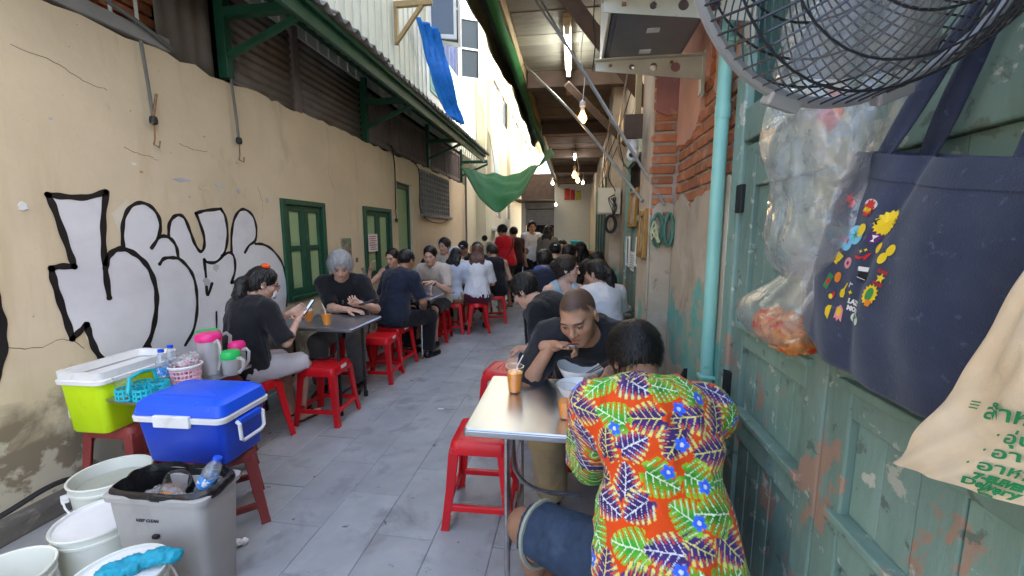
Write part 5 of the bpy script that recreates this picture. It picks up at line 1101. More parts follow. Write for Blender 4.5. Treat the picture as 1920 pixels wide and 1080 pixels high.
# ------------------------------------------------------------------ bin with black liner, white buckets
bn = thing('waste_bin', 'grey plastic waste bin lined with a black bag in the foreground', 'bin', (-1.575, 1.325, 0), R(3))
hollow(MB(), [(.165, .075, .03, 0), (.17, .08, .03, .01), (.200, .100, .035, .47), (.212, .110, .036, .475), (.214, .112, .036, .495), (.206, .104, .036, .50)], .008).build('body', m_grey_pl, bn, True)
text_mesh('bin_lettering', 'KEEP CLEAN', .017, M('bin_lettering_ink', (.05, .05, .05), .6), bn, Matrix.Translation((-.03, -.0985, .40)) @ Matrix.Rotation(R(90), 4, 'X') @ Matrix.Rotation(R(-2.5), 4, 'X'), .0015)
boxo('pedal_stud', m_black, bn, -.012, .012, -.108, -.094, .33, .345, .003)
def liner(u, v):
    a = 2*math.pi*u; hx, hy = .206, .104; c, s_ = math.cos(a), math.sin(a); p = 4.; q = (abs(c)**p+abs(s_)**p)**(-1/p); w = .003*math.sin(u*6.283*7)+.0022*math.sin(u*6.283*13+1)
    prof = [(1.05, .484), (1.062, .494), (1.035, .512), (.97, .52), (.93, .49), (.88, .42), (.75, .34), (.3, .31), (.02, .31)]; t = v*(len(prof)-1); i = min(int(t), len(prof)-2); f = t-i; sc2, z = [prof[i][k]*(1-f)+prof[i+1][k]*f for k in (0, 1)]
    return (c*q*hx*sc2+c*w*.5, s_*q*hy*sc2+s_*w, z+(w*.8 if v < .75 else w*3)+(.005*math.sin(u*6.283*3) if v < .3 else 0))
grid_mesh('bin_liner', liner, 96, 24, m_bagk, bn)
_cp = tea_cup(-1.57, 1.27, .46, 'discarded clear cup lying on the bin liner', .02, False, 1.05); _cp.rotation_euler = (R(20), R(38), .4)
wbottle(-1.47, 1.33, .44, 'discarded crushed bottle in the waste bin', .17, (R(-15), R(20), 0), .033)
sp = sdf_mesh('plastic_wrap', [EL((-1.62, 1.31, .455), (.07, .04, .018), None, .02), EL((-1.48, 1.27, .475), (.07, .03, .012), None, .02)], .006, MATS['film_wrap'], wr=.012, wsc=(35, 35, 35)); tag(sp, 'torn clear plastic film inside the waste bin', 'plastic wrap')
def bucket(x, y, r, h, label, lid=None, rz=0):
    t = thing('white_bucket', label, 'bucket', (x, y, 0), rz, 'white plastic buckets'); b = MB()
    b.lathe([(r*.80, 0), (r*.82, .004), (r*.965, h-.05), (r*1.0, h-.048), (r*1.0, h-.038), (r*.975, h-.036), (r*.985, h-.012), (r*1.03, h-.010), (r*1.04, h-.004), (r*1.02, h), (r*.97, h-.003), (r*.95, h-.02), (r*.79, .012), (0, .010)], 40, cap1=False).build('body', m_offw, t, True, angle=50)
    if lid: MB().lathe([(0, h-.014), (r*.95, h-.014), (r*.965, h-.006), (r*.965, h-.016), (0, h-.02)], 36, cap0=False, cap1=False).build('lid', m_white, t, True)
    for s_ in (1, -1): boxo('handle_lug', m_white, t, min(s_*r*.97, s_*(r+.022)), max(s_*r*.97, s_*(r+.022)), -.018, .018, h-.075, h-.045, .004)
    MB().tube([(r+.016, 0, h-.06)]+[( (r+.018)*math.cos(a), -(r+.02)*math.sin(a)*.99, h-.06-.11*math.sin(a)) for a in [math.pi*i/14 for i in range(1, 14)]]+[(-r-.016, 0, h-.06)], .004, 7).build('handle', m_white, t, True); return t
bucket(-2.18, 1.54, .15, .36, 'open white bucket with pale water under the lime cooler', rz=R(60)); o = MB().lathe([(0, 0), (.138, 0)], 30, cap0=False, cap1=False).build('dish_water', M('dish_water', (.42, .44, .36), .08, var=.1), None, loc=(-2.18, 1.54, .30)); tag(o, 'cloudy dish water in the open bucket under the lime cooler', 'water')
bucket(-1.945, 1.31, .145, .32, 'white bucket with a lid beside the grey bin', True, R(20)); bucket(-1.985, 1.02, .14, .30, 'open white bucket in the lower left corner', rz=R(200)); bucket(-1.50, 1.035, .135, .36, 'white lidded bucket with a blue cloth in front of the bin', True, R(100))
cl = sdf_mesh('wet_cloth', [RC((-1.50, 1.06, .362), (-1.40, 1.10, .385), .022, .018, .02), RC((-1.53, 1.02, .36), (-1.47, 1.06, .372), .026, .022, .02), RC((-1.40, 1.10, .385), (-1.365, 1.115, .38), .016, .02, .02)], .005, M('wet_turquoise_cloth', (.01, .30, .42), .6, var=.3, vs=30, bump=.003, bs=60), wr=.01, wsc=(45, 45, 45)); tag(cl, 'wet turquoise cloth draped on the lidded bucket', 'cloth')
ts = sdf_mesh('crumpled_tissue', [EL((-1.575, 1.585, .016), (.02, .016, .015), None, .01), EL((-1.55, 1.60, .014), (.016, .014, .013), None, .01), EL((-1.60, 1.575, .008), (.018, .01, .007), None, .01)], .004, m_paperw, wr=.006, wsc=(90, 90, 90)); tag(ts, 'crumpled white tissue on the floor tiles by the cooler', 'tissue')
pc = boxo('paper_scrap', m_paperw, None, -1.12, -1.07, 3.22, 3.235, .0015, .003); tag(pc, 'small white paper scrap on the tiles in mid alley', 'paper')

# ------------------------------------------------------------------ the people
def HR(style, col=(.010, .008, .007), name='black', rough=.40, **k): return dict(style=style, col=col, mat=hair_mat(name, col, rough), **k)
c_black = cloth('black_cotton', (.012, .012, .014)); c_black2 = cloth('washed_black_cotton', (.018, .018, .021)); c_navy = cloth('navy_pique', (.016, .022, .040)); c_trs = cloth('black_trousers', (.008, .008, .010))
c_white = cloth('white_cotton', (.70, .70, .72)); c_beige = cloth('beige_pique', (.52, .44, .37)); c_lav = cloth('pale_grey_shorts', (.52, .50, .52)); c_grey = cloth('grey_trousers', (.10, .095, .09))
c_denim = M('dark_denim', (.022, .040, .075), .85, var=.25, vs=14, bump=.0015, bs=300, spots=[((.06, .09, .14), .55, .8, 9, 6)]); c_khaki = cloth('khaki_cotton', (.33, .24, .12)); c_mar = cloth('maroon_cloth', (.075, .010, .022)); c_redsh = cloth('red_shirt', (.62, .012, .022))
c_lblue = cloth('pale_blue_rib', (.42, .56, .62)); c_dkgrey = cloth('charcoal_rib', (.06, .065, .07)); c_camo = M('camouflage_cotton', (.10, .085, .06), .9, var=.2, spots=[((.04, .035, .03), .5, .53, 14, 3), ((.17, .15, .11), .58, .61, 17, 3)]); c_taupe = cloth('taupe_blazer', (.20, .19, .16)); c_stripe = M('striped_knit', (.68, .62, .55), .9); c_ink = cloth('dark_blue_cotton', (.012, .016, .035)); c_bluescarf = cloth('blue_scarf', (.05, .10, .30)); c_dmar = cloth('dark_plum', (.05, .02, .022)); c_ltgrey = cloth('pale_blue_tee', (.50, .56, .66))
s_black = M('black_leather', (.008, .008, .008), .35, var=.1); s_dark = M('dark_rubber', (.03, .03, .032), .7)

# -- left side
p1 = person('woman in black tee and face mask with orange hair clip looking at her phone', (-2.29, 2.50), -14, s=.95, fem=True, fat=1.06, lean=10, hunch=14, head=(-26, 18, 0), neck=14, lh=(.05, .36, .88), rh=(.16, .33, .84),
    hands=(((.55, .6, .35), (.6, -.3, .4)), ((-.5, .7, .35), (-.3, -.3, .8))), curl=(.8, .7), skin='light', lf=(-.10, .46, 0), rf=(.06, .42, 0), shirt=dict(mat=c_black, sleeve=.92, ease=.018, loose=.010, hem=-.10, cuff=.066, wr=.009), pants=dict(mat=c_lav, len=.92, ease=.02, flare=.03, name='shorts'), shoes=dict(kind='sandal', mat=s_dark),
    hair=HR('pony', at=(0, -.11, .02), tail=[(0, -.045, -.03), (0, -.075, -.12), (0, -.06, -.23), (0, -.03, -.30)], tr=[.026, .04, .042, .034, .012], vol=.010, line=.07, strands=500, slen=.05), res=.010, hres=.0045, glasses=True)
p2 = person('grey haired man in black tee with pendant necklace looking at his phone', (-2.26, 3.82), 196, s=1.02, fat=1.12, lean=10, hunch=12, head=(14, 24, 0), neck=16, lh=('w', -1.92, 3.52, .83), rh=('w', -2.03, 3.44, .80), hands=(((.35, .5, .3), (.5, -.2, .8)), ((-.9, .3, -.05), (0, 0, -1))), curl=(.75, .35),
    skin='light', shirt=dict(mat=c_black, sleeve=.82, ease=.020, loose=.01, hem=-.10, wr=.009), pants=dict(mat=c_grey, len=1.9), shoes=dict(mat=s_black), lf=(-.16, .34, 0), rf=(.16, .42, 0), hair=HR('short', (.42, .42, .41), 'grey', .5, vol=.030, top=.055, line=.066, wr=.010, strands=2600, slen=.06, flow=.9, frizz=.3), res=.010, hres=.0045)
p3 = person('man in navy polo and black trousers with his back to us', (-1.985, 4.30), -22, s=1.03, fat=1.08, lean=14, hunch=16, head=(6, 14, 0), neck=10, lh=('w', -2.1, 4.72, .80), rh=('w', -1.74, 4.62, .58), rpole=(1, -.6, -.2), skin='tan', shirt=dict(mat=c_navy, sleeve=.8, ease=.016, loose=.012, hem=-.07, collar=True, wr=.009), pants=dict(mat=c_trs, len=1.93), shoes=dict(mat=s_black), lf=(-.14, .40, 0), rf=('w', -1.70, 4.66, 0),
    hair=HR('short', vol=.007, line=.068, strands=500, slen=.012), res=.011, hres=.0055)
p5 = person('man in beige polo with wristwatch talking across the second table', (-1.86, 5.46), 172, s=1.02, lean=14, hunch=8, head=(10, 10, 0), neck=8, lh=(-.14, .40, .86), rh=(.16, .38, .88), hands=((( .6, .4, .1), (0, 0, -1)), ((-.5, .5, .1), (0, 0, -1))), skin='light', shirt=dict(mat=c_beige, sleeve=.8, ease=.016, loose=.01, collar=True), pants=dict(mat=c_black, len=.9), shoes=dict(mat=s_black), lf=(-.14, .40, 0), rf=(.16, .36, 0), hair=HR('short', vol=.008, top=.045, line=.07, strands=300, slen=.02), res=.011, hres=.005)
p4 = person('woman in grey tank top reaching out with a seasoning shaker', (-2.36, 5.22), 200, s=.98, fem=True, lean=8, hunch=8, head=(-30, 12, 0), rh=('w', -2.56, 4.92, 1.03), rpole=(.3, -.3, -1), lh=(-.14, .34, .80), skin='light', shirt=dict(mat=c_dkgrey, sleeve=0, tank=True, ease=.008), pants=dict(mat=c_trs, len=1.9), hair=HR('pony', vol=.008, line=.074, tail=[(0, -.04, -.06), (0, -.03, -.2), (0, 0, -.26)]), res=.012, hres=.0055)
p6 = person('small dark haired child half hidden behind the woman in the tank top', (-2.05, 5.75), 150, s=.78, lean=4, hunch=6, skin='mid', shirt=dict(mat=c_dmar, sleeve=.8), pants=dict(mat=c_trs, len=.9), hair=HR('short', vol=.016, top=.04), res=.016, hres=.008)
p7 = person('young man with swept black hair facing the alley by the wall', (-2.16, 6.95), 178, s=1.05, seat=.50, lean=6, hunch=8, head=(-20, 8, 0), skin='light', shirt=dict(mat=c_beige, sleeve=.8), pants=dict(mat=c_trs, len=1.9), hair=HR('short', vol=.016, top=.055, line=.078), res=.014, hres=.0065)
p8 = person('woman with straight black hair and pale blue tee at the far left table', (-1.78, 5.93), -8, s=.95, fem=True, lean=10, hunch=10, head=(10, 12, 0), skin='light', shirt=dict(mat=c_ltgrey, sleeve=.8, ease=.016), pants=dict(mat=c_khaki, len=.9), hair=HR('long', len=.30, vol=.014), res=.014, hres=.0065)
p9 = person('woman in striped knit with a white scarf over her hair', (-1.95, 6.98), 160, s=.95, fem=True, lean=14, hunch=10, head=(40, 18, 0), skin='light', shirt=dict(mat=c_stripe, sleeve=.9), pants=dict(mat=c_trs, len=1.9), hair=HR('long', (.42, .30, .14), 'straw', len=.26, vol=.014), res=.014, hres=.0065)
p10 = person('person in a black baseball cap behind the far left table', (-1.98, 7.55), 172, s=1.02, seat=.48, lean=10, hunch=10, head=(10, 14, 0), skin='mid', shirt=dict(mat=c_black, sleeve=.8), pants=dict(mat=c_trs, len=1.9), hair=HR('short', cap=cloth('black_cap', (.010, .010, .012))), res=.016, hres=.0075)
p11 = person('person with fluffy black hair beside the black capped diner', (-1.68, 7.4), 178, s=1.0, seat=.48, lean=12, hunch=10, head=(-15, 14, 0), skin='light', shirt=dict(mat=c_black2, sleeve=.8), pants=dict(mat=c_trs, len=1.9), hair=HR('short', vol=.02, top=.05), res=.016, hres=.0075)
p12 = person('woman with long brown hair in white tee and maroon skirt seen from behind', (-1.42, 6.0), 8, s=1.0, fem=True, fat=1.08, lean=8, hunch=8, head=(4, 12, 0), skin='light', shirt=dict(mat=c_white, sleeve=.9, ease=.018, loose=.01, hem=-.04), pants=dict(mat=c_mar, len=.98, skirt=True, ease=.025, name='skirt'), shoes=dict(mat=s_black), lf=(-.16, .12, 0), rf=(.10, .3, 0), hair=HR('long', (.11, .045, .025), 'brown', .38, len=.40, vol=.016, strands=500, slen=.06), res=.012, hres=.0055)
p13 = person('man in black vest seen from behind beside the brown haired woman', (-1.27, 6.72), 20, s=1.02, lean=18, hunch=12, head=(30, 16, 0), skin='light', shirt=dict(mat=c_black, sleeve=0, tank=True, ease=.014, loose=.014, hem=-.1), pants=dict(mat=c_trs, len=.95), hair=HR('short', (.03, .02, .012), 'darkbrown', vol=.012, top=.045), res=.013, hres=.006)
p14 = person('man in red tee and camouflage shorts standing at the stove with crossbody bag', (-1.30, 8.08), 62, stand=True, s=.985, fat=1.1, lean=4, hunch=6, head=(4, 18, 0), lh=(-.12, .36, 1.02), rh=(.10, .36, 1.0), skin='tan', shirt=dict(mat=c_redsh, sleeve=.85, ease=.018, loose=.014, hem=-.07), pants=dict(mat=c_camo, len=1.12, ease=.02, flare=.03, name='shorts'), shoes=dict(kind='sandal', mat=s_dark), hair=HR('short', vol=.016, line=.066), res=.014, hres=.0065)
p15 = person('person in dark plum top standing behind the man in red', (-1.22, 8.75), 40, stand=True, s=.96, lean=3, hunch=4, head=(0, 10, 0), skin='mid', shirt=dict(mat=c_dmar, sleeve=.9, loose=.01), pants=dict(mat=c_ink, len=1.95), shoes=dict(mat=s_black), hair=HR('short', vol=.014), res=.017, hres=.008)
p16 = person('young man in open white shirt and black shorts looking back at us', (-.93, 9.25), 215, stand=True, s=1.035, lean=0, hunch=3, head=(-20, 4, 0), lh=(-.2, .10, .85), rh=(.2, .1, .85), skin='mid', shirt=dict(mat=c_white, sleeve=.85, ease=.02, loose=.015, hem=-.12, neck=.078, nfwd=.035), pants=dict(mat=c_trs, len=.85, ease=.02, flare=.03), shoes=dict(mat=s_black), hair=HR('short', vol=.018, top=.05, topf=.02, line=.07, part=True), res=.015, hres=.006)
p17 = person('woman in taupe blazer with shoulder length black hair standing with her back to us', (-.55, 8.85), -10, stand=True, s=.975, fem=True, lean=3, hunch=5, head=(-10, 12, 0), skin='light', shirt=dict(mat=c_taupe, sleeve=1.9, ease=.024, loose=.02, hem=-.16, name='blazer'), pants=dict(mat=c_khaki, len=1.9, ease=.02), shoes=dict(mat=s_black), hair=HR('long', len=.16, vol=.018), res=.015, hres=.0075)
# -- right side
p18 = person('hunched man in black tee turned away with bare legs beside a red stool', (.03, 3.06), 76, s=1.03, fat=1.05, lean=30, hunch=28, side=0, head=(-4, 32, 0), neck=20, lh=(-.14, .38, .62), rh=(.20, .34, .62), skin='light', shirt=dict(mat=c_black, sleeve=.95, ease=.018, loose=.012, hem=-.10, cuff=.07, wr=.009), pants=dict(mat=c_ink, len=.85, ease=.02, flare=.02), shoes=dict(kind='sandal', mat=s_dark), lf=(-.14, .36, 0), rf=(.14, .40, 0), hair=HR('short', vol=.013, top=.045, line=.066, wr=.005, strands=1600, slen=.03), res=.010, hres=.0045)
p19 = person('crop haired man in black printed tee eating noodles with a spoon', (.11, 2.37), 176, s=1.09, fat=1.08, lean=33, hunch=23, side=2, twist=0, head=(-16, 24, 8), neck=0, rh=('w', -.10, 1.975, .945), lh=('w', .20, 1.90, .87), rpole=(.55, .1, -1), hands=(((.2, .8, -.2), (.6, 0, -.5)), ((-.9, .15, .15), (-.15, .5, -.85))), curl=(.9, 1.3), skin='tan', shirt=dict(mat=c_black2, sleeve=.85, ease=.018, loose=.012, hem=-.08, cuff=.068, wr=.009, res=.008), pants=dict(mat=c_khaki, len=1.9, ease=.018), shoes=dict(mat=s_black), lf=(-.16, .30, 0), rf=(.18, .32, 0), hair=HR('buzz', (.018, .012, .009), 'buzz', .8, stubble=True), res=.009, hres=.0035)
p21 = person('woman in pale blue vest with a loose bun turning her head to the right', (-.10, 3.74), 205, s=.97, fem=True, lean=6, hunch=4, head=(62, 2, 0), neck=4, lh=(-.1, .3, .72), rh=(.1, .3, .70), skin='pale', shirt=dict(mat=c_lblue, sleeve=0, tank=True, ease=.009), pants=dict(mat=c_trs, len=1.9), hair=HR('bun', (.022, .014, .010), 'darkbrown2', at=(0, -.12, .03), vol=.014, line=.074, strands=700, slen=.04), res=.011, hres=.0045)
p22 = person('woman in white tee with long ponytail beside the teal door', (.285, 3.52), 24, s=.95, fem=True, lean=8, hunch=8, head=(28, 16, 0), skin='light', shirt=dict(mat=c_white, sleeve=.55, ease=.026, loose=.02, hem=-.12, cuff=.085), pants=dict(mat=c_trs, len=1.9), hair=HR('pony', at=(0, -.105, .045), tail=[(.02, -.05, -.06), (.03, -.055, -.2), (.035, -.03, -.36)], tr=[.024, .036, .036, .012], vol=.009, line=.074, strands=500, slen=.05), res=.011, hres=.005)
p23 = person('woman with long black hair leaning over the small steel table with a drink', (.12, 4.62), 186, s=.96, fem=True, lean=22, hunch=14, head=(25, 26, 0), skin='light', lh=(-.16, .30, .98), rh=(.16, .34, .82), shirt=dict(mat=c_black, sleeve=.6), pants=dict(mat=c_trs, len=1.9), hair=HR('long', len=.34, vol=.015, front=True), res=.013, hres=.006)
p24 = person('person in dark blue with a blue scarf and messy black hair seen from behind', (-.30, 4.62), 10, s=1.0, lean=14, hunch=12, head=(-10, 16, 0), skin='mid', shirt=dict(mat=c_ink, sleeve=.9, ease=.02), pants=dict(mat=c_trs, len=1.9), hair=HR('short', vol=.02, top=.045), res=.013, hres=.006)
sc1 = p24.child('scarf', [RC(p24.hp(-.07, .0, -.12), p24.hp(.07, -.02, -.13), .05, .05, .02), RC(p24.hp(-.06, -.06, -.11), p24.hp(.06, -.06, -.12), .045, .045, .02), RC(p24.hp(-.07, -.07, -.12), p24.hp(-.10, -.09, -.28), .04, .04, .03)], .01, c_bluescarf, .008, (16, 16, 16))
p25 = person('person in a black cap with white logo along the right side', (-.26, 6.2), 6, s=1.04, lean=6, hunch=8, head=(0, 8, 0), skin='light', shirt=dict(mat=c_black, sleeve=.9), pants=dict(mat=c_trs, len=1.9), hair=HR('short', cap=bpy.data.materials['black_cap']), res=.015, hres=.007)
p26 = person('man in black with short black hair in the middle of the right row', (-.05, 5.42), 8, s=1.03, lean=8, hunch=10, head=(-25, 12, 0), skin='tan', shirt=dict(mat=c_black2, sleeve=.9), pants=dict(mat=c_trs, len=1.9), hair=HR('short', vol=.014, top=.045), res=.014, hres=.0065)
p27 = person('person in a dark bucket hat and plum top near the far teal door', (.16, 6.75), 20, s=1.02, lean=4, hunch=6, head=(20, 8, 0), skin='light', shirt=dict(mat=c_dmar, sleeve=1.8), pants=dict(mat=c_trs, len=1.9), hair=HR('long', len=.2, vol=.014, cap=cloth('brown_hat', (.04, .025, .02))), res=.015, hres=.0075)
p28 = person('distant dark haired diner in front of the white end wall', (-.20, 7.85), 176, s=1.04, lean=2, hunch=4, head=(0, 4, 0), skin='light', shirt=dict(mat=c_black, sleeve=.9), pants=dict(mat=c_trs, len=1.9), hair=HR('short', vol=.014), res=.017, hres=.008)
p29 = person('dark haired diner pressed close to the plaster pier', (.36, 5.05), 150, s=.97, fem=True, lean=12, hunch=10, head=(10, 12, 0), skin='light', shirt=dict(mat=c_black2, sleeve=.9), pants=dict(mat=c_trs, len=1.9), hair=HR('long', len=.25, vol=.013), res=.014, hres=.007)
for (x, y, rz, lb) in ((-.30, 4.62, 10, 'red stool under the diner with the blue scarf'), (.12, 4.62, 4, 'red stool under the woman leaning over the small steel table'), (-.26, 6.2, 6, 'red stool under the black capped diner on the right'), (-.05, 5.42, 8, 'red stool under the man in black in the right row'), (.16, 6.75, 20, 'red stool under the diner in the bucket hat'), (-.20, 7.85, 0, 'red stool under the distant diner before the end wall'), (.36, 5.05, 0, 'red stool under the diner by the plaster pier'), (-2.16, 6.95, 0, 'red stool under the young man with swept hair'), (-1.95, 6.98, 0, 'red stool under the woman in the white scarf'), (-1.98, 7.55, 0, 'red stool under the black capped diner on the left'), (-1.68, 7.4, 0, 'red stool under the fluffy haired diner'), (-2.05, 5.75, 0, 'red stool under the small child')):
    stool(x, y, rz, lb)

# ------------------------------------------------------------------ the man in the leaf print shirt
def leaf_print(V, k):
    """printed cotton: orange ground, monstera leaves in lime and in violet with yellow ribs, small blue flowers; laid out in cloth space"""
    rs = np.random.RandomState(11); n = len(V)
    zk = [k['p0'][2]-.2, k['p0'][2], k['p1'][2], k['p2'][2], k['p3'][2]]; yc = np.interp(V[:, 2], zk, [k['p0'][1], k['p0'][1], k['p1'][1], k['p2'][1], k['p3'][1]])+.02
    ang = np.arctan2(V[:, 0], -(V[:, 1]-yc)); u = ang*(.10+.5*np.hypot(V[:, 0], V[:, 1]-yc)); v = V[:, 2]+.40*V[:, 1]
    C = np.tile(np.array((.80, .075, .006)), (n, 1)); cells = []
    for i in range(-9, 10):
        for j in range(-1, 17): cells.append(((i+.5*(j % 2))*.104+rs.uniform(-.016, .016), .25+j*.084+rs.uniform(-.014, .014)))
    rs.shuffle(cells)
    for q, (cu, cv) in enumerate(cells):
        L_ = rs.uniform(.096, .120); th = rs.uniform(0, 2*math.pi); m = (np.abs(u-cu) < L_*.75) & (np.abs(v-cv) < L_*.75); ii = np.nonzero(m)[0]
        if not len(ii): continue
        a = ((u[ii]-cu)*math.cos(th)+(v[ii]-cv)*math.sin(th))/L_+.5; b = (-(u[ii]-cu)*math.sin(th)+(v[ii]-cv)*math.cos(th))/L_; ab = np.abs(b)
        ac = np.clip(a, 0, 1); hw_ = .52*np.sqrt(np.clip(np.sin(math.pi*ac**.62), 0, 1))*(1-.15*ac)
        lobes = np.where(a < .12, np.sqrt(np.clip(.2**2-(a-.12)**2, 0, None))+.1, hw_); lobes = np.maximum(lobes, np.where((a > -.06) & (a < .15), .30-.8*np.abs(a-.1), 0)); e = ab/np.maximum(lobes, 1e-3)
        t_ = (a-.62*ab)*5.2+.2*np.sign(b); fr_ = np.abs(t_-np.floor(t_)-.5)
        split = (fr_ < .11+.10*(e-.5)) & (e > .42) & (a > .05); ins = (e < 1) & (a > -.08) & (a < 1.) & ~split & ~((a < .06) & (ab < .05+.5*(.06-a)))
        rib = ((fr_ > .45-.02*(1-e)) & (a > .06) & (e < .85)) | (ab < .016)
        t = rs.rand()
        if t < .5: base = np.array((.03, .26, .02))*(.6+.8*rs.rand()); base2 = np.array((.33, .60, .03))*(.6+.5*rs.rand()); vein = np.array((.80, .88, .60))
        else: base = np.array((.035, .02, .11))*(.6+.9*rs.rand()); base2 = np.array((.13, .04, .20)); vein = np.array((.86, .72, .20)) if rs.rand() < .65 else np.array((.80, .78, .80))
        g = np.clip(e*.9+.15*np.sin(a*9+q), 0, 1)[:, None]; col = base*(1-g)+base2*g
        if t >= .5: e2 = np.clip((e-.55)/.25, 0, 1)[:, None]*(fr_ > .24)[:, None]; col = col*(1-e2)+np.array((.84, .68, .14))*e2
        col = np.where(rib[:, None], vein, col); C[ii[ins]] = col[ins]
    for q in range(80):
        cu, cv = rs.uniform(-.6, .6), rs.uniform(.2, 1.5); rr = np.hypot(u-cu, v-cv); m = rr < .021
        if not m.any(): continue
        ii = np.nonzero(m)[0]; ph = np.arctan2(v[ii]-cv, u[ii]-cu); pet = .021*(.62+.38*np.abs(np.cos(2.5*ph+q))); ins = rr[ii] < pet
        C[ii[ins]] = np.where((rr[ii] < .006)[:, None], (.75, .8, .9), np.array((.03, .10, .55))*(1+.8*(rr[ii]/.02)[:, None]))[ins]
    return C
m_print = M('leaf_print_cotton', (1, 1, 1), .8, vcol=True, var=.05, vs=20, bump=.0008, bs=260, sheen=.1, spec=.25)
p20 = person('man in bright leaf print shirt and denim shorts bent over the steel table', (.275, 1.10), 6, s=1.0, fat=1.02, lean=22, hunch=30, head=(10, 40, 0), neck=16, lh=('w', .075, 1.60, .83), rh=('w', .27, 1.62, .86), lpole=(-.12, -.5, -1), rpole=(1, -.4, -.35), curl=(.9, .9), skin='dark',
    shirt=dict(mat=m_print, sleeve=1.0, ease=.020, loose=.016, hem=-.13, cuff=.070, wr=.013, wsc=(9, 9, 5), res=.0031, colfn=leaf_print, collar=True), pants=dict(mat=c_denim, len=.84, ease=.016, flare=.02, res=.008), shoes=dict(kind='sandal', mat=s_dark), lf=('w', -.06, 1.50, 0), rf=('w', .36, 1.52, 0), lkp=(-1, .55, .4),
    hair=HR('short', vol=.012, top=.043, line=.066, wr=.002, strands=4200, slen=.034, flow=.35, frizz=.07), res=.009, hres=.0045)
for q in (-1,):
    k_, h_ = p20.J['k', q]-p20.base, p20.J['h', q]-p20.base; c_ = h_+(k_-h_)*.81; d_ = unit(k_-h_); e1 = unit(np.cross(d_, V3(0, 0, 1))); e2 = np.cross(d_, e1)
    MB().tube([tuple(c_+(e1*math.cos(a)+e2*math.sin(a))*.101) for a in [2*math.pi*i/26 for i in range(27)]], .009, 6, flat=1.4).build('turned_up_cuff', M('pale_denim_cuff', (.30, .31, .24), .9), p20.body, True)

# ------------------------------------------------------------------ wall fan
m_cage = M('grey_fan_wire', (.05, .05, .054), .35, metal=.5, var=.2); m_rim = M('grey_fan_rim', (.36, .36, .37), .35, metal=.3, var=.1); m_fanb = M('smoky_fan_blade', (.20, .20, .21), .25, var=.05, alpha=.42); m_fang = M('fan_body_grey', (.11, .11, .12), .4, var=.1)
FC = Vector((.304, .479, 1.856)); _ax = Vector((-.28, .89, .36)).normalized()
fan = thing('wall_fan', 'large grey wall fan with wire cage in the upper right corner', 'fan', FC); fan.rotation_euler = _ax.to_track_quat('Z', 'Y').to_euler()
RF = .22
MB().tube([(RF*math.cos(a), RF*math.sin(a), 0) for a in [2*math.pi*i/72 for i in range(73)]], .0058, 8, flat=1.1).build('rim', m_rim, fan, True)
for sgn, nm, tw in ((1, 'rear_cage', .55), (-1, 'front_cage', -.35)):
    b = MB(); n = 84
    for j in range(n):
        a0 = 2*math.pi*j/n; pts = []
        for i in range(9):
            t = i/8; r = .055+(RF+.001-.055)*t; z = sgn*(.085*math.sqrt(max(0, 1-((r/RF)**2.6)))+.004); a = a0+tw*(1-t)**1.5; pts.append((r*math.cos(a), r*math.sin(a), z))
        b.tube(pts, .0013, 4, False)
    for r in (.09, .135, .175, .205): z = sgn*(.085*math.sqrt(max(0, 1-((r/RF)**2.6)))+.004); b.tube([(r*math.cos(a), r*math.sin(a), z) for a in [2*math.pi*i/48 for i in range(49)]], .0014, 4, False)
    o = b.build(nm, m_cage, fan); o['kind'] = 'stuff'
    MB().lathe([(0, sgn*.094), (.05, sgn*.092), (.058, sgn*.086), (.055, sgn*.082), (0, sgn*.082)], 28, cap0=False, cap1=False).build('cage_hub', m_rim, fan, True)
for i in range(3):
    def bl(u, v, i=i):
        r = .045+.150*u; w = .95*(1-.25*u); a = 2*math.pi*i/3+(v-.5)*w+.35*u; return (r*math.cos(a), r*math.sin(a), .028*(v-.5)*2+.01*math.sin(3*u))
    grid_mesh('blade', bl, 10, 10, m_fanb, fan, thick=.002)
MB().lathe([(0, -.03), (.035, -.028), (.042, -.01), (.042, .03), (.0, .035)], 20, cap0=False, cap1=False).build('blade_hub', m_fang, fan, True)
MB().lathe([(0, -.10), (.05, -.102), (.06, -.12), (.062, -.18), (.045, -.21), (0, -.215)], 24, cap0=False, cap1=False).build('motor', m_fang, fan, True)
_im = (Matrix.Translation(FC) @ fan.rotation_euler.to_matrix().to_4x4()).inverted()
def fl_(p): return tuple(_im @ Vector(p))
MB().tube([fl_((.385, .33, 1.80)), fl_((.45, .36, 1.72)), fl_((.54, .42, 1.70)), fl_((.598, .44, 1.72))], [.03, .026, .026, .03], 10).build('wall_arm', m_fang, fan, True)
MB().box(-.012, .012, -.05, .05, -.09, .09).build('wall_plate', m_fang, fan, bevel=.006).matrix_local = _im @ Matrix.Translation((.575, .44, 1.72))
for a in (R(-115), R(-78)):
    MB().box(-.022, .022, -.008, .008, -.008, .008).build('rim_clip', m_rim, fan, bevel=.003).matrix_local = Matrix.Translation(((RF+.006)*math.cos(a), (RF+.006)*math.sin(a), 0)) @ Matrix.Rotation(a+math.pi/2, 4, 'Z')

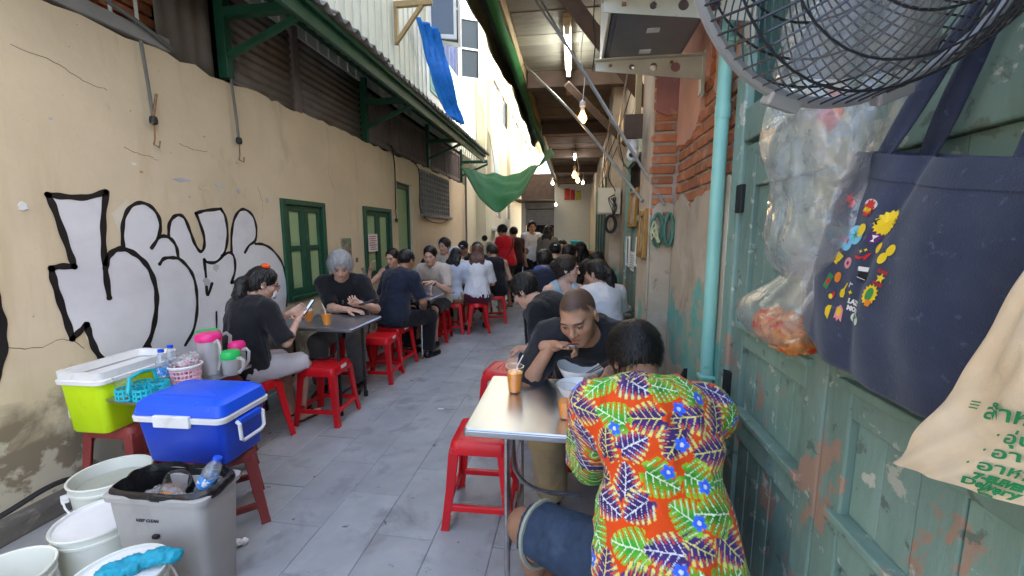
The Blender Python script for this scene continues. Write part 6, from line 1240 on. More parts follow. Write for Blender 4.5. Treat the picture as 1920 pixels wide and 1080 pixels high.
# ------------------------------------------------------------------ navy tote bag with printed stickers
m_tote = M('navy_canvas', (.021, .030, .066), .85, var=.22, vs=9, bump=.0012, bs=420, sheen=.2, spots=[((.045, .058, .105), .52, .8, 5, 7), ((.07, .085, .14), .62, .7, 60, 6)])
tote = thing('tote_bag', 'navy canvas tote bag printed with colourful stickers hanging on the door', 'bag', (.5, .66, 1.25))
TB = Vector((.5, .66, 1.25))
def tote_pt(s_, v, d=0.):
    """front panel: s_ 0..1 runs from the far edge towards the camera, v 0 bottom..1 top"""
    s_ = min(max(s_, 0.), 1.); v = min(max(v, 0.), 1.); ytop = .875-.45*s_; ybot = 1.0-.40*s_; y = ybot*(1-v)+ytop*v+.012*math.sin(math.pi*v)*(1-s_)**2
    bulge = .045*max(0, math.sin(math.pi*min(1, s_*1.02)))**.5*(math.sin(math.pi*(.12+.80*v)))**.8
    fold = .008*math.sin(s_*9+v*2.5)*(.3+v)*(1-v*.4)-.012*math.exp(-((s_-.36-.10*(1-v))/.035)**2)*(.4+.6*v)+.003*math.sin(s_*23+v*9)
    zb = 1.240+.075*max(0, 1-s_/.3)**1.3+.006*math.sin(s_*6)
    z = zb+(1.650-.085*s_-zb)*v-.008*math.sin(math.pi*s_)*v
    return (.522-bulge-fold-d, y, z)
front = grid_mesh('front_panel', lambda u, v: tuple(Vector(tote_pt(u, v))-TB), 60, 50, m_tote, tote, thick=.002)
grid_mesh('back_panel', lambda u, v: (lambda p: (.572-TB.x+.006*math.sin(u*9), p[1]-TB.y, p[2]-TB.z))(tote_pt(u, v)), 24, 20, m_tote, tote, thick=.002)
for s0 in (0., 1.):
    grid_mesh('side_gusset', lambda u, v, s0=s0: (lambda p: (p[0]+(.570-p[0])*u-TB.x, p[1]-TB.y+(.012 if s0 == 0 else -.012)*math.sin(math.pi*u), p[2]-TB.z))(tote_pt(s0, v)), 8, 24, m_tote, tote)
grid_mesh('base_panel', lambda u, v: (lambda p: (p[0]+(.570-p[0])*v-TB.x, p[1]-TB.y, p[2]-TB.z-.006*math.sin(math.pi*v)))(tote_pt(u, 0)), 40, 6, m_tote, tote)
grid_mesh('hem_band', lambda u, v: tuple(Vector(tote_pt(u, .90+.10*v, .0025))-TB), 60, 6, m_tote, tote)
for s0, dx, sp_ in ((.16, 0, .02), (.72, 0, -.02), (.22, .055, .03), (.62, .055, -.01)):
    def strap(u, v, s0=s0, dx=dx, sp_=sp_):
        p = Vector(tote_pt(s0, .93)); t = u; hook = Vector((.565, .56, 2.02)); q = p.lerp(hook, t); q.x = min(q.x+dx*(1-t)+.012*math.sin(t*3), .585); q.y += (v-.5)*.032*(1-.3*t)+sp_*math.sin(math.pi*t); q.x += .008*math.sin(v*3+u*6)
        return tuple(q-TB)
    grid_mesh('strap', strap, 24, 3, m_tote, tote, thick=.003)
# stickers: flat prints following the panel
def tp(s_, v, d=.0022): return Vector(tote_pt(s_, v, d))-TB
def inv_uv(px, py): return px, py
SK = {}
def skm(name, col): return M('print_'+name, col, .55, var=.03)
k_y, k_r, k_w, k_bk, k_lb, k_pu, k_pk, k_gr, k_or = skm('yellow', (.85, .60, .02)), skm('red', (.62, .02, .02)), skm('white', (.78, .77, .74)), skm('black', (.012, .012, .012)), skm('sky', (.20, .58, .80)), skm('purple', (.10, .015, .13)), skm('pink', (.80, .30, .34)), skm('green', (.04, .26, .08)), skm('orange', (.75, .22, .02))
def patch(name, mat, s0, v0, shape, d=.0024, w=1., h=1., rot=0.):
    w *= .73; h *= .73
    """polygon in metres laid on the panel at (s0, v0); x to the right as seen (towards the camera), y up"""
    base = tp(s0, v0, d); e = .01; ds = (tp(s0+e, v0, d)-tp(s0-e, v0, d)); dv = (tp(s0, v0+e, d)-tp(s0, v0-e, d)); ls, lv = ds.length/(2*e), dv.length/(2*e)
    c, s_ = math.cos(rot), math.sin(rot); b = MB(); pts = [tp(s0+(x*w*c-y*h*s_)/ls, v0+(x*w*s_+y*h*c)/lv, d) for x, y in shape]
    n = len(pts); cc = sum(pts, Vector())/n; b.add([tuple(cc)]+[tuple(p) for p in pts], [(0, i+1, (i+1) % n+1) for i in range(n)]); return b.build(name, mat, front)
circ = lambda r, n=20, ry=None: [(r*math.cos(2*math.pi*i/n), (ry or r)*math.sin(2*math.pi*i/n)) for i in range(n)]
star = lambda r1, r2, n: [((r1 if i % 2 == 0 else r2)*math.sin(math.pi*i/n), (r1 if i % 2 == 0 else r2)*math.cos(math.pi*i/n)) for i in range(2*n)]
rect = lambda w, h: [(-w/2, -h/2), (w/2, -h/2), (w/2, h/2), (-w/2, h/2)]
def ptext(s, size, mat, s0, v0, rot=0., d=.0034, bold=.0):
    o = text_mesh('print_lettering', s, size*.73, mat, front, Matrix.Identity(4), .0, bold); e = .01; c, sn = math.cos(rot), math.sin(rot)
    ls, lv = (tp(s0+e, v0, d)-tp(s0-e, v0, d)).length/(2*e), (tp(s0, v0+e, d)-tp(s0, v0-e, d)).length/(2*e)
    for vt in o.data.vertices: x, y = vt.co.x, vt.co.y; vt.co = tp(s0+(x*c-y*sn)/ls, v0+(x*sn+y*c)/lv, d)
    return o
patch('omg_badge', k_y, .385, .74, star(.031, .0255, 18)); ptext('OMG!', .020, k_bk, .385, .745, R(10), .0036, .0006)
patch('badge_wings', k_w, .27, .80, circ(.026, 16, .013)); patch('badge_star', k_r, .27, .785, star(.023, .017, 9), .0028); ptext('MVP', .0155, k_y, .27, .775, 0, .0036, .0006)
patch('flower_print', k_r, .1575, .775, star(.014, .008, 5)); patch('flower_print', k_r, .1275, .7925, star(.014, .008, 5))
patch('sun_print', k_y, .295, .6925, circ(.016), .0028); patch('sea_print', k_lb, .2425, .61, circ(.018, 16, .018)); patch('island_print', k_lb, .27, .6625, circ(.032, 20, .023)); patch('palm_print', k_gr, .27, .6625, star(.020, .004, 7), .0031); ptext('SUN', .014, k_r, .225, .6225, 0, .0036, .0006)
patch('cocktail_badge', k_pu, .37, .6725, circ(.0145)); patch('cocktail_glass', k_w, .37, .671, [(-.007, .007), (.007, .007), (.001, -.001), (.001, -.007), (.0045, -.0085), (-.0045, -.0085), (-.001, -.007), (-.001, -.001)], .0030)
for a, b_ in ((.415, .6375), (.49, .645), (.47, .605)): patch('coin_print', k_y, a, b_, circ(.0125, 16, .0135), rot=R(-30))
patch('shoe_print', k_r, .36, .59, [(-.018, -.003), (.004, -.004), (.014, .009), (.019, .009), (.013, -.009), (.009, -.009), (.009, -.001), (-.002, -.011), (-.018, -.009)]); patch('sparkle_print', k_y, .35, .607, star(.006, .002, 4)); patch('sparkle_print', k_y, .366, .617, star(.005, .002, 4))
patch('trophy_print', k_y, .2325, .5325, [(-.012, .014), (.012, .014), (.008, -.004), (.005, -.007), (.007, -.015), (-.007, -.015), (-.005, -.007), (-.008, -.004)], rot=R(-12)); patch('doughnut_print', k_pk, .2975, .5375, circ(.0145)); patch('doughnut_hole', skm('hole', (.03, .035, .08)), .2975, .5375, circ(.005), .0030)
patch('clapper_print', k_bk, .41, .505, rect(.034, .021)); patch('clapper_bar', k_w, .40, .535, rect(.034, .011), .0027, rot=R(8)); patch('clapper_line', k_w, .41, .493, rect(.034, .0015), .0030)
for i in range(4): patch('clapper_stripe', k_bk, .379+i*.0145, .531+i*.0028, [(-.003, -.005), (.001, -.005), (.0045, .005), (.0005, .005)], .0032)
ptext('SUPER', .0105, k_r, .51, .553, R(-4), bold=.0003); patch('star_print', k_y, .51, .525, star(.0135, .0058, 5)); ptext('STAR!', .0105, k_r, .5125, .498, R(-4), bold=.0003)
patch('card_print', k_gr, .2325, .4125, rect(.018, .042), rot=R(-8)); patch('card_figure', k_r, .2345, .4125, rect(.010, .017), .0028, rot=R(-8)); patch('note_print', k_or, .2725, .455, circ(.011, 14, .014)); patch('guitar_print', k_y, .3325, .405, [(-.010, -.009), (-.004, -.018), (.008, -.016), (.010, -.003), (.005, .005), (.010, .024), (.006, .025), (-.001, .007), (-.009, .002)]); patch('note_print', k_w, .3625, .4475, rect(.003, .014)); patch('note_print', k_w, .3685, .4530, rect(.010, .003)); patch('note_print', k_y, .3775, .4125, star(.007, .003, 4))
patch('cactus_spikes', k_y, .4975, .4425, star(.022, .017, 14), h=1.25); patch('cactus_print', k_gr, .4975, .444, circ(.010, 14, .017), .0028); patch('pot_print', k_or, .5075, .4075, [(-.009, .007), (.009, .007), (.006, -.009), (-.006, -.009)], .0030)
patch('ring_print', k_y, .275, .355, circ(.007)); patch('flask_print', k_r, .287, .371, circ(.004, 10, .009)); patch('half_moon_print', k_y, .295, .2775, [(.002, .022), (-.010, .017), (-.015, .005), (-.012, -.010), (.002, -.020)]); patch('pink_print', k_pk, .3475, .2925, [(-.012, .014), (.0, .024), (.012, .014), (.015, -.022), (.005, -.014), (0, -.024), (-.006, -.014), (-.012, -.019)]); patch('pink_print_centre', k_y, .3475, .300, circ(.008, 14, .012), .0028)
ptext('LAZY', .0165, k_w, .415, .372, 0, .003, .0009); ptext('MODE', .0165, k_w, .425, .338, 0, .003, .0009)
pill = [(-.011+.0085*math.cos(R(a)), .0085*math.sin(R(a))) for a in range(90, 271, 20)]+[(.011+.0085*math.cos(R(a)), .0085*math.sin(R(a))) for a in range(-90, 91, 20)]
patch('toggle_print', k_w, .45, .30, pill, .0022, 1.32, 1.35); patch('toggle_print', k_gr, .45, .30, pill, .0026, 1.2, 1.2); patch('toggle_knob', k_w, .477, .297, circ(.0095), .0031); ptext('ON', .008, k_w, .428, .302)

# ------------------------------------------------------------------ clear plastic bags
m_film = thin('clear_bag_film', (.82, .82, .79), .10, .30, .34, 9, .014, 24); m_film2 = thin('food_bag_film', (.82, .80, .76), .08, .20, .25, 14, .006, 30)
def hang_bag(name, label, axis, rs_, mat, seedv, n=56, sq=.55, wr=.14):
    """thin bag: cross sections swept along axis points, pleats from noise"""
    o0 = Vector(axis[-1]); A = spline([tuple(a)+(r,) for a, r in zip(axis, rs_)], 8); b = MB(); rings = []
    for i, (x, y, z, r) in enumerate(A):
        ring = []
        for j in range(n):
            a = 2*math.pi*j/n; nz = float(vnoise(np.array([[math.cos(a)*2.4+seedv, math.sin(a)*2.4, z*7+seedv]]))[0])+.6*float(vnoise(np.array([[math.cos(a)*6+seedv, math.sin(a)*6, z*16]]))[0])
            rr = r*(1+wr*nz); ring.append((x+rr*sq*math.cos(a)-o0.x, y+rr*math.sin(a)-o0.y, z-o0.z))
        rings.append(ring)
    b.loft(rings, False, False); t = thing(name, label, 'plastic bag', o0); b.build('film', mat, t, True, angle=80); return t
hang_bag('plastic_bag', 'tall empty clear plastic bag hanging beside the tote', [(.52, .97, 2.02), (.51, .965, 1.86), (.50, .96, 1.70), (.495, .945, 1.56), (.49, .955, 1.46), (.50, .985, 1.40)], [.14, .155, .16, .125, .125, .06], m_film, 1.3, wr=.20)
hb = hang_bag('plastic_bag', 'tied clear bag of orange food scraps low on the door', [(.51, .99, 1.47), (.51, 1.0, 1.40), (.505, 1.055, 1.34), (.50, 1.08, 1.29), (.505, 1.07, 1.245), (.51, 1.06, 1.225)], [.035, .075, .13, .145, .10, .02], m_film2, 4.1, wr=.12)
sdf_mesh('food_scraps', [EL((.01-.005, .02, .045), (.045, .10, .035), None, .02), EL((.0, -.04, .03), (.04, .06, .03), None, .02)], .006, M('food_scraps', (.55, .20, .05), .4, var=.5, vs=40, spots=[((.60, .04, .02), .55, .6, 35, 4), ((.75, .55, .35), .6, .66, 30, 4)]), hb, wr=.014, wsc=(40, 40, 40))
m_rtag = M('red_print_tag', (.55, .05, .03), .5)
o = grid_mesh('red_bag_print', lambda u, v: (.455+.01*math.sin(u*3), .90-.03*u-.05*v, 1.72+.05*u-.04*v), 8, 3, m_rtag, None, thick=.001); tag(o, 'torn red printed strip on the clear bag behind the fan', 'label')
# ------------------------------------------------------------------ cream carrier bag, lower right
m_carr = M('cream_carrier_film', (.82, .66, .45), .42, var=.10, vs=6, bump=.006, bs=16, spots=[((.76, .66, .50), .5, .7, 4, 5)]); m_ink = M('green_bag_ink', (.02, .26, .09), .5, var=.05)
CB = Vector((.5, .47, 1.2)); carr = thing('carrier_bag', 'cream carrier bag with green lettering hanging in the lower right', 'bag', CB)
def carr_pt(s_, v, d=0.):
    s_ = min(max(s_, 0.), 1.); v = min(max(v, 0.), 1.); y0, y1 = .640-.175*v**.8, .20+.06*v; y = y0+(y1-y0)*s_; z = 1.165+.36*v+.14*s_*(1-v)
    bul = .05*math.sin(math.pi*min(1, max(0, s_*.9+.05)))**.7*(math.sin(math.pi*(.08+.62*v)))**.9
    pl = .008*math.sin(s_*26+v*3)*v+.005*math.sin(s_*47)*v**2+.008*math.sin(s_*7+v*9)*(1-v)+.004*math.sin(s_*40-v*22)*(1-v)
    return (.475-bul-pl-d, y, z)
fr_c = grid_mesh('front_film', lambda u, v: tuple(Vector(carr_pt(u, v))-CB), 70, 50, m_carr, carr)
grid_mesh('back_film', lambda u, v: (lambda p: (.53-CB.x, p[1]-CB.y, p[2]-CB.z))(carr_pt(u, v)), 20, 12, m_carr, carr)
grid_mesh('bottom_seam', lambda u, v: (lambda p: (p[0]+(.528-p[0])*v-CB.x, p[1]-CB.y, p[2]-CB.z))(carr_pt(u, 0)), 40, 4, m_carr, carr)
grid_mesh('end_seam', lambda u, v: (lambda p: (p[0]+(.528-p[0])*u-CB.x, p[1]-CB.y, p[2]-CB.z))(carr_pt(0, v)), 4, 20, m_carr, carr)
def ctext(s, size, s0, v0, rot=0., align='LEFT', bold=.0):
    d = .004; P = lambda a, b_: Vector(carr_pt(a, b_, d))-CB; e = .012; X_ = (P(s0+.09, v0)-P(s0, v0)).normalized(); Y_ = (P(s0+.05, v0+e)-P(s0+.05, v0-e)).normalized(); N_ = X_.cross(Y_).normalized(); Y_ = N_.cross(X_)
    o = text_mesh('bag_lettering', s, size, m_ink, fr_c, Matrix.Identity(4), .0, bold, align)
    # drape each vertex of the lettering on the film
    c, sn = math.cos(rot), math.sin(rot); ls = abs(carr_pt(s0+.05, v0)[1]-carr_pt(s0, v0)[1])/.05; lv = .36
    for vtx in o.data.vertices:
        x, y = vtx.co.x*c-vtx.co.y*sn, vtx.co.x*sn+vtx.co.y*c; vtx.co = P(s0+x/ls, v0+y/lv)
    return o
ctext('สำหรับ', .030, .22, .345, R(0), bold=.0006); ctext('· อุ่นร้อน', .023, .275, .262, R(0), bold=.0005); ctext('· อาหาร', .023, .268, .195, R(0), bold=.0005); ctext('· อาหารแช่', .023, .252, .130, R(0), bold=.0005)
ctext('≡', .026, .12, .355, R(0)); ctext('7-ELEVEN', .0135, .285, .078, R(0), bold=.0012); ctext('Delivery', .0175, .265, .045, R(0), bold=.0008)
tri = [(0, .010), (.010, -.007), (-.010, -.007)]
for i in range(3):
    a, b_ = tri[i], tri[(i+1) % 3]; s0, v0 = .345, .03; ls = .36; q = [(a[0]*.85+b_[0]*.15, a[1]*.85+b_[1]*.15), (a[0]*.25+b_[0]*.75, a[1]*.25+b_[1]*.75)]
    MB().tube([tuple(Vector(carr_pt(s0+p[0]/ls, v0+p[1]/.36, .004))-CB) for p in q], .0013, 5).build('recycling_mark', m_ink, fr_c)
o = sdf_mesh('white_tissue', [EL((.53, .42, 1.165), (.01, .03, .018), None, .01)], .004, m_paperw, wr=.004, wsc=(60, 60, 60)); tag(o, 'corner of white tissue sticking out under the cream bag', 'tissue')

# ------------------------------------------------------------------ tarpaulins
def sling(u, v):
    # u across the alley (left -> right), v along the alley
    y = 7.3+v*1.6; x = -2.02+(1.60)*u; z = 2.66+.30*u-.93*max(0, math.sin(math.pi*u**.92))**1.15*(1-.80*v)+.03*math.sin(u*14+v*5)*math.sin(math.pi*u)+.12*v+.02*math.sin(u*25+v*3)
    return (x, y+.05*math.sin(u*6), z+.015*math.sin(v*19+u*4))
o = grid_mesh('tarpaulin', sling, 50, 24, m_tarp, None, thick=.004); tag(o, 'green tarpaulin sagging like a hammock across the alley', 'tarpaulin')
def roll(u, v):
    y = 2.3+u*6.4; a = v*math.pi*1.45-.5; r = .12+.02*math.sin(u*23)+.010*math.sin(u*51); return (-.71+r*math.cos(a)*.85, y, 3.27+r*math.sin(a)*.9-.05*math.sin(u*9))
o = grid_mesh('tarpaulin', roll, 90, 14, m_tarp_o, None, thick=.004); tag(o, 'olive tarpaulin rolled along the edge of the right eave', 'tarpaulin')
def strip(u, v): y = 2.6+u*6.2; return (-.66+.085*v+.008*math.sin(u*30), y, 3.17-.03*math.sin(math.pi*v)+.012*math.sin(u*17+v*2)+.02*v)
o = grid_mesh('tarpaulin', strip, 80, 8, m_tarp, None, thick=.004); tag(o, 'bright green tarpaulin edge hanging under the olive roll', 'tarpaulin')
def btarp(u, v):
    y = 7.15+.95*v*.75+u*(.30-.1*v)+.05*math.sin(v*9); z = 5.10-1.42*v-.12*u; x = -2.70+.34*u*(1-.35*v)+.32*v**1.5+.045*math.sin(u*19+v*4)+.03*math.sin(u*37-v*6); return (x, y, z)
o = grid_mesh('tarpaulin', btarp, 40, 50, m_btarp, None, thick=.004); tag(o, 'bright blue tarpaulin hanging from the upper window over the roof edge', 'tarpaulin')
for i in range(4):
    o = MB().tube(spline([(-2.03, 7.3+i*.5, 2.66), (-2.1, 7.3+i*.5, 2.85), (-2.02, 7.32+i*.5, 3.08)], 4), .004, 5).build('tie_rope', m_slat, bpy.data.objects['tarpaulin'])
# ------------------------------------------------------------------ lamps
m_tube = M('fluorescent_tube', (1, 1, 1), .4, var=0, emis=(.92, .97, 1), es=7.); m_bulb = M('warm_bulb', (1, .8, .5), .4, var=0, emis=(1., .46, .11), es=3.); m_bulb_w = M('cool_bulb', (1, 1, 1), .4, var=0, emis=(1, .95, .88), es=3.)
def lamp(name, label, x, y, z, kind='bulb', r=.032, w=3., col=(1, .62, .28), drop=.4):
    t = thing(name, label, 'lamp', (x, y, z))
    if kind == 'bulb':
        MB().lathe([(0, -r*1.1), (r*.6, -r*.95), (r, -r*.2), (r*.95, r*.35), (r*.55, r*1.1), (r*.42, r*1.5)], 18, cap0=False).build('bulb', m_bulb if col[2] < .6 else m_bulb_w, t, True)
        MB().lathe([(r*.44, r*1.5), (r*.48, r*1.55), (r*.46, r*2.5), (r*.7, r*2.6), (r*.65, r*3.6), (r*.2, r*3.9), (0, r*3.9)], 14, cap1=False).build('socket', m_white, t, True)
        MB().tube(spline([(0, 0, r*3.8), (.01, .0, r*3.8+drop*.3), (-.02, .02, r*3.8+drop*.6), (.0, .0, r*3.8+drop)], 5), .004, 6).build('cord', m_paperw, t, True)
    L_ = bpy.data.lights.new(name+'_light', 'POINT'); L_.energy = w; L_.color = col; L_.shadow_soft_size = .05; lo_ = bpy.data.objects.new(name+'_light', L_); link(lo_, t); lo_.location = (0, 0, -r*2.2 if kind == 'bulb' else -.06); return t
lamp('hanging_bulb', 'glowing warm bulb hanging under the eave nearest to us', .055, 3.6, 2.435, w=.9, r=.036, drop=.6)
lamp('hanging_bulb', 'glowing warm bulb at the far end of the right eave', .0, 7.9, 2.55, w=.9, r=.045); lamp('hanging_bulb', 'second warm bulb just below the far one', .065, 8.3, 2.50, w=.6, r=.04)
lamp('hanging_bulb', 'small white bulb beside the far warm bulbs', .25, 12.6, 2.95, w=.5, r=.04, col=(1, .95, .88)); lamp('hanging_bulb', 'small white bulb left of the red banners', -.62, 14.6, 2.45, w=.5, r=.04, col=(1, .95, .88))
lamp('hanging_bulb', 'white bulb glowing in front of the roller shutter', -.66, 13.0, 3.0, w=.4, r=.045, col=(1, .95, .88))
ft = lamp('fluorescent_lamp', 'lit fluorescent tube fixed under the ceiling planks', -.085, 4.23, 3.2, 'tube', w=.8, col=(.9, .96, 1))
MB().tube([(0, -.47, -.02), (0, .47, -.02)], .016, 12).build('tube', m_tube, ft, True)
for q in (-.485, .485): boxo('end_cap', m_white, ft, -.022, .022, q-.015, q+.015, -.045, .02, .003)
boxo('batten', m_tan, ft, -.035, .035, -.62, 1.3, .022, .06, .003)
ft2 = lamp('fluorescent_lamp', 'short lit tube far down under the eave', .0, 9.1, 3.10, 'tube', w=.9, col=(.9, .96, 1)); MB().tube([(0, -.25, -.02), (0, .25, -.02)], .016, 10).build('tube', m_tube, ft2, True); boxo('batten', m_white, ft2, -.03, .03, -.3, .3, .0, .04, .003)
# ------------------------------------------------------------------ cables and conduits
m_cable = M('grey_cable', (.13, .13, .12), .6, var=.2); m_kc = M('black_cable', (.015, .015, .016), .6); m_galv = M('galvanised_conduit', (.30, .29, .26), .45, metal=.4, var=.25, vs=14)
def cable(label, pts, r=.006, mat=None, n=8, cat='cable', name='cable', sides=6):
    o = MB().tube(spline(pts, n), r, sides).build(name, mat or m_cable, None, True); return tag(o, label, cat, 'cables and conduits')
cable('long galvanised conduit slanting from the eave to the picture frame', [(-.54, 4.55, 3.24), (0, 3.6, 2.45), (.44, 2.80, 1.70)], .011, m_galv, name='conduit')
cable('upper of two grey conduits slanting down to the cable coil', [(-.33, 3.27, 3.22), (.05, 3.05, 2.6), (.53, 2.575, 1.66)], .009, m_galv, name='conduit'); cable('lower of two grey conduits slanting down to the cable coil', [(-.27, 3.29, 3.2), (.08, 3.1, 2.56), (.50, 2.60, 1.72)], .009, m_galv, name='conduit')
random.seed(21)
for i in range(9):
    y = 3.3+i*.3; a = (random.uniform(.35, .56), y, random.uniform(2.5, 2.9)); c = (random.uniform(.4, .56), y+random.uniform(.3, .9), random.uniform(1.9, 2.4)); m_ = ((a[0]+c[0])/2-random.uniform(0, .12), (a[1]+c[1])/2, (a[2]+c[2])/2-random.uniform(.05, .2))
    cable('loose wire sagging along the upper right wall', [a, m_, c], .005, m_kc if i % 2 else m_galv)['group'] = 'loose wires on the upper right wall'
cable('thin black wire hanging from the big brace', [(.12, 3.1, 3.25), (.11, 3.12, 2.95), (.125, 3.1, 2.80), (.11, 3.11, 2.62)], .004, m_kc)
cable('black cable bundle running along the top of the cream wall', [(-2.725, 2.15, 2.86), (-2.715, 2.4, 2.80), (-2.72, 2.62, 2.73)], .014, m_cable); cable('dark knotted cables under the wooden slats', [(-2.72, 5.9, 2.80), (-2.70, 6.2, 2.70), (-2.71, 6.6, 2.72), (-2.72, 7.1, 2.62), (-2.735, 7.2, 2.3), (-2.735, 7.2, 1.9), (-2.72, 7.6, 1.72), (-2.72, 8.4, 1.70), (-2.735, 9.0, 1.82)], .009, m_kc)
cable('dark cable dropping beside the deep green door', [(-2.72, 6.05, 2.80), (-2.715, 6.12, 2.5), (-2.72, 6.12, 1.95), (-2.715, 6.1, 1.85)], .011, m_kc); cable('rusty pipe at the far end of the cream wall', [(-2.70, 10.3, 0), (-2.70, 10.3, 3.1)], .025, m_slat, name='pipe', cat='pipe')
cable('black cable lying along the foot of the graffiti wall', [(-2.66, .6, .16), (-2.62, 1.3, .18), (-2.60, 1.62, .22), (-2.56, 1.9, .10), (-2.6, 2.3, .05)], .013, m_kc); cable('thin wire strung over the far yellow wall', [(-2.4, 10.4, 4.9), (-2.3, 11.6, 3.9), (-2.35, 12.6, 3.0)], .006, m_kc)
def hook(label, y, z0, z1, sq):
    t = thing('rope_hook', label, 'hook', (XL+.04, y, z1)); z = z0-z1
    MB().tube(spline([(-.01, 0, z), (.0, .006, z*.6), (.0, .015, z*.28)], 6), .010, 7).build('rope', m_cable, t, True); MB().lathe([(.012, 0), (.022, .008), (.024, .03), (.020, .05), (.01, .055)], 10).build('knot', m_kc, t, True, loc=(0, .016, z*.28-.05))
    pts = [(0, .016, z*.26-.04), (0, .012, .04), (0, .0, .0), (0, .05 if sq else .035, -.012), (0, .055 if sq else .045, .03)]; MB().tube(pts, .005, 6).build('hook', m_rust, t, True)
    if not sq: MB().tube([(0.005, .0, z*.20), (.01, .045, z*.42+.06)], .008, 6).build('toggle_stick', m_rust, t, True)
hook('knotted rope with rusty hook and stick hanging on the graffiti wall', 2.41, 2.70, 2.07, False); hook('rope with bent square wire hook hanging right of the stick hook', 3.11, 2.72, 2.09, True); hook('small black hook hanging beside the deep green door', 6.11, 1.85, 1.66, True)
# ------------------------------------------------------------------ air conditioner on brackets, boxes, camera
m_beige = M('beige_powder_coat', (.46, .44, .35), .5, var=.15, vs=8, spots=[((.22, .16, .1), .64, .75, 14, 5)]); m_acm = M('air_conditioner_metal', (.20, .205, .21), .4, metal=.4, var=.15)
ac = thing('air_conditioner', 'outdoor air conditioner unit seen from below on two steel brackets', 'air conditioner', (.33, 1.86, 2.33))
boxo('casing', m_acm, ac, -.20, .16, -.42, .40, .0, .55, .012); boxo('base_tray', m_acm, ac, -.18, .14, -.40, .38, -.012, -.002, .003); boxo('front_edge', m_beige, ac, -.215, -.203, -.42, .40, -.01, .55, .003)
for q in (-.2, .0, .2): boxo('drain_tab', m_white, ac, -.05, .0, q-.015, q+.015, -.018, -.0125)
for y, lb in ((1.60, 'nearer steel bracket with round holes under the air conditioner'), (2.14, 'farther steel bracket with round holes under the air conditioner')):
    b = MB(); n = 10
    t = thing('wall_bracket', lb, 'bracket', (.56, y, 2.30), 0, 'air conditioner brackets')
    out = [(.018, -.09), (.018, .012), (-.47, .012), (-.47, -.028)]
    bm = bmesh.new()
    ov = [bm.verts.new((p[0], 0, p[1])) for p in out]; ed = [bm.edges.new((ov[i], ov[(i+1) % 4])) for i in range(4)]
    for cx, cz, r in ((-.10, -.030, .022), (-.20, -.024, .018), (-.30, -.018, .013)):
        cv = [bm.verts.new((cx+r*math.cos(2*math.pi*k/14), 0, cz+r*math.sin(2*math.pi*k/14))) for k in range(14)]; ed += [bm.edges.new((cv[k], cv[(k+1) % 14])) for k in range(14)]
    bmesh.ops.triangle_fill(bm, use_beauty=True, edges=ed); me = bpy.data.meshes.new('web'); bm.to_mesh(me); bm.free(); me.materials.append(m_beige); w = bpy.data.objects.new('web', me); link(w, t); so = w.modifiers.new('s', 'SOLIDIFY'); so.thickness = .004
    boxo('flange', m_beige, t, -.475, .02, -.025, .025, .0135, .018); boxo('lower_flange', m_beige, t, .012, .02, -.022, .022, -.16, -.0905); boxo('wall_flange', m_beige, t, .0205, .026, -.025, .025, -.17, .03)
    for q in (-.4, -.12): MB().lathe([(.008, 0), (.008, .012), (.004, .013)], 6).build('bolt', m_rust, t, loc=(q, 0, -.014))
wb = thing('timber_box', 'dark timber board box under the diagonal brace with a camera below', 'box', (.44, 3.0, 2.13)); boxo('front_board', m_beam, wb, -.115, .115, -.02, .0, 0, .16, .004); boxo('top_board', m_beam, wb, -.115, .115, .0, .14, .145, .16, .003); boxo('side_board', m_tan, wb, -.118, -.100, .0, .14, .002, .143, .003); boxo('batten', m_tan, wb, -.04, -.0, .02, .06, .161, .5, .003)
cm = thing('security_camera', 'white dome security camera hanging under the timber box', 'camera', (.395, 3.02, 2.03)); MB().lathe([(0, -.045), (.025, -.038), (.04, -.015), (.042, .005), (.035, .03), (.0, .04)], 18, cap0=False, cap1=False).build('head', m_white, cm, True); MB().lathe([(.03, .03), (.036, .045), (.038, .08), (.03, .098), (0, .099)], 18, cap1=False).build('mount', m_white, cm, True)
e_ = MB().lathe([(0, 0), (.016, .002), (.018, .008), (.012, .012), (0, .013)], 14, cap0=False, cap1=False).build('lens', m_black, cm, True, loc=(-.012, -.034, -.008)); e_.rotation_euler = (R(80), 0, R(-15))
eb2 = thing('meter_box', 'cream electric meter box with tangled wires on the right wall', 'box', (.42, 5.22, 1.72)); boxo('cabinet', m_beige, eb2, -.135, .13, -.10, .027, 0, .31, .006); boxo('door', M('cream_box_door', (.56, .52, .40), .5, var=.1), eb2, -.128, .05, -.112, -.102, .012, .298, .004)
for i in range(7): MB().tube(spline([(.06, -.105, .25-random.uniform(0, .1)), (.02+random.uniform(-.05, .08), -.13, .18), (.07+random.uniform(-.06, .06), -.12, .08), (.05, -.11, -.02)], 5), .004, 5).build('wire', m_kc, eb2, True)
b = MB()
for i in range(5): b.tube([(.02+(.045+.006*i)*math.cos(a), -.10-.008*i, -.12+(.085+.006*i)*math.sin(a)) for a in [2*math.pi*k/22 for k in range(23)]], .007, 5)
b.build('cable_coil', m_kc, eb2, True)
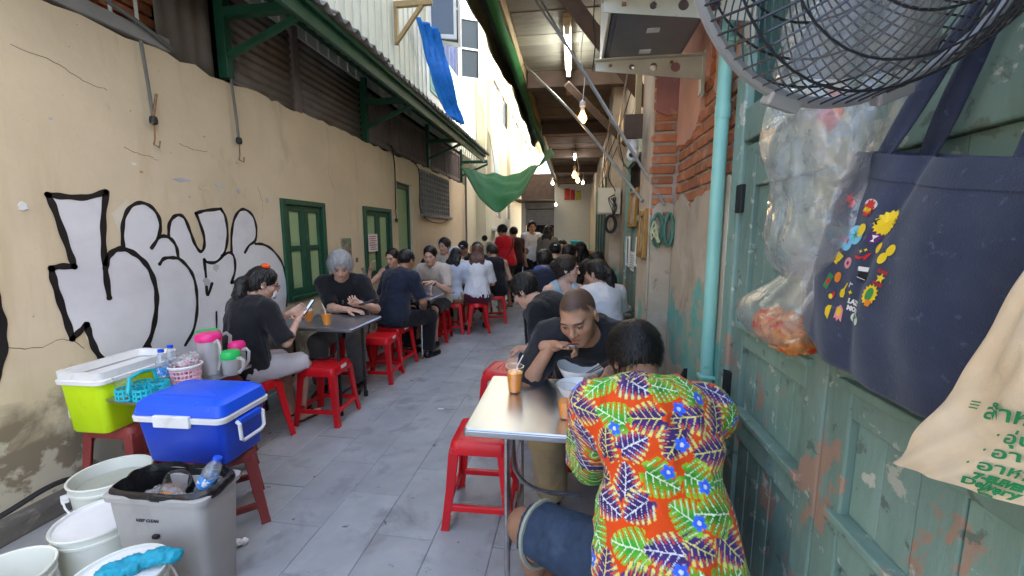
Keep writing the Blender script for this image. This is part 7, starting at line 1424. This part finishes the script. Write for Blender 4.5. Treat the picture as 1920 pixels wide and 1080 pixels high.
# ------------------------------------------------------------------ pictures on the right wall
m_gold = M('gilt_frame', (.33, .18, .045), .42, metal=.3, var=.2, vs=20, bump=.001, bs=120); m_pic = M('faded_picture', (.42, .33, .24), .4, var=.5, vs=14, spots=[((.16, .11, .09), .55, .65, 11, 5)]); m_pic2 = M('grey_photo', (.30, .29, .29), .35, var=.6, vs=16, spots=[((.08, .08, .09), .55, .65, 13, 5)])
def frame(label, x, y0, y1, z0, z1, fm, pm, w=.035, dpt=.04, tilt=0.):
    t = thing('picture_frame', label, 'picture', (x, (y0+y1)/2, z0)); a, b_ = y0-(y0+y1)/2, y1-(y0+y1)/2; h = z1-z0
    for q0, q1, r0, r1 in ((a, a+w, 0, h), (b_-w, b_, 0, h), (a+w, b_-w, 0, w), (a+w, b_-w, h-w, h)): boxo('moulding', fm, t, -dpt, 0, q0, q1, r0, r1, .006)
    boxo('picture', pm, t, -dpt*.45, -.004, a+w, b_-w, w, h-w); t.rotation_euler = (0, tilt, 0); return t
frame('large gilt picture frame beside the cable coil', .446, 2.615, 2.85, 1.34, 1.645, m_gold, m_pic, .045, .03, R(2)); frame('narrow gilt frame hung high on the teal door', .592, 4.05, 4.50, 1.55, 1.92, m_gold, m_pic, .035, .035, R(3))
frame('white framed grey photograph on the teal door', .592, 3.66, 4.02, 1.18, 1.46, m_wframe, m_pic2, .03, .02, R(2)); frame('second white frame seen edge on beyond the grey photograph', .592, 4.42, 4.68, 1.14, 1.46, m_wframe, m_pic2, .03, .02)
o = boxo('paper_notice', m_paperw, None, .586, .589, 4.10, 4.38, 1.12, 1.31); tag(o, 'plain paper notice pinned between the white frames', 'notice')
for i in range(6): boxo('text_line', m_cable, o, .5848, .5855, 4.14, 4.34, 1.15+i*.024, 1.155+i*.024)
cc = thing('cable_coil', 'coil of green hose and pale twine hung on the plaster pilaster', 'coil', (.525, 2.575, 1.60))
m_hose = M('green_hose', (.05, .15, .10), .5, var=.2); b = MB()
for i in range(9):
    cx = -.035 if i % 2 else .03; w = .022+.0035*(i % 4); h = .085+.006*(i % 3); b2 = MB(); b2.tube([(cx+w*math.cos(a)+.003*math.sin(3*a+i), -.012-.006*(i//2), -.085+h*math.sin(a)) for a in [2*math.pi*k/26 for k in range(27)]], .0075, 6); b.add(b2.v, b2.f)
b.build('hose_loops', m_hose, cc, True); b = MB()
for i in range(6): b.tube(spline([(-.05+random.uniform(-.02, .02), -.05, -.02-random.uniform(0, .05)), (-.07+random.uniform(-.03, .03), -.055, -.09), (-.04+random.uniform(-.04, .02), -.05, -.14-random.uniform(0, .04))], 5), .004, 5)
b.build('twine', M('pale_twine', (.55, .55, .32), .8), cc, True); boxo('hook_plate', m_rust, cc, .0, .03, -.02, .012, .0, .02, .003)
tv = poly_prism(MB(), [(1.86, .90), (1.86, .80), (1.97, .74), (2.02, .76)], 'x', .50, .515).build('black_board', m_black, None); tag(tv, 'black angled board leaning on the plaster wall above the table', 'board')
# ------------------------------------------------------------------ notices on the left wall
pn = boxo('paper_notice', m_paperw, None, XL+.031, XL+.034, 5.22, 5.48, 1.24, 1.48); tag(pn, 'white notice with red writing on the second green shutter', 'notice')
m_rink = M('red_notice_ink', (.55, .10, .14), .6)
for i in range(7): boxo('text_line', m_rink if i not in (2,) else m_cable, pn, XL+.0345, XL+.0352, 5.25+(.02 if i % 3 == 1 else 0), 5.45-(.03 if i % 2 else 0), 1.265+i*.029, 1.277+i*.029)
mb_ = boxo('tin_plate', M('rusty_tin_plate', (.26, .30, .22), .7, var=.4, vs=18, spots=[((.22, .13, .08), .5, .6, 14, 6), ((.10, .28, .16), .58, .62, 6, 3)]), None, XL+.001, XL+.012, 4.60, 4.82, 1.08, 1.43); tag(mb_, 'weathered tin plate on the cream wall between the two shutters', 'plate')
sw = boxo('wall_socket', m_cable, None, XL+.001, XL+.014, 4.93, 4.97, 1.12, 1.18, .003); tag(sw, 'tiny dark socket low between the shutters', 'socket')
# ------------------------------------------------------------------ things held and worn
m_phone = M('phone_black', (.012, .012, .014), .15, var=0); m_screen = M('phone_screen', (.2, .25, .3), .1, var=.3, vs=60, emis=(.55, .65, .8), es=.12)
def phone(label, c, nrm, upv):
    t = thing('mobile_phone', label, 'phone', c); n_ = Vector(nrm).normalized(); u_ = Vector(upv); u_ = (u_-n_*u_.dot(n_)).normalized(); x_ = u_.cross(n_); t.rotation_euler = Matrix((x_, u_, n_)).transposed().to_euler()
    MB().rrect([(.036, .074, .008, -.004), (.037, .075, .009, -.003), (.037, .075, .009, .003), (.036, .074, .008, .004)], 4).build('body', m_phone, t, True); MB().rrect([(.0335, .070, .006, .0042), (.0335, .070, .006, .0046)], 3).build('screen', m_screen, t); return t
wp = (p1.J['w', 1]+p1.J['w', -1])/2
phone('phone held up by the masked woman', tuple(wp+np.array((.055, .10, .055))), (-.55, -.55, .6), (.3, .5, .8)); phone('phone in the left hand of the grey haired man', tuple(p2.J['w', -1]+np.array((.07, -.045, .035))), (-.35, .2, .9), (.8, .3, .3))
# face mask and clip of the masked woman
hw = p1.hw
def mk(u, v): a = (u-.5)*2.0; w = .056; return tuple(hw(w*math.sin(a)*1.08, .030+.072*math.cos(a)+.012*math.cos(a)*math.sin(math.pi*v), -.035-.062*v-.004*math.cos(4*a))-p1.base)
mo = grid_mesh('face_mask', mk, 18, 10, M('white_mask', (.74, .74, .76), .8), p1.body, thick=.003)
for q in (1, -1): MB().tube([tuple(hw(q*.056, .06, -.03)-p1.base), tuple(hw(q*.075, .02, -.015)-p1.base), tuple(hw(q*.086, -.02, .0)-p1.base), tuple(hw(q*.078, .01, -.04)-p1.base), tuple(hw(q*.058, .055, -.075)-p1.base)], .0014, 5).build('mask_loop', m_white, p1.body)
hcp = sdf_mesh('hair_clip', [EL(hw(-.02, -.02, .135), (.03, .02, .016), None, .01), EL(hw(.025, -.02, .135), (.03, .02, .016), None, .01), EL(hw(0, -.02, .14), (.012, .014, .014), None, .006)], .004, M('orange_clip', (.85, .10, .01), .3, var=.2, vs=40), None, wr=.004, wsc=(70, 70, 70)); hcp.parent = p1.body; hcp.matrix_parent_inverse = p1.body.matrix_world.inverted(); hcp.location = (0, 0, 0); hcp.matrix_parent_inverse = Matrix.Translation(-Vector(p1.base))
# necklace
nk = [tuple(p2.p3-p2.base+p2.ud*(.045-.115*(1-math.cos(a))*.5-.10*max(0, -math.cos(a))*0)+p2.lat*math.sin(a)*.070+p2.fw*(.02-.085*math.cos(a)*-1*1.0 if False else .03-.095*math.cos(a)+.012)) for a in [math.pi*2*i/30 for i in range(31)]]
ch = [p2.p3-p2.base+p2.lat*.062*p2.s+p2.fw*.055+p2.ud*.02, p2.p3-p2.base+p2.lat*.05+p2.fw*.105-p2.ud*.05, p2.p3-p2.base+p2.fw*.135-p2.ud*.17, p2.p3-p2.base-p2.lat*.05+p2.fw*.105-p2.ud*.05, p2.p3-p2.base-p2.lat*.062+p2.fw*.055+p2.ud*.02]
MB().tube([tuple(c) for c in ch], .0028, 5).build('necklace', m_chrome, p2.body, True); c = p2.p3-p2.base+p2.fw*.142-p2.ud*.185; MB().box(-.016, .016, -.005, .005, -.022, .02).build('pendant', m_chrome, p2.body, bevel=.004, loc=tuple(c))
# wristwatch, shaker, apron strap
wj, ej = p5.J['w', -1], p5.J['e', -1]; d_ = unit(wj-ej); c = wj-d_*.02-p5.base; e1 = unit(np.cross(d_, V3(0, 0, 1))); e2 = np.cross(e1, d_)
MB().tube([tuple(c+(e1*math.cos(a)+e2*math.sin(a))*.033) for a in [2*math.pi*i/16 for i in range(17)]], .008, 6).build('wristwatch', m_black, p5.body, True)
sk_ = thing('seasoning_shaker', 'small glass shaker in the hand of the woman in the tank top', 'shaker', tuple(p4.J['w', 1]+np.array((-.04, -.06, -.06)))); MB().lathe([(.018, 0), (.02, .004), (.018, .07), (.02, .075), (.019, .095), (0, .1)], 12, cap1=False).build('glass', m_steel, sk_, True); sk_.rotation_euler = (.3, -.3, 0)
o = p14.child('crossbody_bag', [RC((-.20, .02, .92), (-.19, .12, .88), .07, .06, .03)], .012, s_black, .006, (20, 20, 20))
for a, b_ in (((.06, .04, 1.44), (-.14, .15, 1.02)), ((.05, -.12, 1.42), (-.18, -.10, .98))): pass
MB().tube(spline([tuple(rotz(R(62))@V3(*q)) for q in ((-.19, .10, .95), (-.10, .16, 1.12), (.04, .15, 1.30), (.08, .05, 1.43), (.07, -.09, 1.38), (-.04, -.15, 1.2), (-.18, -.08, .98))], 6), .011, 6, flat=.5).build('bag_strap', s_black, p14.body, True)
# headscarf
o = p9.child('headscarf', [EL(p9.hp(0, -.02, .05), (.095, .115, .088), p9.H*0+np.eye(3), .02), RC(p9.hp(0, -.09, .02), p9.hp(0, -.12, -.12), .055, .05, .03), EL(p9.hp(0, .12, -.05), (.085, .09, .11), None, .01, 's')], .008, c_white, .005, (18, 18, 18))
# cap badge
for pp_ in (p10, p25):
    q = pp_.hw(0, (.096 if pp_ is p10 else -.128), .075)-pp_.base; MB().box(-.022, .022, -.006, .006, -.009, .009).build('cap_badge', m_white, pp_.body, loc=tuple(q)).rotation_euler = (R(-15), 0, math.atan2(pp_.H[1][0], pp_.H[0][0]))
# spoon, chopsticks, print on the black tee
mth = p19.hw(0, .10, -.066); wr_ = p19.J['w', 1]; sd = unit(mth-wr_)
spn = thing('metal_spoon', 'steel spoon lifted to the mouth of the crop haired man', 'spoon', tuple(mth)); 
MB().tube([tuple(wr_+np.array((.10, -.05, .0))-mth), tuple(np.array((-.055, -.03, -.015))), (-.03, -.015, -.012)], [.004, .004, .005], 6, flat=.5).build('handle', m_chrome, spn, True)
MB().lathe([(0, -.012), (.014, -.009), (.020, .0), (.0195, .0008), (.013, -.007), (0, -.010)], 16, cap0=False, cap1=False, sx=1.5).build('spoon_bowl', m_chrome, spn, True, loc=(-.008, -.010, -.006)).rotation_euler = (0, 0, R(30))
for i, (dx, lb) in enumerate(((0, 'left chopstick resting in the square bowl'), (.02, 'right chopstick resting in the square bowl'))):
    o = MB().tube([(.06+dx*.4, 1.98, .80), (.125+dx, 1.93, .865), (.20+dx, 1.87, .935)], .003, 6).build('chopstick', M('dark_chopstick', (.10, .08, .07), .4), None, True); tag(o, lb, 'chopstick', 'chopsticks')
o19 = p19; c0 = o19.p2-o19.base+o19.fw*.155+o19.ud*.00
pb = MB(); random.seed(4)
for row, (h, n_, wd) in enumerate(((.016, 15, .010), (.013, 17, .009))):
    for i in range(n_):
        if random.random() < .12: continue
        t = (i/(n_-1)-.5); p = c0+o19.lat*t*.24-o19.ud*(row*.024+.02)-o19.fw*(t*t*.26); w = wd*random.uniform(.5, .9)/2; a_ = o19.lat; u_ = o19.ud
        pb.add([tuple(p-a_*w-u_*h/2+o19.fw*.004), tuple(p+a_*w-u_*h/2+o19.fw*.004), tuple(p+a_*w*.8+u_*h/2+o19.fw*.002), tuple(p-a_*w*.8+u_*h/2+o19.fw*.002)], [(0, 1, 2, 3)])
so = pb.build('chest_print', m_white, p19.body); so['kind'] = 'stuff'
# ------------------------------------------------------------------ cooking corner far left
stv = thing('cooking_stand', 'steel cooking stand with big pots by the far yellow wall', 'stove', (-2.0, 9.35, 0)); boxo('top', m_steel, stv, -.42, .42, -.35, .35, .80, .86, .006); boxo('shelf', m_steel_d, stv, -.40, .40, -.33, .33, .3, .33); boxo('skirt', m_steel_d, stv, -.40, .40, -.34, -.33, .55, .80)
for q in (-.39, .39):
    for w in (-.31, .31): boxo('leg', m_steel, stv, q-.02, q+.02, w-.02, w+.02, 0, .80)
for x, y, r, h, lb in ((-2.22, 9.4, .17, .34, 'wide dull steel pot on the cooking stand'), (-1.83, 9.5, .19, .42, 'tall shiny stock pot on the cooking stand'), (-1.78, 9.12, .13, .09, 'shallow steel pan of greens on the cooking stand')):
    t = thing('cooking_pot', lb, 'pot', (x, y, .861)); MB().lathe([(r*.96, 0), (r, .01), (r, h-.01), (r+.012, h), (r-.005, h), (r-.01, h-.02), (0, h-.03)], 28, cap1=False).build('pot', m_steel, t, True)
    for s_ in (1, -1): MB().tube([(s_*r, -.04, h*.75), (s_*(r+.04), -.035, h*.76), (s_*(r+.04), .035, h*.76), (s_*r, .04, h*.75)], .007, 6).build('handle', m_steel, t, True)
t = thing('ladle', 'black round ladle standing up between the pots', 'ladle', (-2.0, 9.3, .862)); MB().lathe([(0, 0), (.05, .012), (.07, .05), (.066, .05), (.045, .016), (0, .006)], 18, cap0=False, cap1=False).build('cup', m_black, t, True, loc=(0, 0, .5)).rotation_euler = (R(80), 0, 0); MB().tube([(0, .02, 0), (0, .01, .47)], .007, 6).build('handle', m_steel, t)
tub = thing('cool_tub', 'teal plastic tub on a shelf before the white end wall', 'tub', (.08, 10.6, 1.05)); MB().lathe([(.13, 0), (.14, .01), (.16, .22), (.17, .235), (.15, .24), (.0, .26)], 22, cap1=False).build('tub', m_tqp, tub, True)
sh_ = thing('back_counter', 'brown timber counter below the teal tub at the end of the alley', 'counter', (.15, 10.6, 0)); boxo('top', M('orange_wood', (.30, .13, .05), .6), sh_, -.4, .4, -.25, .25, .98, 1.045, .006); boxo('front', m_beam, sh_, -.38, .38, -.24, -.22, 0, .98)
cs = thing('folding_stool', 'white plastic chair by the far yellow wall behind the man in red', 'chair', (-1.35, 10.4, 0)); boxo('seat', m_white, cs, -.2, .2, -.2, .2, .42, .45, .01); boxo('backrest', m_white, cs, -.2, .2, .18, .2, .46, .85, .01)
for q in (-.18, .18):
    for w in (-.18, .18): boxo('leg', m_red, cs, q-.015, q+.015, w-.015, w+.015, 0, .42)
# glassware on the small right table
for x, y, lb in ((.16, 4.02, 'tall bottle of water with blue cap on the small steel table'), (.30, 4.2, 'second water bottle on the small steel table')): wbottle(x, y, .7505, lb, .24, r=.036)
tea_cup(.06, 3.95, .7505, 'clear lidded drink on the small steel table', .6, True, 1.1)
